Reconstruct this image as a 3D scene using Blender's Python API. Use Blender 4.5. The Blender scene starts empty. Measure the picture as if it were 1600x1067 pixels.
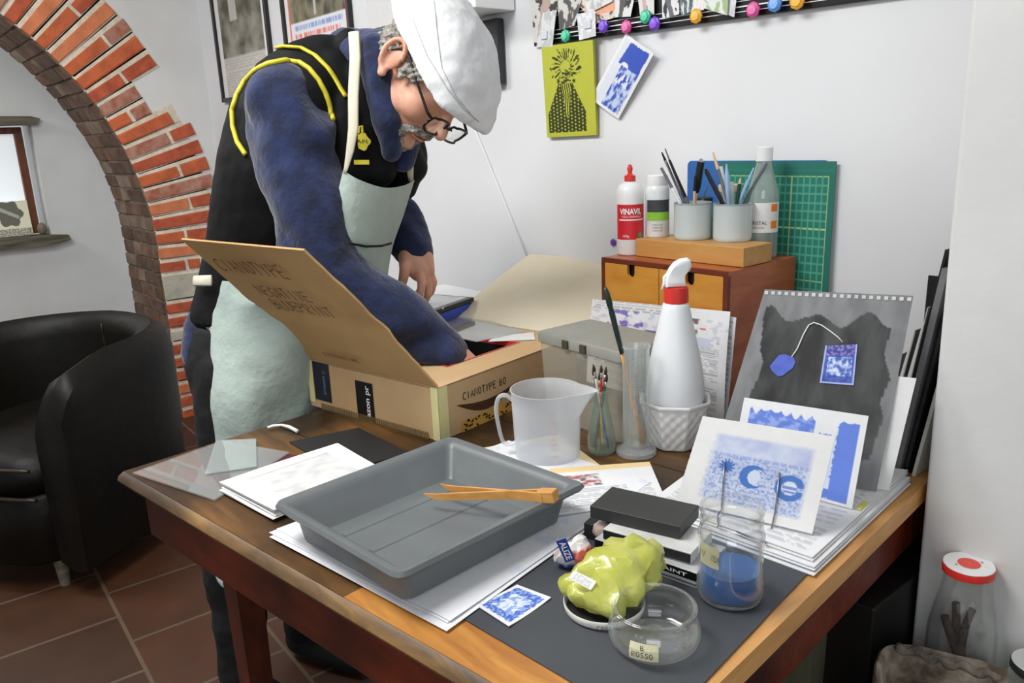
import bpy, bmesh, math, random
import numpy as np
from mathutils import Vector, Matrix, noise
from mathutils.bvhtree import BVHTree

# ------------------------------------------------------------------ camera, world, lights
SC = bpy.context.scene
COL = SC.collection
FPX = 1251.0
PITCH, ROLL, AW = math.radians(14.42), math.radians(-2.47), math.radians(-50.29)
_cp, _sp = math.cos(PITCH), math.sin(PITCH)
_c, _s = math.cos(ROLL), math.sin(ROLL)
_ca, _sa = math.cos(AW), math.sin(AW)
M = (np.array([[_c, -_s, 0], [_s, _c, 0], [0, 0, 1]]) @ np.array([[1, 0, 0], [0, -_sp, -_cp], [0, _cp, -_sp]])
     @ np.array([[_ca, -_sa, 0], [_sa, _ca, 0], [0, 0, 1]]))
CAM = np.array([0, 0, 1.39])
FLZ = -.09      # floor level in the building frame (everything is brought to true size at the end)
cam = bpy.data.cameras.new('camera')
co = bpy.data.objects.new('camera', cam)
COL.objects.link(co)
R3 = Matrix(((M[0][0], -M[1][0], -M[2][0]), (M[0][1], -M[1][1], -M[2][1]), (M[0][2], -M[1][2], -M[2][2])))
co.matrix_world = Matrix.Translation(Vector(CAM)) @ R3.to_4x4()
cam.sensor_width = 36.0
cam.lens = FPX / 1600 * 36
cam.clip_start = 0.02
SC.camera = co

SC.view_settings.view_transform = 'Standard'
SC.view_settings.look = 'None'
SC.view_settings.gamma = 1
SC.view_settings.use_curve_mapping = False
SC.view_settings.exposure = 0.22

w = bpy.data.worlds.new('world')
SC.world = w
w.use_nodes = True
w.node_tree.nodes['Background'].inputs[0].default_value = (0.93, 0.97, 1.0, 1)
w.node_tree.nodes['Background'].inputs[1].default_value = 0.42


def area(name, loc, size, power, target, color=(1, 1, 1), sy=None):
    l = bpy.data.lights.new(name, 'AREA')
    l.shape = 'RECTANGLE'
    l.size = size
    l.size_y = sy or size
    l.energy = power
    l.color = color
    o = bpy.data.objects.new(name, l)
    COL.objects.link(o)
    o.location = loc
    d = Vector(target) - Vector(loc)
    o.rotation_euler = d.to_track_quat('-Z', 'Y').to_euler()
    return o


area('ceiling_lamp_light', (-1.45, -0.05, 2.66), 1.1, 40, (-1.3, 0.6, 0), (1.0, 0.995, 0.98), 0.6)
area('ceiling_lamp_light', (-3.2, -0.1, 2.66), 0.9, 32, (-3.2, 0.6, 0), (1.0, 0.995, 0.98), 0.5)
area('side_room_fill', (-5.5, -0.5, 2.3), 0.5, 13, (-5.7, 0.4, 0.9), (1.0, 0.99, 0.97), 0.5)  # unseen fill light added to brighten the wall beyond the arch
area('rear_cool_light', (0.9, -1.2, 1.9), 1.5, 13, (-1.4, 1.2, 0.9), (0.93, 0.97, 1.0), 1.2)  # unseen cool area light shining from behind the camera

# ------------------------------------------------------------------ pixel helpers (1600x1067 frame)


def ray(px, py):
    return M.T @ np.array([(px - 800) / FPX, (py - 533.5) / FPX, 1])


def pz(px, py, z):
    d = ray(px, py)
    return CAM + d * (z - CAM[2]) / d[2]


def pY(px, py, Y):
    d = ray(px, py)
    return CAM + d * (Y - CAM[1]) / d[1]


def pX(px, py, X):
    d = ray(px, py)
    return CAM + d * (X - CAM[0]) / d[0]


def pd(px, py, D):
    return CAM + ray(px, py) * D


TZ = 0.77


def T(px, py, z=TZ):
    return pz(px, py, z)


def pj(p):
    q = M @ (np.array(p, float) - CAM)
    return 800 + FPX * q[0] / q[2], 533.5 + FPX * q[1] / q[2], q[2]


def zon(P, py):
    a = M @ (np.array([P[0], P[1], 0]) - CAM)
    u = M[:, 2]
    k = (py - 533.5) / FPX
    return (k * a[2] - a[1]) / (u[1] - k * u[2])


def onplane(px, py, P0, n):
    d = ray(px, py)
    return CAM + d * (((P0 - CAM) @ n) / (d @ n))


def V(*a):
    return np.array(a, float)


def nrm(v):
    v = np.array(v, float)
    return v / np.linalg.norm(v)


def frame(xd, zd, o=(0, 0, 0)):
    """4x4: local x ~ xd, local z = zd"""
    z = nrm(zd)
    x = np.array(xd, float)
    x = nrm(x - z * (x @ z))
    y = np.cross(z, x)
    return Matrix(((x[0], y[0], z[0], o[0]), (x[1], y[1], z[1], o[1]), (x[2], y[2], z[2], o[2]), (0, 0, 0, 1)))


# ------------------------------------------------------------------ materials

def hx(s):
    s = s.lstrip('#')
    r = []
    for i in (0, 2, 4):
        c = int(s[i:i + 2], 16) / 255
        r.append(c / 12.92 if c <= 0.04045 else ((c + 0.055) / 1.055) ** 2.4)
    return tuple(r)


def newmat(name):
    m = bpy.data.materials.new(name)
    m.use_nodes = True
    return m, m.node_tree, m.node_tree.nodes['Principled BSDF']


def nd(nt, typ, **kw):
    n = nt.nodes.new(typ)
    for k, v in kw.items():
        setattr(n, k, v)
    return n


def mat(name, col, rough=0.6, metal=0.0, var=0.12, scale=20.0, bump=0.0, bscale=None, detail=4, spec=0.5, stretch=None,
        col2=None, sheen=0.0, coat=0.0, sub=0.0):
    m, nt, b = newmat(name)
    c = hx(col) if isinstance(col, str) else col
    b.inputs['Roughness'].default_value = rough
    b.inputs['Metallic'].default_value = metal
    b.inputs['Specular IOR Level'].default_value = spec
    if sheen:
        b.inputs['Sheen Weight'].default_value = sheen
    if coat:
        b.inputs['Coat Weight'].default_value = coat
    if sub:
        b.inputs['Subsurface Weight'].default_value = sub
        b.inputs['Subsurface Radius'].default_value = (0.012, 0.005, 0.003)
        b.inputs['Subsurface Scale'].default_value = 1.0
    tc = nd(nt, 'ShaderNodeTexCoord')
    mp = nd(nt, 'ShaderNodeMapping')
    if stretch:
        mp.inputs['Scale'].default_value = stretch
    nt.links.new(tc.outputs['Object'], mp.inputs[0])
    no = nd(nt, 'ShaderNodeTexNoise')
    no.inputs['Scale'].default_value = scale
    no.inputs['Detail'].default_value = detail
    nt.links.new(mp.outputs[0], no.inputs['Vector'])
    rp = nd(nt, 'ShaderNodeValToRGB')
    c2 = (hx(col2) if isinstance(col2, str) else col2) if col2 else tuple(min(1, x * (1 + var)) for x in c)
    c1 = c if col2 else tuple(x * (1 - var) for x in c)
    rp.color_ramp.elements[0].position = 0.35
    rp.color_ramp.elements[1].position = 0.65
    rp.color_ramp.elements[0].color = (*c1, 1)
    rp.color_ramp.elements[1].color = (*c2, 1)
    nt.links.new(no.outputs['Fac'], rp.inputs[0])
    nt.links.new(rp.outputs[0], b.inputs['Base Color'])
    if bump:
        n2 = nd(nt, 'ShaderNodeTexNoise')
        n2.inputs['Scale'].default_value = bscale or scale * 3
        n2.inputs['Detail'].default_value = 6
        nt.links.new(mp.outputs[0], n2.inputs['Vector'])
        bp = nd(nt, 'ShaderNodeBump')
        bp.inputs['Strength'].default_value = bump
        bp.inputs['Distance'].default_value = 0.01
        nt.links.new(n2.outputs['Fac'], bp.inputs['Height'])
        nt.links.new(bp.outputs[0], b.inputs['Normal'])
    return m


def glass(name, tint=(0.95, 0.97, 0.96), body=0.06, refl=1.0, rough=0.02, milk=(0.9, 0.92, 0.92), edge=0.35):
    """thin clear sheet: see-through with fresnel reflections; walls look denser where seen edge-on"""
    m, nt, b = newmat(name)
    nt.nodes.remove(b)
    out = nt.nodes['Material Output']
    tr = nd(nt, 'ShaderNodeBsdfTransparent')
    tr.inputs[0].default_value = (*tint, 1)
    df = nd(nt, 'ShaderNodeBsdfDiffuse')
    df.inputs[0].default_value = (*milk, 1)
    gl = nd(nt, 'ShaderNodeBsdfGlossy')
    gl.inputs['Roughness'].default_value = rough
    lw = nd(nt, 'ShaderNodeLayerWeight')
    lw.inputs['Blend'].default_value = 0.5
    pw = nd(nt, 'ShaderNodeMath', operation='POWER')
    pw.inputs[1].default_value = 3.5
    nt.links.new(lw.outputs['Facing'], pw.inputs[0])
    ma = nd(nt, 'ShaderNodeMath', operation='MULTIPLY_ADD')
    ma.inputs[1].default_value = edge
    ma.inputs[2].default_value = body
    ma.use_clamp = True
    nt.links.new(pw.outputs[0], ma.inputs[0])
    mx = nd(nt, 'ShaderNodeMixShader')
    nt.links.new(ma.outputs[0], mx.inputs[0])
    nt.links.new(tr.outputs[0], mx.inputs[1])
    nt.links.new(df.outputs[0], mx.inputs[2])
    m2 = nd(nt, 'ShaderNodeMath', operation='MULTIPLY_ADD')
    m2.inputs[1].default_value = 0.6 * refl
    m2.inputs[2].default_value = 0.05 * refl
    m2.use_clamp = True
    nt.links.new(pw.outputs[0], m2.inputs[0])
    mx2 = nd(nt, 'ShaderNodeMixShader')
    nt.links.new(m2.outputs[0], mx2.inputs[0])
    nt.links.new(mx.outputs[0], mx2.inputs[1])
    nt.links.new(gl.outputs[0], mx2.inputs[2])
    nt.links.new(mx2.outputs[0], out.inputs[0])
    return m


def attr_mat(name, rough=0.7, bump=0.0, spec=0.4):
    m, nt, b = newmat(name)
    a = nd(nt, 'ShaderNodeVertexColor')
    a.layer_name = 'ink'
    no = nd(nt, 'ShaderNodeTexNoise')
    no.inputs['Scale'].default_value = 60
    mr = nd(nt, 'ShaderNodeMapRange')
    mr.inputs['To Min'].default_value = 0.93
    mr.inputs['To Max'].default_value = 1.03
    tc = nd(nt, 'ShaderNodeTexCoord')
    nt.links.new(tc.outputs['Object'], no.inputs['Vector'])
    nt.links.new(no.outputs['Fac'], mr.inputs['Value'])
    mx = nd(nt, 'ShaderNodeMix', data_type='RGBA', blend_type='MULTIPLY')
    mx.inputs[0].default_value = 1
    nt.links.new(a.outputs[0], mx.inputs[6])
    nt.links.new(mr.outputs[0], mx.inputs[7])
    nt.links.new(mx.outputs[2], b.inputs['Base Color'])
    b.inputs['Roughness'].default_value = rough
    b.inputs['Specular IOR Level'].default_value = spec
    return m


def wood(name, c1, c2, rough=0.45, scale=(2, 30, 30), spec=0.5, c3=None, coat=0.0, rings=3.0):
    m, nt, b = newmat(name)
    tc = nd(nt, 'ShaderNodeTexCoord')
    mp = nd(nt, 'ShaderNodeMapping')
    mp.inputs['Scale'].default_value = scale
    nt.links.new(tc.outputs['Object'], mp.inputs[0])
    no = nd(nt, 'ShaderNodeTexNoise')
    no.inputs['Scale'].default_value = rings
    no.inputs['Detail'].default_value = 8
    no.inputs['Distortion'].default_value = 0.6
    nt.links.new(mp.outputs[0], no.inputs['Vector'])
    rp = nd(nt, 'ShaderNodeValToRGB')
    rp.color_ramp.elements[0].position = 0.3
    rp.color_ramp.elements[1].position = 0.7
    rp.color_ramp.elements[0].color = (*hx(c1), 1)
    rp.color_ramp.elements[1].color = (*hx(c2), 1)
    nt.links.new(no.outputs['Fac'], rp.inputs[0])
    last = rp.outputs[0]
    if c3:
        n3 = nd(nt, 'ShaderNodeTexNoise')
        n3.inputs['Scale'].default_value = 3.2
        n3.inputs['Detail'].default_value = 5
        nt.links.new(tc.outputs['Object'], n3.inputs['Vector'])
        r3 = nd(nt, 'ShaderNodeValToRGB')
        r3.color_ramp.elements[0].position = 0.42
        r3.color_ramp.elements[1].position = 0.62
        nt.links.new(n3.outputs['Fac'], r3.inputs[0])
        mx = nd(nt, 'ShaderNodeMix', data_type='RGBA')
        nt.links.new(r3.outputs[0], mx.inputs[0])
        nt.links.new(last, mx.inputs[6])
        mx.inputs[7].default_value = (*hx(c3), 1)
        last = mx.outputs[2]
    nt.links.new(last, b.inputs['Base Color'])
    b.inputs['Roughness'].default_value = rough
    b.inputs['Specular IOR Level'].default_value = spec
    b.inputs['Coat Weight'].default_value = coat
    bp = nd(nt, 'ShaderNodeBump')
    bp.inputs['Strength'].default_value = 0.25
    bp.inputs['Distance'].default_value = 0.004
    nt.links.new(no.outputs['Fac'], bp.inputs['Height'])
    nt.links.new(bp.outputs[0], b.inputs['Normal'])
    return m


# ------------------------------------------------------------------ mesh builder

class MB:
    def __init__(self):
        self.v, self.f, self.mi, self.col, self.cur, self.ccur = [], [], [], [], 0, (1, 1, 1)

    def add(self, vs, fs, mi=None, cols=None):
        o = len(self.v)
        self.v += [tuple(float(c) for c in v) for v in vs]
        self.f += [tuple(i + o for i in f) for f in fs]
        self.mi += [self.cur if mi is None else mi] * len(fs)
        self.col += cols if cols is not None else [self.ccur] * len(vs)
        return self

    def box(self, c, s, F=None, bev=0.0, mi=None):
        h = [x / 2 for x in s]
        if bev <= 0:
            vs = [Vector((c[0] + sx * h[0], c[1] + sy * h[1], c[2] + sz * h[2])) for sx in (-1, 1) for sy in (-1, 1) for sz in (-1, 1)]
            fs = [(0, 1, 3, 2), (4, 6, 7, 5), (0, 4, 5, 1), (2, 3, 7, 6), (0, 2, 6, 4), (1, 5, 7, 3)]
        else:
            bm = bmesh.new()
            bmesh.ops.create_cube(bm, size=1)
            for v in bm.verts:
                v.co = Vector((c[0] + v.co.x * s[0], c[1] + v.co.y * s[1], c[2] + v.co.z * s[2]))
            bmesh.ops.bevel(bm, geom=bm.edges[:], offset=min(bev, min(s) * 0.45), segments=3, profile=0.5, affect='EDGES')
            bm.verts.index_update()
            vs = [v.co.copy() for v in bm.verts]
            fs = [tuple(v.index for v in f.verts) for f in bm.faces]
            bm.free()
        if F:
            vs = [F @ v for v in vs]
        return self.add(vs, fs, mi)

    def prism(self, poly, z0, z1, F=None, mi=None):
        n = len(poly)
        vs = [Vector((p[0], p[1], z0)) for p in poly] + [Vector((p[0], p[1], z1)) for p in poly]
        if F:
            vs = [F @ v for v in vs]
        fs = [tuple(range(n))[::-1], tuple(range(n, 2 * n))] + [(i, (i + 1) % n, n + (i + 1) % n, n + i) for i in range(n)]
        return self.add(vs, fs, mi)

    def loft(self, rings, caps=(True, True), closed=True, mi=None):
        n = len(rings[0])
        vs = [p for r in rings for p in r]
        fs = []
        for k in range(len(rings) - 1):
            for i in range(n if closed else n - 1):
                j = (i + 1) % n
                fs.append((k * n + i, k * n + j, (k + 1) * n + j, (k + 1) * n + i))
        if caps[0]:
            fs.append(tuple(range(n))[::-1])
        if caps[1]:
            fs.append(tuple(range((len(rings) - 1) * n, len(rings) * n)))
        return self.add(vs, fs, mi)

    def lathe(self, prof, F=None, seg=40, mi=None, caps=(False, False), fn=None):
        rings = []
        for r, z in prof:
            ring = []
            for i in range(seg):
                a = 2 * math.pi * i / seg
                rr = r * (fn(a, z) if fn else 1)
                p = Vector((rr * math.cos(a), rr * math.sin(a), z))
                ring.append(F @ p if F else p)
            rings.append(ring)
        return self.loft(rings, caps, True, mi)

    def tube(self, pts, r, seg=10, mi=None, flat=1.0, up=None):
        pts = [Vector(p) for p in pts]
        rs = r if isinstance(r, (list, tuple)) else [r] * len(pts)
        rings = []
        u = None
        for i, p in enumerate(pts):
            t = (pts[min(i + 1, len(pts) - 1)] - pts[max(i - 1, 0)]).normalized()
            if u is None:
                u = Vector(up) if up is not None else (Vector((0, 0, 1)) if abs(t.z) < 0.9 else Vector((1, 0, 0)))
            u = (u - t * u.dot(t)).normalized()
            b = t.cross(u)
            rings.append([p + (b * math.cos(2 * math.pi * k / seg) + u * (flat * math.sin(2 * math.pi * k / seg))) * rs[i] for k in range(seg)])
        return self.loft(rings, (True, True), True, mi)

    def capsule(self, p1, r1, p2, r2, seg=20):
        p1, p2 = Vector(p1), Vector(p2)
        t = (p2 - p1)
        L = max(t.length, 1e-5)
        t = t / L if L > 1e-4 else Vector((0, 0, 1))
        pts, rs = [], []
        for k in range(5):
            a = math.pi / 2 * (1 - k / 5)
            pts.append(p1 - t * (r1 * math.sin(a)))
            rs.append(max(r1 * math.cos(a), 1e-4))
        pts.append(p1)
        rs.append(r1)
        pts.append(p2)
        rs.append(r2)
        for k in range(1, 6):
            a = math.pi / 2 * k / 5
            pts.append(p2 + t * (r2 * math.sin(a)))
            rs.append(max(r2 * math.cos(a), 1e-4))
        u = Vector((0, 0, 1)) if abs(t.z) < 0.9 else Vector((1, 0, 0))
        u = (u - t * u.dot(t)).normalized()
        b = t.cross(u)
        rings = [[p + (b * math.cos(2 * math.pi * j / seg) + u * math.sin(2 * math.pi * j / seg)) * q for j in range(seg)] for p, q in zip(pts, rs)]
        return self.loft(rings)

    def chain(self, pts, rs, seg=20):
        for a, b, ra, rb in zip(pts[:-1], pts[1:], rs[:-1], rs[1:]):
            self.capsule(a, ra, b, rb, seg)
        return self

    def ell(self, c, r, F=None, seg=24, rings=14):
        rr = []
        for k in range(rings + 1):
            th = math.pi * k / rings
            s, q = max(math.sin(th), 1e-3), math.cos(th)
            ring = []
            for i in range(seg):
                a = 2 * math.pi * i / seg
                p = Vector((c[0] + r[0] * s * math.cos(a), c[1] + r[1] * s * math.sin(a), c[2] - r[2] * q))
                ring.append(F @ p if F else p)
            rr.append(ring)
        return self.loft(rr)

    def build(self, name, m, parent=None, smooth=False, label=None, org=None, auto=None):
        me = bpy.data.meshes.new(name)
        o = bpy.data.objects.new(name, me)
        COL.objects.link(o)
        base = Vector((0, 0, 0))
        if parent is not None:
            o.parent = parent
            q = parent
            while q is not None:
                base += q.location
                q = q.parent
        elif org is None:
            a = np.array(self.v)
            base = Vector(((a[:, 0].min() + a[:, 0].max()) / 2, (a[:, 1].min() + a[:, 1].max()) / 2, a[:, 2].min()))
            o.location = base
        me.from_pydata([Vector(v) - base for v in self.v], [], self.f)
        ms = m if isinstance(m, (list, tuple)) else [m]
        for x in ms:
            me.materials.append(x)
        if len(ms) > 1:
            me.polygons.foreach_set('material_index', self.mi)
        ca = me.color_attributes.new('ink', 'FLOAT_COLOR', 'POINT')
        ca.data.foreach_set('color', [x for c in self.col for x in (*c[:3], 1.0)])
        bm = bmesh.new()
        bm.from_mesh(me)
        bmesh.ops.recalc_face_normals(bm, faces=bm.faces)
        bm.to_mesh(me)
        bm.free()
        if smooth:
            me.polygons.foreach_set('use_smooth', [True] * len(me.polygons))
            if smooth is not True:
                me.set_sharp_from_angle(angle=math.radians(smooth))
        if label:
            o['label'] = label
        return o


def tag(o, label, cat, group=None):
    o['label'] = label
    o['category'] = cat
    if group:
        o['group'] = group
    return o


def thing(name, loc, label, cat, group=None):
    o = bpy.data.objects.new(name, None)
    o.empty_display_size = 0.05
    COL.objects.link(o)
    o.location = Vector([float(x) for x in loc])
    return tag(o, label, cat, group)


def struct(o):
    o['kind'] = 'structure'
    return o


def remeshed(mb, voxel, smooth=4, noise_fn=None):
    """fuse the builder's overlapping shapes into one continuous skin"""
    me = bpy.data.meshes.new('tmp')
    me.from_pydata([Vector(v) for v in mb.v], [], mb.f)
    o = bpy.data.objects.new('tmp', me)
    COL.objects.link(o)
    r = o.modifiers.new('r', 'REMESH')
    r.mode = 'VOXEL'
    r.voxel_size = voxel
    s = o.modifiers.new('s', 'SMOOTH')
    s.factor = 0.5
    s.iterations = smooth
    dg = bpy.context.evaluated_depsgraph_get()
    dg.update()
    ev = o.evaluated_get(dg)
    m2 = bpy.data.meshes.new_from_object(ev)
    out = MB()
    n = len(m2.vertices)
    cs = np.zeros(n * 3)
    m2.vertices.foreach_get('co', cs)
    ns = np.zeros(n * 3)
    m2.vertices.foreach_get('normal', ns)
    cs = cs.reshape(-1, 3)
    ns = ns.reshape(-1, 3)
    if noise_fn:
        for i in range(n):
            cs[i] += ns[i] * noise_fn(cs[i])
    out.add(cs, [tuple(p.vertices) for p in m2.polygons])
    out.normals = ns
    bpy.data.objects.remove(o)
    return out


def faceted(rm, ratio):
    """collapse a skin to a few hundred flat facets, like stiff crumpled film"""
    me = bpy.data.meshes.new('tmp')
    me.from_pydata([Vector(v) for v in rm.v], [], rm.f)
    o = bpy.data.objects.new('tmp', me)
    COL.objects.link(o)
    d = o.modifiers.new('d', 'DECIMATE')
    d.ratio = ratio
    dg = bpy.context.evaluated_depsgraph_get()
    dg.update()
    m2 = bpy.data.meshes.new_from_object(o.evaluated_get(dg))
    out = MB()
    out.add([tuple(v.co) for v in m2.vertices], [tuple(p.vertices) for p in m2.polygons])
    bpy.data.objects.remove(o)
    return out


def spline(P, t):
    n = len(P) - 1
    x = min(max(t, 0), .9999) * n
    i = int(x)
    f = x - i
    p = [np.array(P[max(min(j, n), 0)], float) for j in (i - 1, i, i + 1, i + 2)]
    return .5 * (2 * p[1] + (p[2] - p[0]) * f + (2 * p[0] - 5 * p[1] + 4 * p[2] - p[3]) * f * f + (3 * p[1] - p[0] - 3 * p[2] + p[3]) * f ** 3)


def grid(mb, fnp, nx, ny, colfn=None, mi=None, two=0.0, nrmv=None):
    """patch fnp(u,v)->point, colour colfn(u,v); 'two' gives it a thickness along -nrmv"""
    vs, cs = [], []
    for j in range(ny + 1):
        for i in range(nx + 1):
            u, v = i / nx, j / ny
            vs.append(fnp(u, v))
            cs.append(colfn(u, v) if colfn else mb.ccur)
    W = nx + 1
    fs = [(j * W + i, j * W + i + 1, (j + 1) * W + i + 1, (j + 1) * W + i) for j in range(ny) for i in range(nx)]
    if two:
        n = len(vs)
        nv = np.array(nrmv) * two
        border = [i for i in range(W)] + [j * W + nx for j in range(1, ny + 1)] + [ny * W + i for i in range(nx - 1, -1, -1)] + [j * W for j in range(ny - 1, 0, -1)]
        vs += [np.array(v) - nv for v in vs[:n]]
        cs += [mb.ccur] * n
        k = len(border)
        fs += [tuple(x + n for x in f[::-1]) for f in fs[:nx * ny]]
        # side walls use their own vertices so the ink stays on the face
        o2 = len(vs)
        vs += [vs[b] for b in border] + [vs[b + n] for b in border]
        cs += [mb.ccur] * (2 * k)
        fs += [(o2 + i, o2 + (i + 1) % k, o2 + k + (i + 1) % k, o2 + k + i) for i in range(k)]
    mb.add(vs, fs, mi, cs)
    return mb


def card(TL, TR, BR, BL, th, colfn=None, nx=1, ny=1, edge=(0.85, 0.85, 0.85), curl=None, mb=None, jag=0.0):
    """rectangular sheet, u right, v down"""
    TL, TR, BR, BL = [np.array(a, float) for a in (TL, TR, BR, BL)]
    n = nrm(np.cross(BL - TL, TR - TL))
    mb = mb or MB()
    mb.ccur = edge

    def f(u, v):
        p = (TL * (1 - u) + TR * u) * (1 - v) + (BL * (1 - u) + BR * u) * v
        if curl:
            p = p + n * curl(u, v)
        if jag and (u in (0, 1) or v in (0, 1)):
            p = p + (TR - TL) * (random.uniform(-jag, jag)) + (BL - TL) * random.uniform(-jag, jag)
        return p
    return grid(mb, f, nx, ny, colfn, two=th, nrmv=n)


# ------------------------------------------------------------------ ink functions & lettering

def lerp(a, b, t):
    t = min(1, max(0, t))
    return tuple(x * (1 - t) + y * t for x, y in zip(a, b))


def N(u, v, s=1.0, seed=0.0):
    return noise.fractal(Vector((u * s, v * s, seed)), 1.0, 2.0, 4)


def step(x, e, wd=0.02):
    return min(1, max(0, (x - e) / wd + 0.5))


GL = {  # small stroke alphabet on a 1 x 1.4 body
    'A': [[(0, 0), (.5, 1.4), (1, 0)], [(.2, .5), (.8, .5)]], 'B': [[(0, 0), (0, 1.4), (.8, 1.2), (.7, .85), (0, .75), (.9, .55), (.9, .15), (0, 0)]],
    'C': [[(1, 1.2), (.6, 1.4), (.1, 1.1), (0, .6), (.2, .1), (.6, 0), (1, .2)]], 'D': [[(0, 0), (0, 1.4), (.7, 1.2), (1, .7), (.7, .15), (0, 0)]],
    'E': [[(1, 1.4), (0, 1.4), (0, 0), (1, 0)], [(0, .75), (.8, .75)]], 'I': [[(.5, 0), (.5, 1.4)]], 'L': [[(0, 1.4), (0, 0), (.9, 0)]],
    'M': [[(0, 0), (.1, 1.4), (.5, .6), (.9, 1.4), (1, 0)]], 'N': [[(0, 0), (0, 1.4), (1, 0), (1, 1.4)]],
    'O': [[(.5, 0), (.05, .3), (.05, 1.1), (.5, 1.4), (.95, 1.1), (.95, .3), (.5, 0)]], 'P': [[(0, 0), (0, 1.4), (.9, 1.3), (.9, .85), (0, .7)]],
    'R': [[(0, 0), (0, 1.4), (.9, 1.3), (.85, .85), (0, .7), (.9, 0)]], 'S': [[(.95, 1.2), (.5, 1.4), (.1, 1.1), (.3, .8), (.8, .6), (.9, .25), (.5, 0), (0, .2)]],
    'T': [[(0, 1.4), (1, 1.4)], [(.5, 1.4), (.5, 0)]], 'U': [[(0, 1.4), (.05, .2), (.5, 0), (.95, .2), (1, 1.4)]], 'V': [[(0, 1.4), (.5, 0), (1, 1.4)]],
    'Y': [[(0, 1.4), (.5, .7), (1, 1.4)], [(.5, .7), (.4, 0)]], 'G': [[(1, 1.2), (.5, 1.4), (0, .9), (.1, .2), (.6, 0), (1, .3), (1, .6), (.6, .6)]],
    'Z': [[(0, 1.4), (1, 1.4), (0, 0), (1, 0)]], 'J': [[(.8, 1.4), (.8, .3), (.4, 0), (0, .3)]], 'H': [[(0, 0), (0, 1.4)], [(1, 0), (1, 1.4)], [(0, .7), (1, .7)]],
    '?': [[(0, 1.1), (.4, 1.4), (.9, 1.1), (.4, .6), (.4, .35)], [(.4, .08), (.4, 0)]], '-': [[(0, .7), (1, .7)]], '.': [[(.4, 0), (.5, .1)]],
    '0': [[(.5, 0), (.05, .3), (.05, 1.1), (.5, 1.4), (.95, 1.1), (.95, .3), (.5, 0)]], '1': [[(.2, 1.1), (.5, 1.4), (.5, 0)]],
}


def strokes(mb, txt, o, xd, yd, h, wd, jit=0.06, seed=1):
    rnd = random.Random(seed)
    o, xd, yd = np.array(o, float), nrm(xd), nrm(yd)
    n = np.cross(xd, yd)
    k = h / 1.4
    x = 0.0
    for ch in txt:
        if ch != ' ':
            for pl in GL.get(ch, []):
                pts = [o + xd * (x + (a + rnd.uniform(-jit, jit)) * k * 0.75) + yd * ((b + rnd.uniform(-jit, jit)) * k) for a, b in pl]
                mb.tube(pts, wd, seg=6, flat=0.25, up=n)
        x += k * 1.08
    return x


def text2d(s, size=1.0, bold=0.0):
    cu = bpy.data.curves.new('t', 'FONT')
    cu.body = s
    cu.size = size
    cu.offset = bold
    cu.resolution_u = 3
    o = bpy.data.objects.new('t', cu)
    COL.objects.link(o)
    dg = bpy.context.evaluated_depsgraph_get()
    dg.update()
    me = bpy.data.meshes.new_from_object(o.evaluated_get(dg))
    vs = [v.co.copy() for v in me.vertices]
    fs = [tuple(p.vertices) for p in me.polygons]
    bpy.data.objects.remove(o)
    w_ = max(v.x for v in vs)
    return vs, fs, w_


def text_flat(mb, s, F, width, lift=0.0003, bold=0.0, cond=1.0, height=None):
    """F: local x=reading dir, local y=up, local z=outward; scaled to the given width"""
    vs, fs, w_ = text2d(s, 1.0, bold)
    k = width / w_
    ky = (height / 0.73) if height else k * cond
    mb.add([F @ Vector((v.x * k, v.y * ky, lift)) for v in vs], fs)


def text_wrap(mb, s, c, r, z, a0, width, height, bold=0.0):
    """lettering round an upright cylinder at centre c, radius r, centred at angle a0"""
    vs, fs, w_ = text2d(s, 1.0, bold)
    k = width / w_
    ky = height / 0.73
    out = []
    for v in vs:
        a = a0 + (v.x * k - width / 2) / r
        out.append((c[0] + r * math.cos(a), c[1] + r * math.sin(a), z + v.y * ky))
    mb.add(out, fs)


def facing(P):
    """angle (about z) from point P towards the camera"""
    return math.atan2(CAM[1] - P[1], CAM[0] - P[0])

# ------------------------------------------------------------------ the room
WY = 1.70          # back wall
AX, AX2 = -4.55, -5.15   # arch wall faces
FX = -5.9          # wall beyond the arch
CY, CX = 1.345, -0.525   # pillar front face and its free edge
CEIL = 2.72
m_plaster = mat('plaster_white', '#dfe0e2', rough=0.85, var=0.02, scale=3, bump=0.12, bscale=14)
m_plaster2 = mat('plaster_old', '#dadad8', rough=0.9, var=0.04, scale=4, bump=0.35, bscale=9)
m_mortar = mat('mortar', '#ded4c0', rough=0.95, var=0.12, scale=25, bump=0.6)
m_stone = mat('pale_stone', '#b9b3a3', rough=0.9, var=0.15, scale=14, bump=0.4)
bricks = [mat('brick_a', '#c0623c', rough=0.9, var=0.16, scale=16, bump=0.5),
          mat('brick_b', '#b5573a', rough=0.9, var=0.2, scale=18, bump=0.5),
          mat('brick_c', '#cc7a52', rough=0.9, var=0.16, scale=14, bump=0.5),
          mat('brick_d', '#9f5b45', rough=0.9, var=0.25, scale=20, bump=0.5, col2='#b78a78'),
          mat('brick_grey', '#85796a', rough=0.9, var=0.2, scale=20, bump=0.5),
          m_stone]
soff = [mat('shaded_soffit_brick_a', '#6d5140', rough=0.95, var=0.3, scale=12, bump=0.7),
        mat('shaded_soffit_brick_b', '#5b4537', rough=0.95, var=0.3, scale=14, bump=0.7),
        mat('shaded_soffit_brick_c', '#7c6a58', rough=0.95, var=0.3, scale=10, bump=0.7)]  # soffit browns are darkened to carry the shade under the arch


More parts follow.
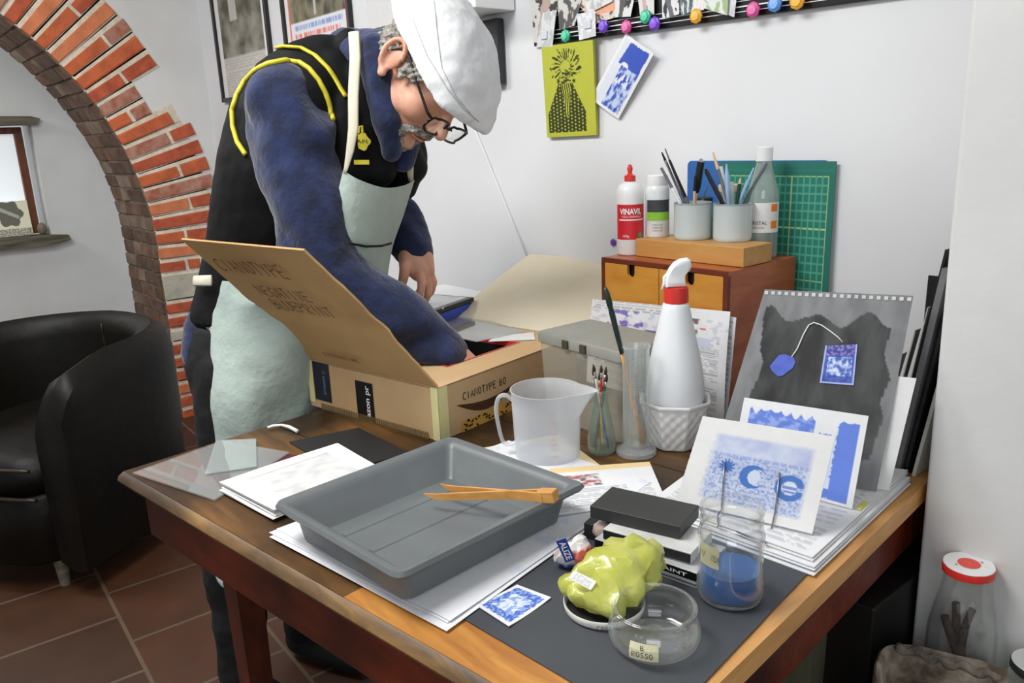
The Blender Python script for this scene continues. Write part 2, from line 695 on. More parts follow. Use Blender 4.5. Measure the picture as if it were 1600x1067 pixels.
def floor_mat():
    m, nt, b = newmat('terracotta_tiles')
    tc = nd(nt, 'ShaderNodeTexCoord')
    mp = nd(nt, 'ShaderNodeMapping')
    mp.inputs['Rotation'].default_value = (0, 0, math.radians(3))
    mp.inputs['Location'].default_value = (0.29, 0.02, 0)
    nt.links.new(tc.outputs['Object'], mp.inputs[0])
    br = nd(nt, 'ShaderNodeTexBrick')
    br.offset = 0.5
    br.inputs['Scale'].default_value = 1.0
    br.inputs['Brick Width'].default_value = 0.31
    br.inputs['Row Height'].default_value = 0.31
    br.inputs['Mortar Size'].default_value = 0.006
    br.inputs['Mortar Smooth'].default_value = 0.3
    br.inputs['Color1'].default_value = (*hx('#4c2a14'), 1)
    br.inputs['Color2'].default_value = (*hx('#37200d'), 1)
    br.inputs['Mortar'].default_value = (*hx('#5f4e3c'), 1)
    nt.links.new(mp.outputs[0], br.inputs['Vector'])
    no = nd(nt, 'ShaderNodeTexNoise')
    no.inputs['Scale'].default_value = 9
    no.inputs['Detail'].default_value = 8
    nt.links.new(tc.outputs['Object'], no.inputs['Vector'])
    mr = nd(nt, 'ShaderNodeMapRange')
    mr.inputs['To Min'].default_value = 0.55
    mr.inputs['To Max'].default_value = 1.35
    nt.links.new(no.outputs['Fac'], mr.inputs['Value'])
    mx = nd(nt, 'ShaderNodeMix', data_type='RGBA', blend_type='MULTIPLY')
    mx.inputs[0].default_value = 1
    nt.links.new(br.outputs['Color'], mx.inputs[6])
    nt.links.new(mr.outputs[0], mx.inputs[7])
    nt.links.new(mx.outputs[2], b.inputs['Base Color'])
    b.inputs['Roughness'].default_value = 0.55
    bp = nd(nt, 'ShaderNodeBump')
    bp.inputs['Strength'].default_value = 0.5
    bp.inputs['Distance'].default_value = 0.004
    nt.links.new(br.outputs['Fac'], bp.inputs['Height'])
    bp.invert = True
    nt.links.new(bp.outputs[0], b.inputs['Normal'])
    return m


struct(MB().box((-2.2, -0.6, FLZ - 0.05), (8.6, 5.0, 0.1)).build('floor', floor_mat()))
struct(MB().box((-2.2, -0.6, CEIL + 0.05), (8.6, 5.0, 0.1)).build('ceiling', m_plaster))
struct(MB().box(((AX2 + 1.6) / 2, WY + 0.05, (CEIL + FLZ) / 2), (1.6 - AX2, 0.1, CEIL - FLZ)).build('wall_back', m_plaster))
# the pier on the right with a slightly worn edge
bm_ = MB().box(((CX + 1.6) / 2, (CY + WY) / 2, (CEIL + FLZ) / 2), (1.6 - CX, WY - CY, CEIL - FLZ), bev=0.008)
struct(bm_.build('wall_right', m_plaster2, smooth=40))

AC = (-0.15, 0.90)
AR, ARO = 1.47, 1.85


def arch_wall():
    mb = MB()
    segs = 48
    for X in (AX, AX2):
        # jamb sides
        mb.add([(X, AC[0] + AR, FLZ), (X, WY + .05, FLZ), (X, WY + .05, AC[1]), (X, AC[0] + AR, AC[1])], [(0, 1, 2, 3)])
        mb.add([(X, AC[0] - AR, FLZ), (X, -3.1, FLZ), (X, -3.1, AC[1]), (X, AC[0] - AR, AC[1])], [(0, 1, 2, 3)])
    inner = [(AC[0] + AR * math.cos(math.pi * k / segs), AC[1] + AR * math.sin(math.pi * k / segs)) for k in range(segs + 1)]
    inner = [(AC[0] + AR, FLZ)] + inner + [(AC[0] - AR, FLZ)]
    for (a, b) in zip(inner[:-1], inner[1:]):
        mb.add([(AX, *a), (AX, *b), (AX2, *b), (AX2, *a)], [(0, 1, 2, 3)])

    def outer(k):
        a = math.pi * k / segs
        d = (math.cos(a), math.sin(a))
        t = min([(WY + .05 - AC[0]) / d[0] if d[0] > 1e-6 else 99, (-3.1 - AC[0]) / d[0] if d[0] < -1e-6 else 99, (CEIL - AC[1]) / d[1] if d[1] > 1e-6 else 99])
        return (AC[0] + d[0] * t, AC[1] + d[1] * t)
    for k in range(segs):
        a, b = inner[k + 1], inner[k + 2]
        o1, o2 = outer(k), outer(k + 1)
        pts = [a, o1, o2, b]
        # keep the rectangle corners
        for X in (AX, AX2):
            if abs(o1[0] - o2[0]) > 1e-6 and abs(o1[1] - o2[1]) > 1e-6:
                cx = o1[0] if k < segs / 2 else o2[0]
                pp = [a, o1, (cx, CEIL), o2, b]
            else:
                pp = pts
            mb.add([(X, *p) for p in pp], [tuple(range(len(pp)))])
    return mb


wall_left = struct(arch_wall().build('wall_left', m_plaster2))
# brickwork of the arch: face rings and soffit courses, bricks stand a little proud of wide mortar joints
random.seed(4)
ri, rw = AR - 0.004, ARO


def voussoir(mb, r0, r1, a0, a1, x0, x1, mi):
    def P(r, a, x):
        if a < 0:      # straight jamb below the springing
            return (x, AC[0] + r, AC[1] + a * AR)
        return (x, AC[0] + r * math.cos(a), AC[1] + r * math.sin(a))
    j = lambda: random.uniform(-0.003, 0.003)
    vs = []
    for x, q in ((x0, 0.0), (x1 - .004, 0.0), (x1, 0.004)):
        for r, a in ((r0 + q, a0 + q / AR), (r1 - q, a0 + q / AR), (r1 - q, a1 - q / AR), (r0 + q, a1 - q / AR)):
            p = P(r + j(), a + j() / AR, x)
            vs.append(p)
    fs = [(0, 3, 2, 1), (8, 9, 10, 11)]
    for k in (0, 4):
        fs += [(k + i, k + (i + 1) % 4, k + 4 + (i + 1) % 4, k + 4 + i) for i in range(4)]
    mb.add(vs, fs, mi)


face = MB()
mort = MB()
pitch = 0.077
n_arc = int(math.pi * AR / pitch)
k = 0
for k in range(-13, n_arc):
    a0 = k * pitch / AR
    a1 = (k * pitch + 0.052) / AR
    z = a0 * AR
    if a0 < 0:
        out = random.choice([ri + .16, ri + .26, ri + .2, ri + .24]) + .05
        if z < -0.35:
            out = ri + .3
    elif a0 < math.radians(22):
        out = random.choice([1.76, 1.84, 1.80, 1.86])
    elif a0 < math.radians(28):
        out = 1.68
    else:
        out = ARO + random.uniform(-.012, .008)
    mi = random.choices([0, 1, 2, 3], [5, 4, 2, 2])[0]
    if k in (-3, -4):
        if k == -4:
            voussoir(face, ri, ri + .22, -4 * pitch / AR, (-3 * pitch + .056) / AR, AX - .02, AX + .012, 5)
        continue
    if k == -7:
        voussoir(face, ri, ri + .22, a0, a1, AX - .02, AX + .011, 5)
        continue
    if k % 2:
        voussoir(face, ri, out, a0, a1, AX - .02, AX + .014 + random.uniform(-.002, .003), mi)
    else:
        c = ri + (out - ri) * random.choice([0.5, 0.56, 0.62])
        if k == 3:
            voussoir(face, ri, c, a0, a1, AX - .02, AX + .013, 0)
            voussoir(face, c + .02, out, a0, a1, AX - .02, AX + .013, 4)
            continue
        voussoir(face, ri, c, a0, a1, AX - .02, AX + .013, mi)
        voussoir(face, c + .018, out, a0, a1, AX - .02, AX + .013, random.choice([0, 1, 2, 3]))
face.build('brick_facing', bricks, wall_left)
# mortar bed ring
for k in range(-13, n_arc):
    a0 = (k * pitch - .012) / AR
    a1 = ((k + 1) * pitch) / AR
    o_ = ri + .24 if a0 < 0 else (1.80 if a0 < math.radians(22) else (1.69 if a0 < math.radians(28) else ARO + .005))
    voussoir(mort, ri + .002, o_, a0, a1, AX - .03, AX + .004, 0)
mort.build('mortar_bed', m_mortar, wall_left)
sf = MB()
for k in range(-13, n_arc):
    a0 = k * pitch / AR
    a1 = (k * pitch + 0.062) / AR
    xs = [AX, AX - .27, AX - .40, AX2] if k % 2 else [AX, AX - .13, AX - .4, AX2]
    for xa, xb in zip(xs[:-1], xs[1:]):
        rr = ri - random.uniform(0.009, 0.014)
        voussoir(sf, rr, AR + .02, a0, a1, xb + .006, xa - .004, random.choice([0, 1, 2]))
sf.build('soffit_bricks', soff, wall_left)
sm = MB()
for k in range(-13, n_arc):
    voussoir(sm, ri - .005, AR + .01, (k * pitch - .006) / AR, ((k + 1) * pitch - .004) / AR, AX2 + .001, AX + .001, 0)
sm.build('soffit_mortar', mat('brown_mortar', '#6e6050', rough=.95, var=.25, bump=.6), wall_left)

# wall beyond the arch with a small recessed window
wy0, wy1, wz0, wz1 = 0.55, 1.03, 0.90, 1.62
NY0, NY1, NZ0, NZ1 = 0.35, 1.068, 0.885, 1.60
mb = MB()
t = 0.3
for (y0, y1, z0, z1) in ((-3.1, NY0, FLZ, CEIL), (NY1, WY + .1, FLZ, CEIL), (NY0, NY1, FLZ, NZ0), (NY0, NY1, NZ1, CEIL)):
    mb.box((FX - t / 2, (y0 + y1) / 2, (z0 + z1) / 2), (t, y1 - y0, z1 - z0))
struct(mb.build('wall_far', m_plaster2))
m_oldwood = wood('weathered_wood', '#4a4538', '#7a7462', rough=0.9, scale=(8, 1.2, 8), rings=5)
m_brownframe = wood('brown_window_wood', '#5b2f1a', '#84492b', rough=0.5, scale=(8, 8, 1.5), rings=5)
m_pane = mat('window_pane_bright', '#dfe6e8', rough=0.15, var=0.03, scale=3)
m_pane.node_tree.nodes['Principled BSDF'].inputs['Emission Color'].default_value = (.86, .92, .95, 1)
m_pane.node_tree.nodes['Principled BSDF'].inputs['Emission Strength'].default_value = .45
win = thing('window_1', (FX, 0.7, 0.9), 'small recessed window with brown frame seen through the brick arch', 'window')
win['kind'] = 'structure'
fr = MB()
gx = FX - 0.10
Y0, Y1, Z0, Z1 = NY0, NY1 - .045, NZ0 + .02, NZ1 - .03
fr.box((gx, Y1 - .022, (Z0 + Z1) / 2), (.05, .045, Z1 - Z0), bev=.004)
fr.box((gx, Y0 + .022, (Z0 + Z1) / 2), (.05, .045, Z1 - Z0), bev=.004)
fr.box((gx, (Y0 + Y1) / 2, Z1 - .02), (.05, Y1 - Y0 - .09, .04), bev=.004)
fr.box((gx, (Y0 + Y1) / 2, Z0 + .02), (.05, Y1 - Y0 - .09, .04), bev=.004)
fr.build('window_frame', m_brownframe, win)
MB().box((gx - .02, (Y0 + Y1) / 2, (Z0 + Z1) / 2), (.006, Y1 - Y0 - .06, Z1 - Z0 - .06)).build('pane', m_pane, win)
lt = MB()
rough_pts = [(-.5, 0.0), (-.1, .005), (.3, -.004), (NY1 + .03, 0.0), (NY1 + .05, .035), (NY1 + .0, .05), (.5, .06), (0, .055), (-.5, .06)]
lt.prism([(y, z) for y, z in rough_pts], 0, .16, Matrix(((0, 0, 1, FX - .12), (1, 0, 0, 0), (0, 1, 0, NZ1 - .02), (0, 0, 0, 1))))
lt.build('lintel', m_oldwood, win)
sl = MB()
sill_pts = [(-.5, -.015), (.3, -.03), (NY1 - .02, -.035), (NY1 + .1, -.01), (NY1 + .09, .02), (NY1, .03), (.5, .035), (-.5, .04)]
sl.prism(sill_pts, 0, .18, Matrix(((0, 0, 1, FX - .12), (1, 0, 0, 0), (0, 1, 0, NZ0 - .02), (0, 0, 0, 1))))
sl.build('sill', m_oldwood, win)
# poster with a grey rosette standing on the sill, and a pot-like stone beside it
def rosette(u, v):
    c = (0.93, 0.88, 0.66)
    x, y = (u - .60), (v - .36) * .72
    r = math.hypot(x, y)
    a = math.atan2(y, x)
    if r < .26 + .03 * math.cos(6 * a):
        c = (0.17, 0.17, 0.13)
        if abs(y - x * .55 + .02) < .04 and r < .2:
            c = (.5, .5, .45)
    if v > .78:
        c = lerp((.12, .12, .1), (.8, .76, .6), .5 + N(u, v, 30))
    return c
ink = attr_mat('printed_card')
cx = FX - .05
o = card((cx, Y1 - .33, 1.12), (cx, Y1 - .05, 1.12), (cx + .03, Y1 - .05, .903), (cx + .03, Y1 - .33, .903), .004, rosette, 60, 44).build('rosette_poster', ink)
tag(o, 'cream card with grey rosette print standing on the arch window sill', 'poster')
o = MB().ell((0, 0, .035), (.028, .028, .04), Matrix.Translation((FX - .035, NY1 - .04, .898))).build('stone', mat('olive_stone', '#77705a', bump=.5), smooth=True)
tag(o, 'rounded olive brown stone in the right corner of the window sill', 'stone')

# picture leaning at the far left of the wall beyond the arch
# ------------------------------------------------------------------ leather armchair
m_leather = mat('dark_leather', '#070503', rough=0.5, spec=.22, var=0.5, scale=6, bump=0.25, bscale=18, col2='#110c06', coat=0.0)
G = pz(108, 835, FLZ)
CS = 1.04
fd = nrm(V(0.55, -0.83, 0))      # the way the chair faces
FR = frame(np.cross(V(0, 0, 1), fd) * -1, (0, 0, 1), G)      # local x = its right-hand.. , local -y/+y front
FR = Matrix(((-fd[1], fd[0], 0, G[0]), (fd[0], fd[1], 0, G[1]), (0, 0, 1, FLZ), (0, 0, 0, 1))) @ Matrix.Scale(CS, 4)
chair = thing('leather_armchair', G, 'dark brown leather tub armchair on the tiled floor before the arch', 'armchair')


def U_path(t_):      # t -1..1 around the back, local coords (x side, y front)
    R_ = 0.40
    if abs(t_) > 0.6:
        s = math.copysign(1, t_)
        k = (abs(t_) - .6) / .4
        a = math.radians(92) * s
        return (R_ * math.sin(a), -R_ * math.cos(a) * 1.0 + k * .34, a)
    a = math.radians(92) * t_ / .6
    return (R_ * math.sin(a), -R_ * math.cos(a), a)


def shell():
    mb = MB()
    rings = []
    nn = 44
    for i in range(nn + 1):
        t_ = -1 + 2 * i / nn
        x, y, a = U_path(t_)
        nx_, ny_ = math.sin(a), -math.cos(a)
        k = abs(t_)
        top = 0.80 - 0.02 * k - 0.06 * step(k, .85, .3)
        if k > .93:
            top -= (k - .93) * 1.2
        prof = []
        th = .065
        for (o_, z_) in ((-.9, .12), (-1.0, .3), (-1.05, .5), (-1.0, top - .08), (-.75, top - .025), (0, top), (.8, top - .03), (1.05, top - .1), (1.0, .5), (.85, .3), (.75, .1), (0, .09)):
            zz = min(z_, top)
            prof.append(FR @ Vector((x + nx_ * o_ * th, y + ny_ * o_ * th, zz)))
        rings.append(prof)
    mb.loft(rings)
    return mb


shell().build('back_and_arms', m_leather, chair, smooth=50)
mb = MB()


def rsq(w_, d, z, bulge=0.0, y0=.03):
    pts = []
    for i in range(40):
        a = 2 * math.pi * i / 40
        c_, s_ = math.cos(a), math.sin(a)
        e = 0.45
        pts.append(FR @ Vector((w_ * math.copysign(abs(c_) ** e, c_), y0 + d * math.copysign(abs(s_) ** e, s_), z)))
    return pts


mb.loft([rsq(.27, .30, .34), rsq(.335, .36, .355), rsq(.345, .37, .40), rsq(.335, .36, .45), rsq(.25, .28, .475), rsq(.1, .12, .485)])
mb.build('seat_cushion', m_leather, chair, smooth=True)
mb = MB()
mb.loft([rsq(.33, .35, .10), rsq(.345, .365, .12), rsq(.345, .365, .33), rsq(.33, .35, .35)])
mb.build('seat_base', m_leather, chair, smooth=True)
m_pipe = mat('leather_piping', '#2c2317', rough=.4, var=.2)
mb = MB()
x_, y_ = .33, .375
mb.tube([FR @ Vector((x, .395 - .012 * (x / .3) ** 4, .352)) for x in np.linspace(-.32, .32, 20)], .007)
mb.tube([FR @ Vector((x, .400 - .012 * (x / .3) ** 4, .455)) for x in np.linspace(-.32, .32, 20)], .006)
mb.build('piping', m_pipe, chair, smooth=True)
mb = MB()
for sx in (-.0, ):
    mb.tube([FR @ Vector((sx, -.335 + .0 * z, z)) for z in np.linspace(.47, .76, 12)], .0025)
mb.build('back_seam', m_pipe, chair, smooth=True)
for sx, sy in ((-.28, .3), (.28, .3), (-.24, -.28), (.24, -.28)):
    MB().lathe([(.016, 0), (.024, .1)], FR @ Matrix.Translation((sx, sy, 0)), 16, caps=(True, True)).build('leg', m_oldwood, chair, smooth=40)

# ------------------------------------------------------------------ the work table
m_top = wood('worn_table_top', '#50341b', '#7e582c', rough=0.4, scale=(1.3, 14, 14), rings=3.5, c3='#2b1d0e')
m_edge = wood('worn_edge_band', '#55402a', '#8f6c3c', rough=0.5, scale=(3, 14, 14), rings=3.5, c3='#2e2215')
m_light = wood('bare_light_wood', '#c08a4c', '#dba565', rough=0.45, scale=(14, 2, 14), rings=3)
m_red = wood('red_brown_stain', '#5c1f10', '#7e3018', rough=0.4, scale=(2, 10, 10), rings=4, c3='#35120a', coat=.2)
A_, N_, R_, L_ = V(-1.66, .352, 0), V(-.452, .513, 0), V(-.562, 1.645, 0), V(-1.78, 1.52, 0)
table = thing('work_table', (-1.1, 1.0, 0), 'old wooden work table with worn top, light right edge and red-brown apron', 'table')
TH = .034


def quad_at(u, v):
    return (A_ * (1 - u) + N_ * u) * (1 - v) + (L_ * (1 - u) + R_ * u) * v


# boards with fine gaps
mb = MB()
nb = 7
for k in range(nb):
    v0, v1 = k / nb, (k + 1) / nb - .0025
    u1 = .967
    ps = [quad_at(0, v0), quad_at(u1, v0), quad_at(u1, v1), quad_at(0, v1)]
    vs = [tuple(p + V(0, 0, TZ - TH)) for p in ps] + [tuple(p + V(0, 0, TZ)) for p in ps]
    mb.add(vs, [(3, 2, 1, 0), (4, 5, 6, 7), (0, 1, 5, 4), (1, 2, 6, 5), (2, 3, 7, 6), (3, 0, 4, 7)])
mb.build('table_top', m_top, table)
mb = MB()
ps = [quad_at(.968, -.012), quad_at(1.0, -.012), quad_at(1.0, 1.0), quad_at(.968, 1.0)]
mb.add([tuple(p + V(0, 0, TZ - TH)) for p in ps] + [tuple(p + V(0, 0, TZ)) for p in ps], [(3, 2, 1, 0), (4, 5, 6, 7), (0, 1, 5, 4), (1, 2, 6, 5), (2, 3, 7, 6), (3, 0, 4, 7)])
mb.build('end_board', m_light, table, label='pale end board of the table top')
# light patch board near the front right corner
mb = MB()
ps = [quad_at(.60, -.0005), quad_at(.967, -.0005), quad_at(.967, .13), quad_at(.60, .13)]
mb.add([tuple(p + V(0, 0, TZ - .01)) for p in ps] + [tuple(p + V(0, 0, TZ + .0006)) for p in ps], [(3, 2, 1, 0), (4, 5, 6, 7), (0, 1, 5, 4), (1, 2, 6, 5), (2, 3, 7, 6), (3, 0, 4, 7)])
mb.build('front_board', wood('orange_wood', '#a3672c', '#d09348', rough=.4, scale=(2, 14, 14), rings=3.5), table, label='orange unstained board at the front corner')
# moulded front edge band
mb = MB()
fx = nrm(N_ - A_)
fy = np.cross(V(0, 0, 1), fx)
Lf = np.linalg.norm(N_ - A_)
FE = Matrix(((fx[0], fy[0], 0, A_[0]), (fx[1], fy[1], 0, A_[1]), (0, 0, 1, TZ), (0, 0, 0, 1)))
prof = [(-.001, .0), (-.012, -.006), (-.016, -.014), (-.010, -.024), (-.001, -.034)]
mb.loft([[FE @ Vector((x, y, z)) for y, z in prof] for x in np.linspace(0, Lf, 30)], (True, True), True)
mb.build('edge_band', m_edge, table, smooth=40)


def apron(P, Q, inset, nm, m_, z0=TZ - TH - .105):
    d = nrm(Q - P)
    n = np.cross(V(0, 0, 1), d)
    Fm = Matrix(((d[0], n[0], 0, P[0]), (d[1], n[1], 0, P[1]), (0, 0, 1, 0), (0, 0, 0, 1)))
    L = np.linalg.norm(Q - P)
    MB().box((L / 2, inset, (z0 + TZ - TH) / 2), (L - 2 * inset, .022, TZ - TH - z0 - .001), Fm, bev=.003).build(nm, m_, table)


apron(A_, N_, .03, 'front_apron', m_red)
apron(N_, R_, .035, 'side_apron', m_red)
apron(R_, L_, .03, 'rear_apron', m_red)
apron(L_, A_, .03, 'side_apron', m_red)
m_leg2 = wood('grey_green_leg', '#3e4030', '#5a5a44', rough=.6, scale=(12, 12, 1.5), rings=3)
m_redleg = wood('red_leg', '#5c2712', '#7e3a1c', rough=.5, scale=(10, 10, 2), rings=4, c3='#2c120a')
for (x, y, s, m_) in ((-1.365, .455, .052, m_redleg), (-.60, 1.10, .06, m_leg2), (-1.70, 1.44, .052, m_redleg), (-.62, .60, .052, m_redleg)):
    mb = MB()
    F_ = Matrix.Translation((x, y, 0)) @ Matrix.Rotation(math.radians(6), 4, 'Z')
    rr = []
    for z, q in ((FLZ, .66), (.55, .95), (.63, 1), (TZ - TH - .001, 1)):
        h = s * q / 2
        rr.append([F_ @ Vector((a * h, b * h, z)) for a, b in ((-1, -1), (1, -1), (1, 1), (-1, 1))])
    mb.loft(rr)
    mb.build('leg', m_, table)

# ------------------------------------------------------------------ shared materials
PAPER = (0.80, 0.81, 0.82)
m_ink = attr_mat('printed_paper', rough=0.75)
m_inkg = attr_mat('printed_plastic', rough=0.45)
m_black = mat('black_card', '#1b1c1e', rough=0.6, var=0.15, scale=8)
m_blackgl = mat('black_plastic', '#0c0c0e', rough=0.3, var=0.1)
m_white = mat('white_plastic', '#eceeee', rough=0.4, var=0.02)
m_wht_cer = mat('white_ceramic', '#e9e9e8', rough=0.25, var=0.02, coat=0.3)
m_red = mat('red_plastic', '#d8352c', rough=0.35, var=0.05)
m_redt = mat('red_tape', '#d23a36', rough=0.5, var=0.08)
m_text = mat('black_ink', '#1a1a1c', rough=0.6, var=0.05)
m_brownink = mat('brown_marker_ink', '#5f3a26', rough=0.7, var=0.3, scale=40)
m_whiteink = mat('white_print', '#eeeeee', rough=0.6, var=0.02)
m_glass = glass('clear_glass', body=0.035, edge=0.4)
m_glass2 = glass('clear_pane', tint=(.9, .94, .93), body=0.10, refl=1.4, edge=.25)
m_green_glass = glass('greenish_glass', tint=(.88, .94, .9), body=0.06, edge=0.5, milk=(.75, .82, .78))
m_frost = glass('frosted_plastic', tint=(.93, .94, .95), body=0.32, refl=.5, rough=.25, milk=(.86, .87, .88), edge=.35)
m_steel = mat('steel_wire', '#8c8c8c', rough=0.3, metal=1.0, var=0.05)


def cardboard(name, c1='#bf9a6c', c2='#cba878'):
    return mat(name, c1, rough=0.85, var=.05, scale=6, col2=c2, bump=0.08, bscale=40)


m_card = cardboard('brown_cardboard', '#c19d70', '#ccab7f')
m_card2 = cardboard('brown_cardboard_flap', '#b08b5a', '#bd9866')
m_card3 = cardboard('pale_cardboard_flap', '#e4d8bb', '#eadfc6')

# ------------------------------------------------------------------ paper sheets on the table (flat, stacked without touching)


def sheet(px, z, lab, fn=None, nx=1, ny=1, th=0.0006, curl=None, name='paper_sheet', cat='paper', group=None, edge=PAPER, m_=None, pts=None):
    P = pts or [T(*p, z) for p in px]
    o = card(P[0], P[1], P[2], P[3], th, fn, nx, ny, edge, curl).build(name, m_ or m_ink, smooth=40 if curl else False)
    return tag(o, lab, cat, group)


def lines(u, v, nrow=30, m=.08, c=(.35, .36, .4), bg=PAPER, seed=0, dens=.75):
    if m < u < 1 - m and m * .7 < v < 1 - m * .7:
        r = v * nrow
        if r % 1 < .5 and noise.noise(Vector((u * 40, math.floor(r) * 3.1, seed))) > -.25 and u < 1 - m - (.3 if noise.noise(Vector((0, math.floor(r) * 1.7, seed))) > .25 else 0):
            return lerp(bg, c, dens)
    return bg


# black desk mat at the right front corner
mat_pts = [V(-.885, .955, TZ + .003), V(-.525, .99, TZ + .003), V(-.464, .562, TZ + .003), V(-.778, .537, TZ + .003)]
o = card(*mat_pts, .0018, None, 1, 1, edge=(.055, .058, .063)).build('desk_mat', mat('dark_grey_mat', '#43464b', rough=.55, var=.12, scale=5))
tag(o, 'dark grey desk mat under the jars at the front corner of the table', 'mat')
ZM = TZ + .0032

# long sheets under the tray
def curlA(u, v):
    return .004 * max(0, 1 - v * 6) * (1 + math.sin(u * 9)) * .5
random.seed(2)
zz = TZ + .0046
tray_pap = [V(-1.205, .985, 0), V(-.875, 1.02, 0), V(-.775, .507, 0), V(-1.185, .448, 0)]
for k, (off, rot) in enumerate(((V(0.012, -.004, 0), 0), (V(-.003, .003, 0), .8), (V(.004, .012, 0), -.6))):
    c = sum(tray_pap) / 4
    a = math.radians(rot)
    Rm = np.array([[math.cos(a), -math.sin(a), 0], [math.sin(a), math.cos(a), 0], [0, 0, 1]])
    pts = [Rm @ (p - c) + c + off + V(0, 0, zz + k * .0016) for p in tray_pap]

    def fa(u, v, k=k):
        base = (.83, .84, .87)
        n = N(u * 3, v * 3, 4, k)
        if k == 2 and n > .35 and v < .8:
            return lerp(base, (.6, .68, .82), .6)
        return base
    o = card(*pts, .0005, fa, 40, 60, edge=(.83, .84, .87), curl=lambda u, v, k=k: .0007 + .0006 * math.sin(u * 5 + k) * math.sin(v * 7)).build('paper_sheet', m_ink, smooth=40)
    tag(o, ['bottom white sheet of the pile under the grey tray', 'middle white sheet of the pile under the grey tray, slightly askew', 'top white sheet directly under the grey tray'][k], 'paper', 'large sheets under the tray')
ZP = zz + 3 * .0016 + .001

# advertising leaflets between tray, jug and black box
def ad1(u, v):
    c = (.84, .84, .85)
    if v < .13 and .15 < u:
        c = (.86, .66, .34)
    elif .2 < u < .55 and .2 < v < .48:
        n = N(u, v, 9, 3)
        c = lerp((.8, .8, .8), (.45, .12, .13), step(n, .05, .3)) if n > -.2 else (.15, .16, .18)
    elif v > .5:
        c = lines(u, v, 34, .06, bg=(.84, .84, .85))
    return c
def ad2(u, v):
    c = lines(u, v, 30, .05, bg=(.85, .82, .74))
    if u > .8 or v < .1:
        c = (.88, .72, .42)
    return c
sheet(None, 0, 'leaflet with orange stripe and dark picture between the jug and black box', ad1, 60, 60, name='leaflet', cat='leaflet',
      pts=[V(-1.06, .91, TZ + .0105), V(-.93, 1.1, TZ + .0075), V(-.80, .99, TZ + .0075), V(-.895, .80, TZ + .0125)])
sheet(None, 0, 'cream leaflet with ochre margin lying under the measuring jug', ad2, 50, 50, name='leaflet', cat='leaflet',
      pts=[V(-1.235, .905, TZ + .0025), V(-1.17, 1.09, TZ + .0025), V(-.99, 1.03, TZ + .0025), V(-1.03, .85, TZ + .0025)])

# stack of sheets at the left with a printed one on top
random.seed(7)
st = [T(346, 767, TZ + .004), T(529, 705, TZ + .004), T(592, 742, TZ + .004), T(430, 812, TZ + .004)]
labs = ['lowest loose sheet of the small stack left of the tray', 'crumpled sheet sticking out of the small stack left of the tray', 'third sheet up in the small stack left of the tray',
        'fourth sheet up in the small stack left of the tray', 'sheet just under the printed one left of the tray']
for k in range(6):
    off = V(random.uniform(-.012, .012), random.uniform(-.006, .012), .001 + k * .0034)
    if k == 5:
        off = V(0, 0, .001 + k * .0034)

    def fb(u, v, k=k):
        if k == 5:
            if .14 < u < .86 and .14 < v < .9:
                if u < .16 or v < .17 or u > .84:
                    return (.45, .45, .44)
                return lerp((.74, .74, .72), (.55, .56, .56), .5 + N(u, v, 8, 2) * .8)
        return (.83, .83, .83)
    o = card(*[p + off for p in st], .0012, fb, 36, 36, edge=(.78, .77, .74), curl=lambda u, v, k=k: .0009 * math.sin(6 * u + k * 2) * math.sin(5 * v + k)).build('paper_sheet', m_ink, smooth=40)
    tag(o, (labs + ['white sheet with a grey printed frame topping the small stack left of the tray'])[k], 'paper', 'small stack left of the tray')

# glass panes at the left corner of the table
gp = [T(207, 738, TZ + .006), T(348, 688, TZ + .006), T(452, 706, TZ + .006), T(335, 780, TZ + .006)]
o = card(*gp, .003, None).build('glass_pane', m_glass2)
tag(o, 'large clear glass pane overhanging the left corner of the table', 'glass pane')
gp = [T(337, 688, TZ + .010), T(400, 685, TZ + .010), T(401, 728, TZ + .010), T(320, 740, TZ + .010)]
o = card(*gp, .002, None).build('glass_pane', glass('frosty_pane', tint=(.9, .93, .92), body=.22, refl=1.2, milk=(.7, .76, .75)))
tag(o, 'small milky pane lying on the large glass pane at the left corner', 'glass pane')
gp = [T(262, 742, TZ + .0018), T(390, 700, TZ + .0018), T(470, 712, TZ + .0018), T(362, 775, TZ + .0018)]
o = card(*gp, .001, None, edge=(.16, .05, .06)).build('red_folder', mat('dark_red_folder', '#5a1f24', rough=.5, var=.3, scale=9))
tag(o, 'dark red folder lying under the glass panes', 'folder')
o = MB().tube([T(418, 668, TZ + .008), T(428, 665, TZ + .010), T(440, 664, TZ + .012), T(452, 667, TZ + .010), T(465, 674, TZ + .006)], [.003, .0035, .003, .004, .0045], 8).build('cable_end', m_white, smooth=True)
tag(o, 'short curved white plastic strip behind the glass panes', 'strip')
o = card(T(452, 690, TZ + .003), T(560, 668, TZ + .003), T(640, 707, TZ + .003), T(530, 738, TZ + .003), .002, None, edge=(.02, .02, .02)).build('black_flat_sheet', m_black)  # flat black sheet laid over the dark patch beside the box
tag(o, 'flat black sheet on the table between the box and the stack of paper', 'folder')

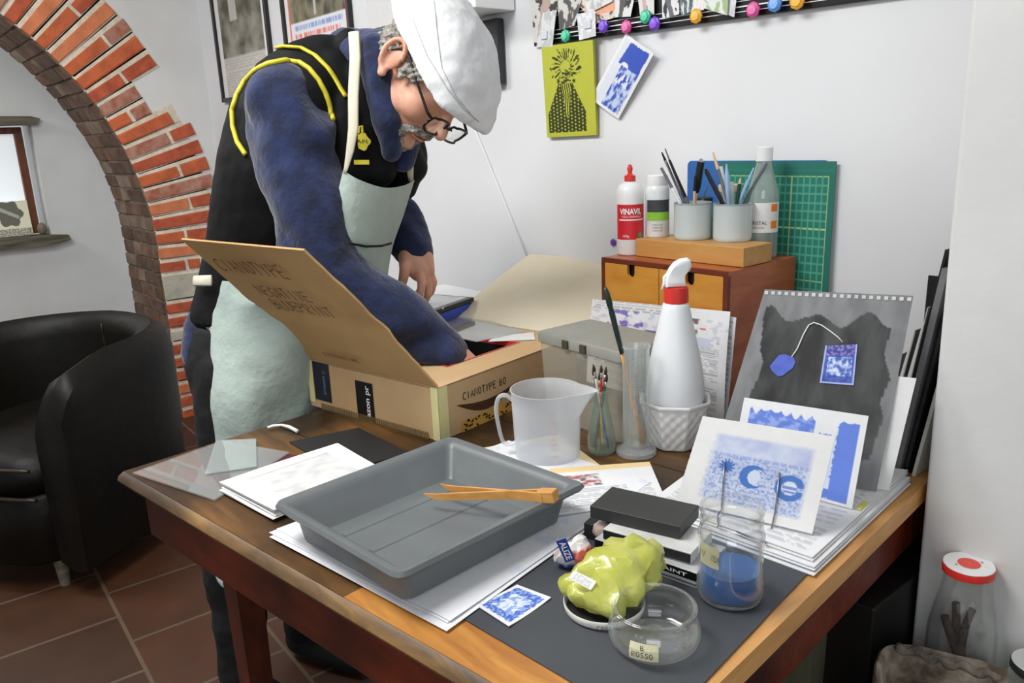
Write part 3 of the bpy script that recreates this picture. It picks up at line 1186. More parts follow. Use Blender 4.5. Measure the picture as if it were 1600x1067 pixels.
# ------------------------------------------------------------------ developing tray and tongs
m_tray = mat('grey_plastic', '#6a6f71', rough=0.42, var=0.06, scale=14, bump=0.05, bscale=60)
TR0 = [T(421, 784, .845), T(706, 680, .845), T(908, 752, .845), T(630, 905, .845)]   # L T R B rim corners
cT = sum(TR0) / 4
ax_ = nrm((TR0[3] - TR0[0]) + (TR0[2] - TR0[1]))
ay_ = np.cross(V(0, 0, 1), ax_)
ax_[2] = 0
FT = Matrix(((ax_[0], ay_[0], 0, cT[0]), (ax_[1], ay_[1], 0, cT[1]), (0, 0, 1, ZP), (0, 0, 0, 1)))
Wt = (np.linalg.norm(TR0[3] - TR0[0]) + np.linalg.norm(TR0[2] - TR0[1])) / 2
Lt = (np.linalg.norm(TR0[1] - TR0[0]) + np.linalg.norm(TR0[2] - TR0[3])) / 2
HT = .845 - ZP


def rrect(w_, l_, r, z, F, n=6, lip=0.0):
    pts = []
    for (cx_, cy_, a0) in ((w_ / 2 - r, l_ / 2 - r, 0), (-w_ / 2 + r, l_ / 2 - r, 90), (-w_ / 2 + r, -l_ / 2 + r, 180), (w_ / 2 - r, -l_ / 2 + r, 270)):
        for k in range(n + 1):
            a = math.radians(a0 + 90 * k / n)
            x, y = cx_ + r * math.cos(a), cy_ + r * math.sin(a)
            if lip and a0 == 0:
                x += lip * (.5 - abs(k / n - .5)) * 1.4
                y += lip * (.5 - abs(k / n - .5)) * 1.0
            pts.append(F @ Vector((x, y, z)))
    return pts


tray = thing('developing_tray', Vector((cT[0], cT[1], ZP)), 'grey plastic photo developing tray with ribbed floor and rolled rim', 'tray')
mb = MB()
S = [(-.042, .010, .012), (-.040, .002, .012), (-.030, .0015, .014), (-.022, HT - .016, .018), (-.010, HT - .013, .018), (-.004, HT - .012, .018), (0, HT - .006, .018), (-.003, HT, .018), (-.010, HT, .016), (-.019, HT - .004, .014), (-.024, HT - .012, .014), (-.050, .014, .012), (-.055, .008, .010)]
rings = [rrect(Wt + 2 * d, Lt + 2 * d, max(r, .004), max(z, .0), FT, lip=.006 if z > HT - .02 else 0) for d, z, r in S]
mb.loft(rings, (True, True))
mb.build('tray_body', m_tray, tray, smooth=45)
mb = MB()
for k, x in enumerate((-.075, 0, .075)):
    l2 = Lt / 2 - .07
    mb.loft([[FT @ Vector((x + a, y, .0078 + b)) for a, b in ((-.010, 0), (-.005, .004), (.005, .004), (.010, 0))] for y in (-l2, -l2 + .012, l2 - .012, l2)])
mb.build('floor_ribs', m_tray, tray, smooth=30)
for s in (-1, 1):
    for y in np.linspace(-.13, .13, 4):
        MB().box((s * (Wt / 2 - .036), y, .0075), (.012, .03, .015), FT, bev=.004).build('tray_foot', m_tray, tray, smooth=40)
    for x in (-.08, .08):
        MB().box((x, s * (Lt / 2 - .036), .0075), (.03, .012, .015), FT, bev=.004).build('tray_foot', m_tray, tray, smooth=40)

m_bamboo = wood('pale_bamboo', '#c58a41', '#dda45c', rough=.5, scale=(3, 20, 20), rings=3)
tg = thing('wooden_tongs', pz(862, 772, .855), 'pale wooden print tongs resting across the rim of the grey tray', 'tongs')
E1 = pz(852, 774, .853)
E2a = pz(664, 777, .812)
E2b = pz(690, 762, .815)


def arm(E, tip, side):
    d = nrm(tip - E)
    sd = nrm(np.cross(V(0, 0, 1), d))
    up = np.cross(d, sd)
    L = np.linalg.norm(tip - E)
    rr = []
    for t_, w_, h_ in ((0, .0055, .018), (.3, .005, .017), (.7, .004, .015), (.9, .0035, .013), (1.0, .002, .003)):
        c = E + d * L * t_ + sd * side * (.008 * (1 - t_))
        c = c - up * (0 if t_ < .95 else -.006)
        rr.append([Vector(c + sd * a * w_ + up * b * h_ * .8) for a, b in ((-.5, -.5), (.5, -.5), (.5, .5), (-.5, .5))])
    return MB().loft(rr)


arm(E1, E2a, -1).build('arm', m_bamboo, tg)
arm(E1, E2b, 1).build('arm', m_bamboo, tg)
d = nrm((E2a + E2b) / 2 - E1)
MB().box((0, 0, 0), (.030, .019, .019), frame(d, np.cross(d, nrm(np.cross(V(0, 0, 1), d))), E1 - d * .004), bev=.002).build('joining_block', m_bamboo, tg)

# ------------------------------------------------------------------ the cardboard exposure box
bz = .888
bL, bC, bR = T(479, 561, bz), T(683, 607, bz), T(900, 527, bz)
bB = bL + bR - bC
ZB = V(0, 0, 1)
box_t = thing('cardboard_box', ((bL + bR) / 2)[:2].tolist() + [TZ + .0], 'open cardboard box with a red-taped hole in its top and raised flaps', 'box')
Z0 = V(0, 0, TZ + .0008 - bz)
th = .005


def wallq(P, Q, nm, m_=m_card):
    d = nrm(Q - P)
    n = np.cross(ZB, d)
    mb = MB()
    ps = [P + Z0, Q + Z0, Q, P]
    vs = [tuple(p) for p in ps] + [tuple(p + n * th) for p in ps]
    mb.add(vs, [(0, 1, 2, 3), (7, 6, 5, 4), (0, 4, 5, 1), (1, 5, 6, 2), (2, 6, 7, 3), (3, 7, 4, 0)])
    return mb.build(nm, m_, box_t)


w_front = wallq(bL, bC, 'side_panel')
w_right = wallq(bC, bR, 'side_panel')
wallq(bR, bB, 'side_panel')
wallq(bB, bL, 'side_panel')
# top with the cut opening
op = [T(809, 536, bz), T(700, 573, bz), T(612, 556, bz)]
op.append(op[0] + op[2] - op[1])
outer_ = [bR, bC, bL, bB]
mb = MB()
vs = [tuple(p + V(0, 0, .001)) for p in outer_] + [tuple(p + V(0, 0, .001)) for p in op] + [tuple(p - V(0, 0, .003)) for p in outer_] + [tuple(p - V(0, 0, .003)) for p in op]
fs = []
for i in range(4):
    j = (i + 1) % 4
    fs += [(i, j, 4 + j, 4 + i), (8 + j, 8 + i, 12 + i, 12 + j), (4 + i, 4 + j, 12 + j, 12 + i), (i, 8 + i, 8 + j, j)]
mb.add(vs, fs)
mb.build('top_panel', m_card, box_t)
mb = MB()
oc = sum(op) / 4
for i in range(4):
    P, Q = op[i], op[(i + 1) % 4]
    e1, e2 = P + (oc - P) * .01, Q + (oc - Q) * .01
    f1, f2 = P - (oc - P) * .045, Q - (oc - Q) * .045
    z_ = V(0, 0, .0022)
    dn = V(0, 0, -.012)
    mb.add([tuple(f1 + z_), tuple(f2 + z_), tuple(e2 + z_), tuple(e1 + z_), tuple(e2 + dn), tuple(e1 + dn)], [(0, 1, 2, 3), (3, 2, 4, 5)])
mb.build('red_tape_edging', m_redt, box_t)
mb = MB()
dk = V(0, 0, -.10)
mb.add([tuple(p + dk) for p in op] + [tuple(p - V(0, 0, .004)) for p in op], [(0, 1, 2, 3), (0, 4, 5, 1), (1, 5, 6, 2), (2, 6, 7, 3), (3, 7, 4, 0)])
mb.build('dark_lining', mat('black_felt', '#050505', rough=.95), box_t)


def flap(H1, H2, wv, nm, m_, crease=(.45,), sag=.0, nj=14, rag=0.0):
    n = nrm(np.cross(H2 - H1, wv))
    rnd = random.Random(3)
    mb = MB()

    def f(u, v):
        p = H1 * (1 - u) + H2 * u + wv * v
        p = p + n * sag * math.sin(math.pi * v)
        for c in crease:
            p = p + n * (-.004 if abs(v - c) < .04 else 0)
        if rag and (u == 1 or u == 0) and 0 < v < 1:
            p = p + (H2 - H1) * rnd.uniform(-rag, rag)
        return p
    return grid(mb, f, 10, nj, None, two=th, nrmv=n).build(nm, m_, box_t, smooth=30)


wv = V(-.073, -.230, .308)
fl = flap(bL + V(0, 0, .002), bC + V(0, 0, .002), wv, 'flap', m_card2, crease=(.44,), sag=-.006, nj=24, rag=.006)
w2 = V(.006, .262, .165)
H1 = T(735, 488, bz)
w2 = onplane(858, 388, H1, nrm(bR - bB)) - H1
flap(bB + V(0, 0, .003), bR + V(0, 0, .003), w2 * .955, 'flap', m_card3, crease=(.12,), sag=.004)
# handwriting on the big flap, upside towards its outer edge
mb = MB()
fx_ = nrm(bC - bL)
fw = nrm(wv)
fn_ = np.cross(fx_, fw)
if fn_ @ (CAM - bC) < 0:
    fn_ = -fn_
side = fn_ * .0075


def fpt(u, v):
    return bL + (bC - bL) * u + wv * v + side


strokes(mb, 'CIANOTYPE', fpt(.16, .80), fx_, fw, .036, .0019, seed=2)
mb.build('handwriting', m_brownink, fl, label='brown felt-pen capitals on the flap')
mb = MB()
strokes(mb, 'NEGATIVE', fpt(.30, .625), fx_, fw, .030, .0017, seed=5)
mb.build('handwriting', m_brownink, fl, label='brown felt-pen capitals on the flap')
mb = MB()
strokes(mb, 'BLUEPRINT', fpt(.32, .52), fx_, fw, .030, .0017, seed=8)
mb.build('handwriting', m_brownink, fl, label='brown felt-pen capitals on the flap')
mb = MB()
strokes(mb, 'DISTRIBUZIONE', fpt(.30, .12), fx_, fw, .012, .0009, .03, seed=8)
mb.build('faint_print', m_brownink, fl)
# front-left panel: black parcel tapes, yellow tape down the corner, frayed bottom strip
mb = MB()
fnn = -np.cross(ZB, fx_)
if fnn @ (CAM - bC) < 0:
    fnn = -fnn


def wpt(u, h):
    return bL + (bC - bL) * u + V(0, 0, -(bz - TZ) * (1 - h)) + fnn * .0012


def patch(mb, us, hs, m=None):
    mb.add([tuple(wpt(us[0], hs[0])), tuple(wpt(us[1], hs[0])), tuple(wpt(us[1] , hs[1])), tuple(wpt(us[0], hs[1]))], [(0, 1, 2, 3)])


tp = MB()
patch(tp, (.40, .535), (-.0 + .02, .80))
tp2 = tp.build('black_parcel_tape', m_blackgl, w_front)
tp = MB()
patch(tp, (.05, .19), (.18, .99))
tp3 = tp.build('black_parcel_tape', mat('dark_blue_tape', '#171c2c', rough=.3), w_front)
FF = frame(ZB, fnn, wpt(.505, .10) + fnn * .0005)
mb = MB()
text_flat(mb, 'azon pr', FF, .075, height=.016, bold=.02)
mb.build('tape_lettering', m_whiteink, tp2)
FF = frame(ZB, fnn, wpt(.15, .32) + fnn * .0005)
mb = MB()
text_flat(mb, 'amazon p', FF, .06, height=.012)
mb.build('tape_lettering', mat('grey_blue_print', '#7783a0', rough=.5), tp3)
m_yt = mat('pale_yellow_tape', '#e3dba0', rough=.4, var=.05)
mb = MB()
patch(mb, (.955, 1.002), (0.0, 1.0))
mb.build('yellow_corner_tape', m_yt, w_front)
mb = MB()
patch(mb, (-.0, .045), (0.1, 1.0))
mb.build('yellow_corner_tape', m_yt, w_front)
mb = MB()
for k in range(60):
    u0 = .10 + .83 * k / 60
    mb.add([tuple(wpt(u0, .0) + fnn * .003), tuple(wpt(u0 + .008, .0) + fnn * .003), tuple(wpt(u0 + .008, .13) + fnn * .0015), tuple(wpt(u0, .13) + fnn * .0015)], [(0, 1, 2, 3)])
mb.build('torn_corrugation', mat('dark_corrugation', '#6d5c38', rough=.9), w_front)
# right panel marks
rx_ = nrm(bR - bC)
rn = np.cross(rx_, ZB)
if rn @ (CAM - bC) < 0:
    rn = -rn


def rpt(x, h):
    return bC + rx_ * x + V(0, 0, TZ - bz + h) + rn * .001


mb = MB()
strokes(mb, 'CIANOTYPE', rpt(.075, .071), rx_, ZB, .016, .0011, .04, seed=5)
mb.build('handwriting', m_text, w_right)
mb = MB()
strokes(mb, 'BOX', rpt(.075 + 9.8 * .016 / 1.4 * 1.08, .071), rx_, ZB, .016, .0011, .04, seed=6)
mb.build('handwriting', m_text, w_right)
mb = MB()
up_, lo_ = [], []
for t_ in np.linspace(0, 1, 20):
    up_.append(rpt(.055 + .205 * t_, .066 - .014 * math.sin(math.pi * t_) * 1.0) + rn * .0004)
    lo_.append(rpt(.055 + .205 * t_, .064 - .034 * math.sin(math.pi * min(t_ * 1.05, 1))) + rn * .0004)
mb.add([tuple(p) for p in up_ + lo_[::-1]], [tuple(range(40))])
mb.build('smile_mark', mat('brown_print', '#4a2c14', rough=.6), w_right)
mb = MB()
rnd = random.Random(5)
for k in range(36):
    x, h = rnd.uniform(.075, .30), rnd.uniform(.002, .022)
    mb.box((0, 0, 0), (.008, .004, .0008), frame(rx_ + ZB * rnd.uniform(-1, 1), rn, rpt(x, h) + rn * .0004))
mb.build('shipping_marks', m_text, w_right)
mb = MB()
mb.box((0, 0, 0), (.25, .026, .0006), frame(rx_, rn, rpt(.19, .012)))
mb.build('orange_label', mat('orange_label', '#d9a64a', rough=.6), w_right)
mb = MB()
q = [rpt(0, 0), rpt(.028, 0), rpt(.028, bz - TZ), rpt(0, bz - TZ)]
mb.add([tuple(p) for p in q], [(0, 1, 2, 3)])
mb.build('yellow_corner_tape', m_yt, w_right)
# glass and a strip of white paper on the box top
o = card(T(640, 512, bz + .007), T(722, 488, bz + .007), T(820, 517, bz + .007), T(745, 533, bz + .007), .0025, None).build('glass_pane', m_glass2)
tag(o, 'clear glass pane lying on the box beside the hole', 'glass pane')
o = card(T(775, 524, bz + .004), T(834, 519, bz + .004), T(836, 530, bz + .004), T(763, 533, bz + .004), .0015, None, edge=(.82, .82, .8)).build('paper_strip', m_ink)
tag(o, 'narrow white paper strip on the far rim of the cardboard box', 'paper')

# cabinet beyond the table carrying a blue file and the black framed tablet
o = MB().box((-2.085, 1.36, (.8915 + FLZ) / 2), (.42, .50, .8915 - FLZ), bev=.004).build('side_cabinet', m_white)
tag(o, 'white side cabinet behind the far corner of the work table', 'cabinet')
c = [T(735, 488, .887 + .03), T(655, 518, .887 + .03), T(600, 495, .917), T(690, 470, .917)]
bl = thing('blue_file_box', V(-2.0, 1.3, .8825), 'shiny blue flat box under the black framed tablet', 'box')
mb = MB()
tb = [V(-1.885, 1.375, .90), V(-1.80, 1.135, .90), V(-2.10, 1.06, .90), V(-2.18, 1.36, .90)]
tb = [T(741, 464, .9375), T(655, 494, .9375)]
dirn = nrm(tb[0] - tb[1])
prp = V(-dirn[1], dirn[0], 0)
tb += [tb[1] + prp * .22, tb[0] + prp * .22]
cb = sum(tb) / 4
FB = frame(dirn, ZB, V(cb[0], cb[1], 0))
lt_ = np.linalg.norm(tb[0] - tb[1])
mb.box((.0, 0, .9085), (lt_ * .97, .21, .031), FB, bev=.006)
mb.build('box_body', mat('shiny_blue_plastic', '#2547b8', rough=.25), bl, smooth=30)
tbt = thing('tablet', V(cb[0], cb[1], .917), 'black framed tablet with pale screen lying on the blue box under his hand', 'tablet')
MB().box((0, 0, .931), (lt_, .22, .013), FB, bev=.003).build('tablet_body', m_blackgl, tbt)
MB().box((0, .0, .938), (lt_ - .03, .19, .001), FB).build('screen', mat('pale_screen', '#c9cfd0', rough=.25), tbt)
MB().lathe([(.0, 0), (.004, 0.0005)], frame(V(1, 0, 0), -prp, V(*(tb[1] * .6 + tb[0] * .4)) - prp * .001), 8).build('logo_mark', m_whiteink, tbt)

# ------------------------------------------------------------------ glass and plastic vessels


def vessel(prof_out, thick, c, z, m_, name, parent, seg=48, base=.004, fn=None, F=None):
    inner = [(max(r - thick, .001), z_ + (base if i == 0 else 0)) for i, (r, z_) in enumerate(prof_out)]
    inner[0] = (max(inner[0][0], .001), prof_out[0][1] + base)
    pr = [(.0005, prof_out[0][1])] + prof_out + inner[::-1] + [(.0005, prof_out[0][1] + base)]
    return MB().lathe(pr, F or Matrix.Translation((c[0], c[1], z)), seg, fn=fn).build(name, m_, parent, smooth=50)


# measuring jug
cj = T(856, 714)
Pj = V(cj[0], cj[1], TZ + .0032)
jug = thing('measuring_jug', Pj, 'frosted plastic measuring jug with handle and pointed spout', 'jug')
vdir = nrm(V(cj[0], cj[1], 0) - V(0, 0, 0))
rgt = V(-vdir[1], vdir[0], 0) * -1     # to the right seen from the camera
a_sp = math.atan2(rgt[1], rgt[0]) - .25
rj = .067
hj = .140


def spout(a, z):
    d_ = (a - a_sp + math.pi) % (2 * math.pi) - math.pi
    k = max(0, (z - (hj - .055)) / .055)
    return 1 + (.52 * max(0, 1 - abs(d_) / .62) ** 1.3) * k ** 1.2


vessel([(rj * .94, 0), (rj * .95, .004), (rj * .97, .05), (rj * .99, hj - .055), (rj, hj - .03), (rj * 1.01, hj - .004), (rj * 1.04, hj - .001), (rj * 1.04, hj)], .0022, Pj, Pj[2], m_frost, 'jug_body', jug, fn=spout, seg=72)
la = -rgt
mb = MB()
q = [Pj + la * (rj * .98) + V(0, 0, hj - .022), Pj + la * (rj * .98 + .012) + V(0, 0, hj - .012), Pj + la * (rj * .98 + .026) + V(0, 0, hj - .016), Pj + la * (rj + .031) + V(0, 0, hj - .04),
     Pj + la * (rj + .027) + V(0, 0, .06), Pj + la * (rj + .020) + V(0, 0, .032), Pj + la * (rj + .008) + V(0, 0, .026), Pj + la * (rj * .94) + V(0, 0, .030)]
mb.tube([spline(q, t_) for t_ in np.linspace(0, 1, 28)], .0065, 12, flat=.6)
mb.build('handle', m_frost, jug, smooth=True)
mb = MB()
for k in range(9):
    z_ = Pj[2] + .025 + k * .011
    a_ = facing(Pj) + .1
    w_ = .20 if k % 2 == 0 else .1
    mb.tube([Pj * V(1, 1, 0) + V(0, 0, z_) + V(math.cos(a_ + t_), math.sin(a_ + t_), 0) * (rj * .995 + .0002) for t_ in np.linspace(0, w_, 5)], .0005, 5)
mb.build('scale_marks', mat('pale_red_print', '#d99a98', rough=.6), jug)

# little bottle of paint brushes
cb_ = T(940, 706)
Pb = V(cb_[0], cb_[1], TZ + .0006)
bj = thing('brush_bottle', Pb, 'small clear glass bottle holding thin paint brushes', 'bottle')
vessel([(.024, 0), (.028, .006), (.028, .03), (.026, .045), (.018, .085), (.0145, .10), (.0140, .118), (.0165, .121), (.0165, .128), (.0145, .130)], .0015, Pb, Pb[2], m_green_glass, 'bottle_glass', bj)
m_ferr = mat('ferrule_metal', '#b9b9b4', rough=.3, metal=1)
bcols = [('#e3b72e', 'yellow'), ('#2f62b8', 'blue'), ('#b02a26', 'red'), ('#1f6e5c', 'dark green'), ('#8c4a26', 'brown'), ('#d8d4c8', 'cream')]
for k, (bc, bn) in enumerate(bcols):
    an = [2.2, 3.4, 5.3, .4, 1.2, 4.3][k] + .3
    top_px = [(923, 548), (927, 568), (944, 575), (934, 553), (940, 545), (956, 572)][k]
    foot = Pb + V(math.cos(an + 3.1), math.sin(an + 3.1), 0) * .015 + V(0, 0, .0065)
    neck = Pb + V(math.cos(an), math.sin(an), 0) * .006 + V(0, 0, .122)
    dr = nrm(neck - foot)
    L = .150 + .012 * (k % 3)
    br = thing('paint_brush', foot, 'thin paint brush with %s handle in the small glass bottle' % bn, 'brush', 'thin brushes in the glass bottle')
    MB().tube([foot + dr * t_ for t_ in (0.0015, .03, L - .035, L - .022)], [.0012, .0022, .0026, .0022], 8).build('handle', mat('brush_%d' % k, bc, rough=.4), br, smooth=True)
    MB().tube([foot + dr * t_ for t_ in (L - .022, L - .008)], [.0024, .0026], 8).build('ferrule', m_ferr, br, smooth=True)
    MB().tube([foot + dr * t_ for t_ in (L - .008, L - .002, L + .008)], [.0026, .0034, .0008], 8).build('bristles', mat('brush_hair_%d' % k, '#3b2a1c', rough=.9), br, smooth=True)

# graduated cylinder with the big brush
cg = T(994, 708)
Pg = V(cg[0], cg[1], TZ + .0006)
gc = thing('graduated_cylinder', Pg, 'tall clear graduated cylinder on a round foot, holding a big brush', 'cylinder')
MB().lathe([(.0005, 0), (.038, 0), (.040, .003), (.039, .009), (.030, .013), (.0262, .016), (.001, .0165)], Matrix.Translation(Pg), 48).build('foot', glass('clear_plastic_foot', body=.22, milk=(.85, .87, .88)), gc, smooth=50)
vessel([(.0255, .0165), (.0258, .03), (.0258, .215), (.0285, .219), (.0280, .221)], .0014, Pg, Pg[2], glass('clear_plastic', body=.10, edge=.5), 'tube', gc)
mb = MB()
a_ = facing(Pg)
for k in range(30):
    w_ = .55 if k % 5 == 0 else .32
    z_ = Pg[2] + .035 + k * .0055
    mb.tube([V(Pg[0], Pg[1], z_) + V(math.cos(a_ - .1 + t_), math.sin(a_ - .1 + t_), 0) * .0261 for t_ in np.linspace(0, w_, 5)], .00035, 4)
mb.build('scale_marks', mat('grey_print', '#6f7478', rough=.6), gc)
foot = Pg + rgt * .013 + V(0, 0, .0195)
neckp = onplane(972, 552, foot + vdir * -.004, vdir)
dr = nrm(neckp - foot)
topp = onplane(946, 449, neckp, vdir)
bb = thing('flat_brush', foot, 'long brush with dark green top half standing in the graduated cylinder', 'brush')
MB().tube([foot, foot + (neckp - foot) * .12, foot + (neckp - foot) * .3, foot + (neckp - foot) * .7, neckp], [.006, .0075, .006, .0045, .0045], 10, flat=.6).build('handle', m_bamboo, bb, smooth=True, label='bare wooden lower half')
dr2 = topp - neckp
MB().tube([neckp, neckp + dr2 * .3, neckp + dr2 * .62, neckp + dr2 * .70, neckp + dr2 * .74, neckp + dr2 * .92, topp], [.0052, .0062, .0065, .0052, .0068, .0062, .0025], 10, flat=.7).build('painted_grip', mat('dark_green_lacquer', '#16302c', rough=.25), bb, smooth=True, label='dark green lacquered upper half')

# white woven ceramic pot and the spray bottle
cp_ = T(1054, 692)
Pp = V(cp_[0], cp_[1], TZ + .0006)
pot = thing('ceramic_pot', Pp, 'white ceramic pot with basket-weave relief holding the spray bottle', 'pot')
pa = facing(Pp) + math.radians(22)


def potfn(a, z):
    q = (a - pa) % (math.pi / 4)
    oct_ = math.cos(math.pi / 8) / math.cos(q - math.pi / 8)
    weave = .02 * math.sin(a * 18) * math.sin(z * 2 * math.pi / .024)
    return oct_ * (1 + (weave if .004 < z < .082 else 0))


pr = [(.0005, 0), (.051, 0), (.053, .002)] + [(.053 + .017 * (k / 40) ** .9, .002 + .086 * k / 40) for k in range(1, 41)] + [(.0740, .092), (.0755, .096), (.073, .099), (.068, .097), (.065, .088), (.050, .008), (.0005, .0075)]
MB().lathe(pr, Matrix.Translation(Pp), 144, fn=potfn).build('pot_body', m_wht_cer, pot, smooth=60)

Ps = V(Pp[0], Pp[1], Pp[2] + .0082)
m_spray = mat('translucent_white_plastic', '#e9ebee', rough=.35, var=.02, sub=.2)
sp = thing('spray_bottle', Ps, 'white spray bottle with red collar standing in the ceramic pot', 'spray bottle')
ztop = zon(Ps, 472) - Ps[2]
zc1 = zon(Ps, 448) - Ps[2]
MB().lathe([(.0005, 0), (.040, 0), (.046, .004), (.047, .02), (.0555, .08), (.0575, .10), (.0565, .125), (.0515, .16), (.0455, .19), (.0385, .22), (.032, .25), (.0275, ztop - .014), (.0255, ztop - .004), (.0225, ztop), (.001, ztop)],
           Matrix.Translation(Ps), 48).build('bottle', m_spray, sp, smooth=60)
mb = MB().lathe([(.018, ztop), (.0235, ztop + .0005), (.024, ztop + .004), (.0230, zc1), (.018, zc1 + .001), (.001, zc1 + .001)], Matrix.Translation(Ps), 40, fn=lambda a, z: 1 + .012 * math.cos(a * 30))
mb.build('collar', m_red, sp, smooth=30, label='red screw collar')
# trigger head: leans up and to the right, nozzle points left-down of the picture
hx_ = nrm(rgt * .9 + vdir * .1)
FH = frame(hx_, np.cross(hx_, ZB) * 1, Ps + V(0, 0, zc1))
FH = Matrix(((hx_[0], 0, -vdir[0], Ps[0]), (hx_[1], 0, -vdir[1], Ps[1]), (0, 1, 0, Ps[2] + zc1), (0, 0, 0, 1)))
# profile in (right, up)
pf = [(-.016, .001), (-.017, .012), (-.015, .026), (-.009, .040), (-.002, .050), (.008, .0565), (.019, .058), (.023, .054), (.024, .042), (.0215, .034), (.017, .030), (.0135, .022), (.014, .010), (.016, .001)]
mb = MB()
mb.box((0, 0, 0), (0, 0, 0)) if False else None
n_ = len(pf)
lay = []
for zt, sc in ((-.0105, .86), (-.009, .96), (-.004, 1.0), (.004, 1.0), (.009, .96), (.0105, .86)):
    lay.append([FH @ Vector((1.22 * (.003 + (x - .003) * sc) - .001, .95 * (.028 + (y - .028) * sc), zt * 1.5)) for x, y in pf])
mb.loft(lay)
mb.build('trigger_head', m_white, sp, smooth=50)
mb = MB()
mb.tube([FH @ Vector(p) for p in ((-.016, .026, 0), (-.023, .020, 0), (-.0235, .008, 0), (-.028, -.004, 0))], [.004, .0035, .003, .0025], 8)
mb.build('trigger', m_white, sp, smooth=True)

# translucent storage box with grey lid
zl = .969
mA, mB_, mC_, mD_ = T(837, 517, zl), T(970, 551, zl), T(925, 498, zl), T(1024, 524, zl)
mx_ = nrm(mB_ - mA)
my_ = np.cross(ZB, mx_)
Wm, Dm = np.linalg.norm(mB_ - mA), .165
FM = Matrix(((mx_[0], my_[0], 0, mA[0]), (mx_[1], my_[1], 0, mA[1]), (0, 0, 1, TZ + .0006), (0, 0, 0, 1)))
cbx = FM @ Vector((Wm / 2, Dm / 2, 0))
sb = thing('storage_box', cbx, 'translucent plastic storage box with grey lid between carton and leaflets', 'box')
hm = zl - TZ - .0006
mb = MB()
mb.loft([rrect(Wm - .03, Dm - .03, .01, 0, Matrix.Translation((0, 0, 0)) @ FM @ Matrix.Translation((Wm / 2, Dm / 2, 0))),
         rrect(Wm - .022, Dm - .022, .012, .01, FM @ Matrix.Translation((Wm / 2, Dm / 2, 0))),
         rrect(Wm - .008, Dm - .008, .012, hm - .022, FM @ Matrix.Translation((Wm / 2, Dm / 2, 0)))], (True, False))
mb.build('box_body', glass('cloudy_plastic', tint=(.93, .93, .90), body=.30, milk=(.74, .69, .58), refl=.8, rough=.1), sb, smooth=40)
mb = MB()
FMc = FM @ Matrix.Translation((Wm / 2, Dm / 2, 0))
mb.loft([rrect(Wm - .006, Dm - .006, .012, hm - .024, FMc), rrect(Wm, Dm, .012, hm - .022, FMc), rrect(Wm, Dm, .012, hm - .006, FMc), rrect(Wm - .008, Dm - .008, .010, hm, FMc), rrect(Wm - .02, Dm - .02, .008, hm - .001, FMc)])
lid = mb.build('lid', mat('grey_lid', '#8f9088', rough=.45, var=.06), sb, smooth=40)
m_clip = mat('brown_clip', '#4a4034', rough=.6)
for x in (.10, .155):
    MB().box((x, -.002, hm - .013), (.017, .006, .018), FM, bev=.001).build('lid_clip', m_clip, lid)
# leaflets propped against the drawers
def news(u, v):
    c = (.82, .82, .84)
    if v < .10:
        return lines(u, v * 3, 12, .01, bg=c) if u < .55 else c
    if v < .27:
        if .14 < u < .42:
            n = N(u * 2.2, v * 2.4, 6, 1)
            return lerp(c, (.22, .17, .55), step(n, -.02 + abs(u - .30) * 2.2, .25))
        if .60 < u < .86:
            n = N(u * 2, v * 2, 8, 5)
            if u > .80:
                return lerp(c, (.75, .15, .15), step(n, .15, .1)) if v < .20 else c
            return lerp(c, (.20, .15, .13), step(n, -.15, .2))
        return lerp(c, (.55, .58, .66), step(N(u, v, 20, 2), .1, .2) * .7)
    if .60 < u < .9 and v < .36:
        return (.62, .65, .78)
    if .44 < u < .56 and v < .55:
        return lerp((.30, .14, .45), (.16, .12, .3), .5 + N(u, v, 9))
    return lines(u, v, 50, .05, bg=c, c=(.3, .3, .34))
nA, nB_ = pY(926, 467, 1.395), pY(1141, 487, 1.395)
nC_ = pY(1131, 656, 1.372)
o = card(nA, nB_, nC_, V(nA[0] - .004, 1.372, nC_[2]), .0012, news, 110, 120, edge=(.82, .82, .84), curl=lambda u, v: .004 * math.sin(math.pi * v)).build('newspaper_page', m_ink, smooth=40)
tag(o, 'printed newspaper page with violet picture leaning on the chest of drawers', 'newspaper')
o = card(V(nA[0] + .25, 1.402, 1.005), V(-.952, 1.402, 1.002), V(-.958, 1.385, TZ + .002), V(nA[0] + .25, 1.385, TZ + .002), .0012, lambda u, v: lines(u, v, 40, .04), 40, 60).build('newspaper_page', m_ink)
tag(o, 'second newspaper page peeping out behind the violet-pictured one', 'newspaper')

# ------------------------------------------------------------------ things on the black mat
random.seed(11)


def cyano(seed, cov=.0, light=(.78, .82, .90), deep=(.055, .11, .42), scale=6):
    def f(u, v):
        b = min(u, 1 - u, v, 1 - v)
        e = b + .03 * noise.noise(Vector((u * 14, v * 14, seed)))
        if e < .09:
            return PAPER
        n = N(u, v, scale, seed)
        k = step(n, cov, .3)
        return lerp(deep, light, k)
    return f


def tile_print(u, v):
    b = min(u, 1 - u, v, 1 - v) + .02 * noise.noise(Vector((u * 16, v * 16, 3)))
    if b < .08:
        return PAPER
    x, y = u - .5, v - .5
    if abs(x) < .26 and abs(y) < .27 + .04 * math.sin(u * 30):
        n = N(u, v, 9, 4)
        return lerp((.72, .80, .92), (.25, .38, .74), step(n, .05, .3))
    return lerp((.06, .14, .55), (.35, .47, .80), step(N(u, v, 16, 8), .12, .2))


P = [T(*p, ZM + .001) for p in ((741, 945), (808, 915), (861, 935), (795, 980))]
o = card(*P, .001, tile_print, 60, 60, edge=PAPER, curl=lambda u, v: .002 * (2 * abs(u - .5)) ** 2).build('cyanotype_card', m_ink, smooth=40)
tag(o, 'small blue cyanotype card lying on the front of the black mat', 'card')

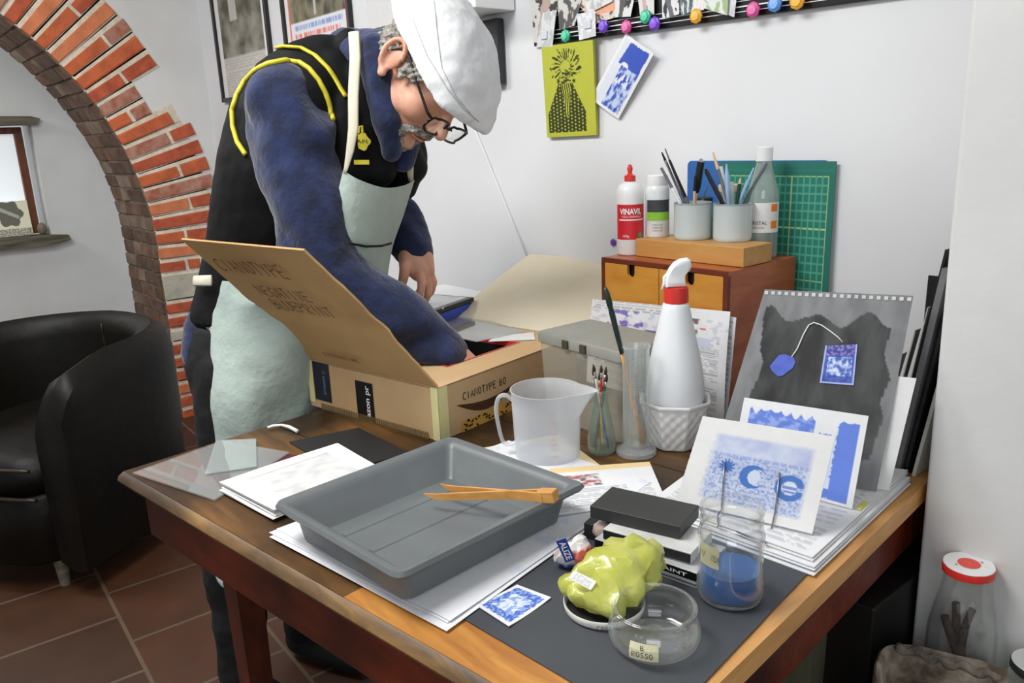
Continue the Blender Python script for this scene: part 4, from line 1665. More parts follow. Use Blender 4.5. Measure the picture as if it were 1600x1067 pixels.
# white lid used as a dish
c = T(944, 950, ZM)
dish = thing('jar_lid_dish', c, 'upturned white jar lid under the yellow bag on the black mat', 'lid')
MB().lathe([(.0005, 0), (.049, 0), (.053, .003), (.0545, .012), (.0535, .0135), (.0515, .012), (.050, .005), (.0005, .004)], Matrix.Translation(c), 56).build('lid_shell', mat('cream_white_enamel', '#e4e2da', rough=.3), dish, smooth=50)
MB().lathe([(.0005, .0058), (.0495, .0058)], Matrix.Translation(c), 40).build('lid_liner', mat('dark_liner', '#1c1a16', rough=.6), dish)
mb = MB()
text_wrap(mb, 'CREMA', c, .0547, c[2] + .003, facing(c) + .05, .026, .006)
mb.build('lettering', mat('grey_letter', '#77776f'), dish)

# crumpled yellow bag
m_ybag = mat('yellow_bag', '#aeb03e', rough=.28, var=.12, scale=14, col2='#c4c762', bump=.35, bscale=26, coat=.4)
mb = MB()
cb0 = T(955, 915, ZM)
ybag = thing('yellow_plastic_bag', V(cb0[0], cb0[1], ZM + .005), 'crumpled yellow green plastic bag with white sticker, bulging on the white lid', 'bag')


def vp(px, py, P0):
    return onplane(px, py, P0, vdir2)


vdir2 = nrm(V(cb0[0], cb0[1], 0))
Q0 = V(cb0[0], cb0[1], 0)
pts = [(905, 920, .000, .020), (935, 935, .0, .022), (975, 925, .0, .020), (925, 905, .012, .026), (955, 885, .02, .030), (985, 870, .03, .028), (1005, 865, .035, .022), (965, 905, .0, .026), (990, 900, .02, .024), (1012, 890, .03, .018), (940, 950, -.010, .020), (965, 955, -.012, .018), (985, 945, -.008, .018), (950, 935, -.01, .022), (905, 930, -.008, .016), (1018, 852, .04, .010), (968, 868, .028, .024)]
for (px_, py_, hh, r) in ((893, 915, .024, .016), (912, 925, .026, .018), (935, 938, .026, .019), (956, 944, .026, .017), (922, 902, .036, .022), (950, 915, .038, .024), (980, 918, .036, .022), (1005, 900, .034, .020),
                          (945, 885, .050, .024), (975, 885, .054, .026), (1003, 876, .050, .024), (1020, 862, .050, .016), (965, 862, .058, .018), (990, 858, .062, .018), (1026, 882, .034, .014)):
    p = pz(px_, py_, ZM + .004 + hh)
    mb.ell(p, (r * 1.1, r, r * .95))
rm = remeshed(mb, .0035, 6, lambda p: .013 * (.3 - abs(noise.noise(Vector(p * 26)))) + .0045 * (.35 - abs(noise.noise(Vector(p * 62 + np.array([3, 1, 2]))))) + .002 * (.3 - abs(noise.noise(Vector(p * 130)))))
for i, v in enumerate(rm.v):
    if v[2] < ZM + .0058:
        rm.v[i] = (v[0], v[1], ZM + .0058 + random.random() * .0005)
rm = faceted(rm, .085)
rm.build('bag_body', m_ybag, ybag, smooth=42)
bvb = BVHTree.FromPolygons([Vector(v) for v in rm.v], rm.f)
q = []
for p in ((897, 891), (932, 908), (923, 922), (888, 903)):
    d = Vector(ray(*p)).normalized()
    h = bvb.ray_cast(Vector(CAM), d)[0]
    q.append(h)
if all(x is not None for x in q):
    dn_ = min((x - Vector(CAM)).length for x in q)
    q = [np.array(Vector(CAM) + (x - Vector(CAM)).normalized() * ((x - Vector(CAM)).length * .3 + dn_ * .7 - .003)) for x in q]
    card(*q, .0008, lambda u, v: lines(u, v, 6, .1, bg=(.85, .85, .82)), 30, 12).build('sticker', m_ink, ybag, label='white paper sticker')

# small crumpled packet in white, red and blue
cc = T(898, 885, ZM)
vc = nrm(V(cc[0], cc[1], 0))
pk = thing('crumpled_packet', V(cc[0], cc[1], ZM), 'small crumpled packet in white, red and blue left of the yellow bag', 'packet')
mb = MB()
for (px_, py_, dd, r) in ((885, 885, 0, .017), (905, 880, .0, .018), (893, 865, .0, .017), (910, 862, .006, .016), (905, 846, .008, .010)):
    p = onplane(px_, py_, V(cc[0], cc[1], 0) + vc * dd, vc)
    p[2] = max(p[2], ZM + r)
    mb.ell(p, (r, r, r))
rm = remeshed(mb, .0028, 5, lambda p: .004 * noise.fractal(Vector(p * 50), .9, 2.1, 4))
rm = faceted(rm, .12)
cols = []
for v in rm.v:
    X_, Y_, _ = pj(v)
    n = noise.noise(Vector(v) * 60)
    l = (v[0] - cc[0]) * vc[1] - (v[1] - cc[1]) * vc[0]
    h = v[2] - ZM
    if h < .012 + .004 * n:
        cols.append((.05, .09, .42))
    elif h < .036 + .01 * n and l > -.003 + .01 * n:
        cols.append((.75, .16, .12))
    elif n > .2:
        cols.append((.45, .38, .36))
    else:
        cols.append((.80, .77, .75))
rm.col = cols
rm.build('packet_body', m_inkg, pk, smooth=20)
mb = MB()
qa, qb = onplane(875, 848, V(cc[0], cc[1], 0) - vc * .022, vc), onplane(893, 888, V(cc[0], cc[1], 0) - vc * .022, vc)
xd = nrm(qb - qa)
zd = -vc
FFl = frame(xd, zd, qa)
mb.box((.014, .003, 0), (.036, .015, .001), FFl)
lb = mb.build('packet_label', mat('blue_label', '#1f3b9c', rough=.4), pk)
mb = MB()
text_flat(mb, 'ALIZE', frame(xd, zd, qa + xd * .000 - np.cross(zd, xd) * .001), .029, lift=.0008, bold=.02, height=.009)
mb.build('lettering', m_whiteink, lb)

# cartons behind the bag and the long black box on top
zk = TZ + .0125
Pa, Pb2 = T(1030, 900, ZM), T(1089, 921, ZM)
dk = nrm(Pb2 - Pa)
dk2 = np.cross(ZB, dk)
ct = V(Pb2[0], Pb2[1], ZM)
FK = Matrix(((dk[0], dk2[0], 0, ct[0]), (dk[1], dk2[1], 0, ct[1]), (0, 0, 1, ZM), (0, 0, 0, 1)))
m_silv = mat('silver_card', '#b9babb', rough=.35, var=.08)
cart = thing('ink_carton', ct, 'black and silver carton under the long black box, beside the tall jar', 'carton')
MB().box((-.085, .045, .0125), (.17, .09, .0245), FK, bev=.0015).build('carton_body', m_silv, cart)
MB().box((-.085, -.0006, .018), (.168, .0008, .012), FK).build('black_band', m_blackgl, cart)
mb = MB()
text_flat(mb, 'SPECIAL PAINT', Matrix(FK) @ Matrix(((1, 0, 0, -.125), (0, 0, -1, -.0012), (0, 1, 0, .0152), (0, 0, 0, 1))), .11, lift=.0002, height=.0055, bold=.01)
mb.build('lettering', m_whiteink, cart)
MB().box((-.085, -.0006, .006), (.168, .0008, .003), FK).build('grey_band', mat('grey_band', '#55585c'), cart)
c2 = thing('flat_carton', ct + V(0, 0, .0252), 'white flat carton with black front between the black box and the carton', 'carton')
FK2 = FK @ Matrix.Translation((-.012, .012, .0252)) @ Matrix.Rotation(math.radians(4), 4, 'Z')
MB().box((-.075, .04, .009), (.14, .075, .0175), FK2, bev=.001).build('carton_body', mat('white_card', '#cfcfca', rough=.5), c2)
MB().box((-.075, .002, .009), (.139, .0012, .014), FK2).build('black_front', m_black, c2)
zb1, zb2 = ZM + .0446, ZM + .0446 + .020
TP = [pz(*p, zb2) for p in ((917, 787), (963, 763), (1092, 791), (1061, 820))]
mx0 = nrm(TP[2] - TP[1])
my0 = np.cross(ZB, mx0)
cc_ = sum(TP) / 4
FL = Matrix(((mx0[0], my0[0], 0, cc_[0]), (mx0[1], my0[1], 0, cc_[1]), (0, 0, 1, zb1), (0, 0, 0, 1)))
o = MB().box((0, 0, .010), (.145, .078, .0198), FL, bev=.0012).build('black_box', mat('matt_black_box', '#2e302e', rough=.5, var=.08))
tag(o, 'long matt black box topmost on the cartons behind the yellow bag', 'box')
cs = pz(940, 828, ZM + .02)
mb = MB()
mb.ell((cs[0], cs[1], ZM + .018), (.016, .012, .017))
mb.ell((cs[0] + .01, cs[1] + .004, ZM + .014), (.012, .012, .013))
rm = remeshed(mb, .003, 4, lambda p: .003 * noise.fractal(Vector(p * 70), .9, 2, 3))
o = rm.build('tissue_twist', mat('pale_pink_plastic', '#cdb7ab', rough=.3, var=.1, scale=30, coat=.3), smooth=True)
tag(o, 'small twisted pale plastic wrapper before the black box', 'wrapper')
o = MB().box((0, 0, .013), (.05, .03, .026), FL @ Matrix.Translation((-.065, -.012, ZM - zb1)), bev=.001).build('black_small_box', m_black)
tag(o, 'small black box under the left end of the long black box', 'box')

# tall jar with blue liquid
Pj2 = T(1140, 930, ZM)
jr = thing('liquid_jar', Pj2, 'tall open glass jar a third full of blue liquid on the black mat', 'jar')
hjr = zon(Pj2, 791) - ZM
prj = [(.036, 0), (.0425, .004), (.0445, .014), (.0440, .030), (.0425, .045), (.0420, hjr * .62), (.0428, hjr * .68), (.0440, hjr * .71), (.0425, hjr * .745), (.0405, hjr * .76), (.0402, hjr * .84), (.0418, hjr * .86), (.0402, hjr * .885), (.0402, hjr * .94), (.0420, hjr * .96), (.0416, hjr), (.0400, hjr + .001)]
vessel(prj, .0028, Pj2, Pj2[2], glass('jar_glass', tint=(.985, .99, .99), body=.015, edge=.5, refl=1.6, milk=(.8, .83, .83)), 'jar_glass', jr, base=.007)
m_liq, nt_, b_ = newmat('blue_liquid')
b_.inputs['Base Color'].default_value = (*hx('#2c5f9e'), 1)
b_.inputs['Roughness'].default_value = .12
MB().lathe([(.0005, .0075), (.038, .0078), (.0412, .014), (.0408, .030), (.0396, .042), (.039, .0435), (.0005, .0432)], Matrix.Translation(Pj2), 48).build('blue_liquid', m_liq, jr, smooth=50)
a_ = facing(Pj2)
mb = MB()
la_ = a_ - .72
for k in range(9):
    pass
grid(mb, lambda u, v: V(Pj2[0], Pj2[1], ZM) + V(math.cos(la_ + (u - .5) * .75), math.sin(la_ + (u - .5) * .75), 0) * (.0432) + V(0, 0, hjr * .68 - v * .030), 12, 2, None, two=.0004, nrmv=V(0, 0, 1))
m_lab = mat('cream_paper_label', '#dcd9b4', rough=.7, var=.04)
lb = mb.build('paper_label', m_lab, jr)
o_ = V(Pj2[0], Pj2[1], ZM) + V(math.cos(la_ - .25), math.sin(la_ - .25), 0) * .0442 + V(0, 0, hjr * .68 - .020)
mb = MB()
strokes(mb, 'VERDE', o_, V(-math.sin(la_), math.cos(la_), 0), ZB, .009, .0004, .03)
mb.build('handwriting', m_text, lb)

# low round jar, empty
Pj3 = T(1022, 1003, ZM)
jb = thing('low_jar', Pj3, 'low wide empty glass jar with a cream handwritten label at the front of the mat', 'jar')
hb = .052
vessel([(.040, 0), (.050, .003), (.0555, .010), (.0572, .019), (.0558, .028), (.0520, .0345), (.0505, .037), (.0520, .039), (.0508, .043), (.0512, .0495), (.0524, .051), (.0515, hb), (.0500, hb)], .003, Pj3, Pj3[2],
       glass('jar_glass_b', tint=(.985, .99, .985), body=.018, edge=.5, refl=1.6, milk=(.78, .82, .78)), 'jar_glass', jb, base=.008)
a_ = facing(Pj3) - .22
mb = MB()
prl = [(.0566, .013), (.0577, .022), (.0566, .032), (.0560, .0345)]
vs, fs = [], []
for j, (r, z) in enumerate([(.0572, .0125), (.0578, .0165), (.0580, .0200), (.0574, .0260), (.0545, .0335)]):
    for i in range(9):
        t_ = (i / 8 - .5) * .62
        vs.append((Pj3[0] + r * math.cos(a_ + t_), Pj3[1] + r * math.sin(a_ + t_), ZM + z))
fs = [(j * 9 + i, j * 9 + i + 1, (j + 1) * 9 + i + 1, (j + 1) * 9 + i) for j in range(4) for i in range(8)]
mb.add(vs, fs)
lb = mb.build('paper_label', m_lab, jb)
ld = V(-math.sin(a_), math.cos(a_), 0)
oo = V(Pj3[0], Pj3[1], ZM) + V(math.cos(a_), math.sin(a_), 0) * .0588
mb = MB()
strokes(mb, 'B', oo - ld * .003 + V(0, 0, .0262) - V(math.cos(a_), math.sin(a_), 0) * .0008, ld, ZB, .0065, .00045, .03)
strokes(mb, 'ROSSO', oo - ld * .0135 + V(0, 0, .0172), ld, ZB, .0068, .00045, .03)
mb.build('handwriting', m_text, lb)

# ------------------------------------------------------------------ right-hand pile of sheets and the propped pictures
def textsheet(seed):
    return lambda u, v: lines(u, v, 46, .05, bg=(.80, .80, .80), c=(.42, .42, .46), seed=seed, dens=.6)


rp = [V(-.845, 1.225, 0), V(-.548, 1.345, 0), V(-.508, .955, 0), V(-.790, .935, 0)]
rlab = ['bottom white sheet of the pile beneath the propped pictures', 'second sheet from the bottom of the pile beneath the propped pictures', 'middle printed sheet of the pile beneath the propped pictures', 'fourth sheet up in the pile beneath the propped pictures',
        'top printed sheet of the pile beneath the propped pictures']
random.seed(3)
ZR = TZ + .005
for k in range(5):
    off = V(-.004 * k + random.uniform(-.003, .003), .006 * k + random.uniform(-.002, .002), ZR + k * .0032)
    o = card(*[p + off for p in rp], .0016, textsheet(k), 60 if k == 4 else 1, 70 if k == 4 else 1, edge=(.78, .78, .80) if k != 1 else (.30, .34, .45)).build('paper_sheet', m_ink)
    tag(o, rlab[k], 'paper', 'sheets beneath the pictures')
ZT = ZR + 4 * .0032 + .0012
o = card(T(1338, 795, ZT + .001), T(1350, 782, ZT + .001), T(1356, 784, ZT + .001), T(1344, 797, ZT + .001), .0005, None, edge=(.75, .72, .1)).build('sticky_note', m_ink)
tag(o, 'tiny yellow sticky strip on the sheets below the blue pictures', 'sticky note')


def board_plane(A, B, ang):
    """upright board whose foot line is A-B, leaning back by ang degrees; returns picker(px,py)"""
    t_ = nrm(B - A)
    n_ = np.cross(t_, ZB)
    if n_ @ (CAM - A) < 0:
        n_ = -n_
    a = math.radians(ang)
    up = ZB * math.cos(a) - n_ * math.sin(a)
    nn = nrm(np.cross(t_, up))
    if nn @ (CAM - A) < 0:
        nn = -nn
    return (lambda x, y: onplane(x, y, A, nn)), nn, t_, up


# black spiral sheet with the tea bag
A0, B0 = T(1114, 722, ZT), T(1372, 768, ZT)
pk_, nb_, tb_, ub_ = board_plane(A0, B0, 17)
TLp, TRp, BRp, BLp = pk_(1195, 452), pk_(1427, 462), pk_(1369, 768), pk_(1112, 724)
BRp = BRp + ub_ * max(0, (ZT - BRp[2]) / ub_[2])
BLp = BLp + ub_ * ((ZT - BLp[2]) / ub_[2])


def wash(u, v):
    c = lerp((.20, .205, .21), (.27, .275, .28), .5 + N(u * 2, v, 5, 1))
    x, y = (u - .52) / .42, (v - .50) / .36
    r = max(abs(x), abs(y)) + .22 * noise.noise(Vector((u * 6, v * 6, 9)))
    if r < 1:
        c = lerp((.035, .036, .034), (.085, .088, .088), .5 + N(u * 2, v, 4, 2) + (u - .5) * .5)
    return c


sk = thing('spiral_sketch_sheet', BLp, 'grey black spiral-perforated sheet with blue tea bag print leaning on the drawers', 'sheet')
mb = MB()
mb.ccur = (.10, .10, .105)
up1 = nrm(TLp - BLp)
H_ = np.linalg.norm(TLp - BLp)
card(TLp, TRp, BRp, BLp, .002, wash, 90, 110, edge=(.12, .12, .125), mb=mb)
mb.build('sheet', m_ink, sk)
m_hole = mat('hole_white', '#d2d2d2', rough=.8)
mb = MB()
for k in range(21):
    u = .02 + .96 * k / 20
    p = TLp * (1 - u) + TRp * u - nrm(TLp * (1 - u) + TRp * u - (BLp * (1 - u) + BRp * u)) * .006 + nb_ * .0006
    mb.box((0, 0, 0), (.0062, .006, .0006), frame(tb_, nb_, p))
mb.build('perforations', m_hole, sk)
m_blue = mat('cyanotype_blue', '#5569c9', rough=.6, var=.15, scale=60)
m_deep = mat('cyanotype_deep', '#28348f', rough=.6, var=.4, scale=50)


def onb(pts, off, pick, nn):
    return [tuple(pick(*p) + nn * off) for p in pts]


def poly(mb, pts, pick, nn, off=.0008, th_=.0006):
    a = [Vector(p) for p in onb(pts, off, pick, nn)]
    b = [p - Vector(nn * th_) for p in a]
    n = len(a)
    mb.add(a + b, [tuple(range(n)), tuple(range(n, 2 * n))[::-1]] + [(i, n + i, n + (i + 1) % n, (i + 1) % n) for i in range(n)])


mb = MB()
poly(mb, [(1203, 572), (1217, 555), (1226, 553), (1240, 558), (1243, 566), (1239, 575), (1223, 587), (1216, 588), (1206, 579)], pk_, nb_, .0016)
mb.build('paper_tag', m_blue, sk, label='plain blue tea bag tag')
mb = MB()
pts = [(1237, 558), (1246, 545), (1256, 522), (1264, 508), (1272, 504), (1284, 508), (1297, 517), (1310, 527), (1317, 535)]
mb.tube([pk_(*p) + nb_ * .0018 for p in pts], .0011, 6)
mb.build('string', m_whiteink, sk, smooth=True)


def teabag(u, v):
    if u < .05 or u > .95 or v > .96:
        return (.45, .52, .85)
    if v < .28:
        return lerp((.06, .07, .30), (.28, .24, .60), step(N(u, v, 10, 3), .05, .3))
    n = N(u, v, 7, 6)
    if .15 < u < .9 and .3 < v < .8:
        return lerp(lerp((.10, .15, .52), (.38, .50, .86), step(n, -.1, .25)), (.72, .80, .94), step(n, .2, .25))
    return lerp((.05, .08, .36), (.12, .18, .6), .5 + n)


q = [pk_(1290, 540) + nb_ * .0018, pk_(1340, 538) + nb_ * .0018, pk_(1334, 602) + nb_ * .0018, pk_(1281, 598) + nb_ * .0018]
card(*q, .0012, teabag, 50, 60, edge=(.1, .14, .5)).build('tea_bag', m_ink, sk, label='blue patterned tea bag')
# white card behind it
pkw, nbw, _, ubw = board_plane(A0 + V(.02, .012, 0), B0 + V(.012, .014, 0), 15)
a_, b_2, c_3 = pkw(1432, 591), pkw(1388, 776), pkw(1150, 560)
b_2 = b_2 + ubw * max(0, (ZT - b_2[2]) / ubw[2] + .001)
dl = nrm(B0 - A0) * .20
o = card(a_ - dl, a_, b_2, b_2 - dl, .002, None, edge=(.83, .83, .82)).build('white_card', m_ink)
tag(o, 'plain white card standing right behind the black spiral sheet', 'card')

# middle cyanotype
A1, B1 = T(1140, 742, ZT), T(1331, 796, ZT)
pm_, nm_, tm_, um_ = board_plane(A1, B1, 13)
c4 = [pm_(1163, 621), pm_(1357, 650), pm_(1331, 796), pm_(1139, 742)]
for i in (2, 3):
    c4[i] = c4[i] + um_ * ((ZT + .0005 - c4[i][2]) / um_[2])


def mid(u, v):
    bl = (.14, .24, .72)
    e = .05 + .03 * noise.noise(Vector((u * 22, v * 22, 1)))
    if u < .07 or u > .95 or v < .05 or v > .97:
        return PAPER
    top = .10 + .10 * abs(noise.noise(Vector((u * 12, 0, 4)))) + (.16 if u > .62 and u < .8 else 0)
    if v < top:
        return PAPER
    if v < .42 and u < .76:
        return lerp(bl, (.40, .50, .85), step(N(u, v, 12, 2), .1, .3) * .7)
    if u > .80 + .02 * noise.noise(Vector((u, v * 30, 2))):
        return bl
    if v > .86:
        return bl if N(u * 3, v, 10, 3) > -.2 + (v - .9) * 3 else PAPER
    return lerp((.60, .66, .84), (.70, .75, .88), .5 + N(u, v, 6))


o = card(*c4, .0015, mid, 120, 110, edge=PAPER).build('cyanotype_print', m_ink)
tag(o, 'blue cyanotype print with dark borders standing between the black sheet and the front print', 'print')

# front cyanotype on a wire easel
A2, B2 = T(1055, 786, ZT), T(1270, 838, ZT)
pf_, nf_, tf_, uf_ = board_plane(A2 , B2, 16)
c5 = [pf_(1098, 650), pf_(1305, 682), pf_(1269, 834), pf_(1056, 782)]


def front(u, v):
    if u < .12 or u > .90 or v < .15 or v > .90:
        return (.83, .83, .81)
    e = min(u - .12, .90 - u, v - .15, .90 - v)
    bg = lerp((.50, .56, .76), (.68, .73, .86), .5 + N(u, v, 5, 1))
    if v < .38:
        c = lerp(bg, (.42, .48, .74), .3 + .3 * N(u, v, 14, 5))
    else:
        c = bg
        n = N(u * 1.4, v, 34, 7)
        c = lerp(c, (.14, .26, .62), step(n, .12, .25) * .6)
        if (v * 22) % 1 < .25 and noise.noise(Vector((u * 60, math.floor(v * 22), 0))) > .1:
            c = lerp(c, (.12, .22, .55), .7)
    if .36 < v < .40:
        c = lerp(c, (.25, .33, .65), .6 if noise.noise(Vector((u * 50, 0, 0))) > -.1 else 0)
    # sun, crescent and ring shapes
    for (cu, cv, r0, r1, gap) in ((.30, .50, 0, .055, 0), (.505, .56, .06, .098, 1), (.78, .60, .07, .115, 2)):
        x, y = (u - cu) * 1.0, (v - cv) * .78
        r = math.hypot(x, y)
        if gap == 0:
            if r < .05 + .012 * math.sin(12 * math.atan2(y, x)):
                c = (.06, .17, .50)
        elif gap == 1:
            if r < r1 and math.hypot(x - .035, y) > r0 + .01:
                c = (.07, .19, .55)
            elif r < r0:
                c = (.66, .72, .86)
        else:
            if r0 - .012 < r < r1 - .01 and abs(math.atan2(y, x)) > .2:
                c = (.08, .20, .56)
            elif r < r0 - .02:
                c = (.70, .76, .88)
                if abs(y) < .012 or abs(y - .03) < .008:
                    c = (.2, .3, .66)
    if u < .20:
        c = lerp((.83, .83, .81), c, step(u + .02 * noise.noise(Vector((u * 20, v * 20, 0))), .165, .06))
    if e < .03:
        c = lerp((.83, .83, .81), c, e / .03 * .7 + .2)
    return c


o = card(*c5, .002, front, 150, 130, edge=(.83, .83, .81), jag=.0015).build('cyanotype_print', m_ink)
tag(o, 'large pale cyanotype print with sun and crescent standing in front on a wire easel', 'print')
es = thing('wire_easel', pf_(1205, 835), 'thin steel wire easel holding the large front cyanotype', 'easel')


def wire(pts, nm='wire_leg'):
    MB().tube(pts, .0013, 8).build(nm, m_steel, es, smooth=True)


def pfo(x, y, o_=.0025):
    return pf_(x, y) + nf_ * o_


bt_ = T(1195, 848, ZT + .0015)
wire([pfo(1219, 738), pfo(1212, 800), pfo(1207, 822), pfo(1205, 832, .010), pfo(1200, 838, .014), V(bt_[0], bt_[1], ZT + .0015), T(1178, 842, ZT + .0015), T(1150, 830, ZT + .0015)], 'front_wire')
wire([pfo(1133, 722), pfo(1130, 770), pfo(1128, 795), pfo(1126, 803, .012), T(1121, 823, ZT + .0015)], 'front_wire')
bk = pf_(1180, 800) - nf_ * .06
wire([pf_(1170, 700) - nf_ * .004, V(bk[0], bk[1], ZT + .0015)], 'rear_wire')

# ------------------------------------------------------------------ boards and canvases stored beside the pier
m_cgrey = mat('grey_canvas_edge', '#6b6c6d', rough=.8, var=.15)
m_cpale = mat('pale_canvas_edge', '#c8c6bd', rough=.8, var=.08)
m_cblack = mat('black_frame', '#0f0f10', rough=.4)


def slab(x0, x1, z1, y0, y1, tk, m_, nm, lab, cat='board'):
    """leaning against the pier: foot at x0, head at x1"""
    mb = MB()
    z0 = TZ + .001
    mb.add([(x0 - tk, y0, z0), (x0, y0, z0), (x1, y0, z1), (x1 - tk, y0, z1), (x0 - tk, y1, z0), (x0, y1, z0), (x1, y1, z1), (x1 - tk, y1, z1)],
           [(0, 1, 2, 3), (7, 6, 5, 4), (0, 4, 5, 1), (1, 5, 6, 2), (2, 6, 7, 3), (3, 7, 4, 0)])
    o = mb.build(nm, m_)
    tag(o, lab, cat)


slab(-.560, -.527, .98, 1.385, 1.66, .006, m_cpale, 'stretched_canvas', 'pale stretched canvas closest to the white pier', 'canvas')
slab(-.572, -.529, 1.07, 1.375, 1.66, .005, m_cblack, 'black_cardboard', 'thin black cardboard edge beside the pale canvas', 'board')
slab(-.584, -.5315, 1.15, 1.372, 1.66, .0105, m_cgrey, 'grey_board', 'tall grey board leaning on the pier', 'board')
slab(-.600, -.538, 1.180, 1.378, 1.67, .004, m_cblack, 'black_board', 'tallest black-edged board of those leaning on the pier', 'board')
mb = MB()
yy = 1.675
Pt = [pY(1431, 423, yy), pY(1470, 424, yy), pY(1450, 600, yy), pY(1411, 600, yy)]
o = card(V(-.69, 1.684, 1.078), V(-.575, 1.684, 1.078), V(-.612, 1.675, TZ + .001), V(-.69, 1.675, TZ + .001), .006, None, edge=(.006, .006, .007)).build('black_picture', m_cblack)
tag(o, 'black panel leaning on the back wall behind the grey boards', 'panel')
mb = MB()
for k, (x, zt) in enumerate(((-.640, 1.03), (-.630, 1.00), (-.622, .97))):
    cols_ = [(.55, .55, .50), (.32, .34, .30), (.62, .60, .54)]
    P = [pY(1440 - k * 6, 455 + k * 30, 1.60 - k * .05), pY(1452 - k * 5, 450 + k * 32, 1.60 - k * .05), pY(1428 - k * 9, 590 + k * 5, 1.55 - k * .05), pY(1414 - k * 2, 590 + k * 5, 1.55 - k * .05)]
    q = card(V(x - .012, 1.62 - k * .07, zt), V(x + .004, 1.56 - k * .07, zt + .01), V(x - .03, 1.55 - k * .07, TZ + .001), V(x - .045, 1.60 - k * .07, TZ + .001), .002, None, edge=cols_[k]).build('folded_paper', m_ink)
    tag(q, ['greyish white folded paper tucked behind the boards', 'olive grey folded paper in the middle of the gap', 'pale folded paper nearest the spiral sheet'][k], 'paper')

# ------------------------------------------------------------------ chest of drawers and what stands on it
DX0, DX1, DY0, DY1, DZ1 = -1.343, -.98, 1.41, 1.672, 1.094
m_redwood = wood('reddish_wood', '#a04e28', '#bb6638', rough=.4, scale=(4, 4, 14), rings=3, coat=.15)
m_dkred = wood('dark_red_edge', '#5f2416', '#7a3220', rough=.4, scale=(6, 6, 6), rings=3)
m_honey = wood('honey_wood', '#c17e29', '#d49640', rough=.4, scale=(3, 10, 10), rings=3, coat=.15)
m_honey2 = wood('honey_block_wood', '#c08a48', '#cf9d5c', rough=.45, scale=(3, 12, 12), rings=3)
dz0 = TZ + .001
dr_ = thing('chest_of_drawers', ((DX0 + DX1) / 2, (DY0 + DY1) / 2, dz0), 'small red-brown wooden chest of drawers with honey coloured fronts against the wall', 'chest of drawers')
xm, ym, zm = (DX0 + DX1) / 2, (DY0 + DY1) / 2, (dz0 + DZ1) / 2
MB().box((DX0 + .004, ym, zm), (.008, DY1 - DY0, DZ1 - dz0), bev=.001).build('side_panel', m_redwood, dr_)
MB().box((DX1 - .004, ym, zm), (.008, DY1 - DY0, DZ1 - dz0), bev=.001).build('side_panel', m_redwood, dr_)
MB().box((xm, ym, DZ1 - .004), (DX1 - DX0 - .017, DY1 - DY0, .008), bev=.001).build('top_panel', m_redwood, dr_)
MB().box((xm, DY1 - .003, zm), (DX1 - DX0 - .017, .006, DZ1 - dz0 - .018)).build('back_panel', m_redwood, dr_)
MB().box((xm, ym, dz0 + .004), (DX1 - DX0 - .017, DY1 - DY0, .008)).build('bottom_panel', m_redwood, dr_)
MB().box((xm, DY0 + .004, DZ1 - .0045), (DX1 - DX0 - .0005, .010, .0098)).build('front_edging', m_dkred, dr_)
for x in (DX0 + .0048, DX1 - .0048):
    MB().box((x, DY0 + .004, zm - .004), (.0102, .010, DZ1 - dz0 - .010)).build('front_edging', m_dkred, dr_)
MB().box((xm, DY0 + .004, DZ1 - .112), (DX1 - DX0 - .02, .009, .007)).build('shelf_edge', m_dkred, dr_)


def drawer(x0, x1, z0, z1, hole=True):
    cxh = (x0 + x1) / 2
    yf = DY0 - .001
    w_, d_ = .0115, .030
    pts = [(x0, z0), (x1, z0), (x1, z1), (cxh + w_, z1), (cxh + w_, z1 - .016)]
    pts += [(cxh + w_ * math.cos(a), z1 - .018 - (d_ - .020) * math.sin(a)) for a in np.linspace(0, math.pi, 12)]
    pts += [(cxh - w_, z1 - .016), (cxh - w_, z1), (x0, z1)]
    Fm = Matrix(((1, 0, 0, 0), (0, 0, 1, yf), (0, 1, 0, 0), (0, 0, 0, 1)))
    # left half and right half keep the notch open
    n = len(pts)
    mid_ = 5 + 6
    left = [p for p in pts[mid_:]] + [(x0, z0), (cxh, z0)]
    right = [(cxh, z0)] + pts[1:mid_ + 1]
    mb = MB()
    mb.prism(right, 0, .008, Fm)
    mb.prism(left, 0, .008, Fm)
    d = mb.build('drawer', m_honey, dr_)
    MB().box((cxh, yf + .014, z1 - .020), (.04, .004, .036)).build('finger_hole', m_blackgl, d, label='dark finger notch')


xm2 = xm - .004
ztd = DZ1 - .011
drawer(DX0 + .0115, xm2, DZ1 - .107, ztd)
drawer(xm2 + .002, DX1 - .0115, DZ1 - .107, ztd)
drawer(DX0 + .0115, DX1 - .0115, DZ1 - .208, DZ1 - .117)
drawer(DX0 + .0115, DX1 - .0115, DZ1 - .312, DZ1 - .211)

BZ1 = 1.137
o = MB().box(((-1.287 - .984) / 2, 1.524, (DZ1 + BZ1) / 2 + .0005), (.303, .108, BZ1 - DZ1 - .001), bev=.0015).build('wooden_block', m_honey2)
tag(o, 'long honey wood block on the chest, carrying two mugs', 'block')
m_enam = mat('pale_blue_enamel', '#c7d3d4', rough=.22, var=.02, coat=.4)
m_rim = mat('steel_grey_rim', '#8fa0a4', rough=.3)
m_hold = []


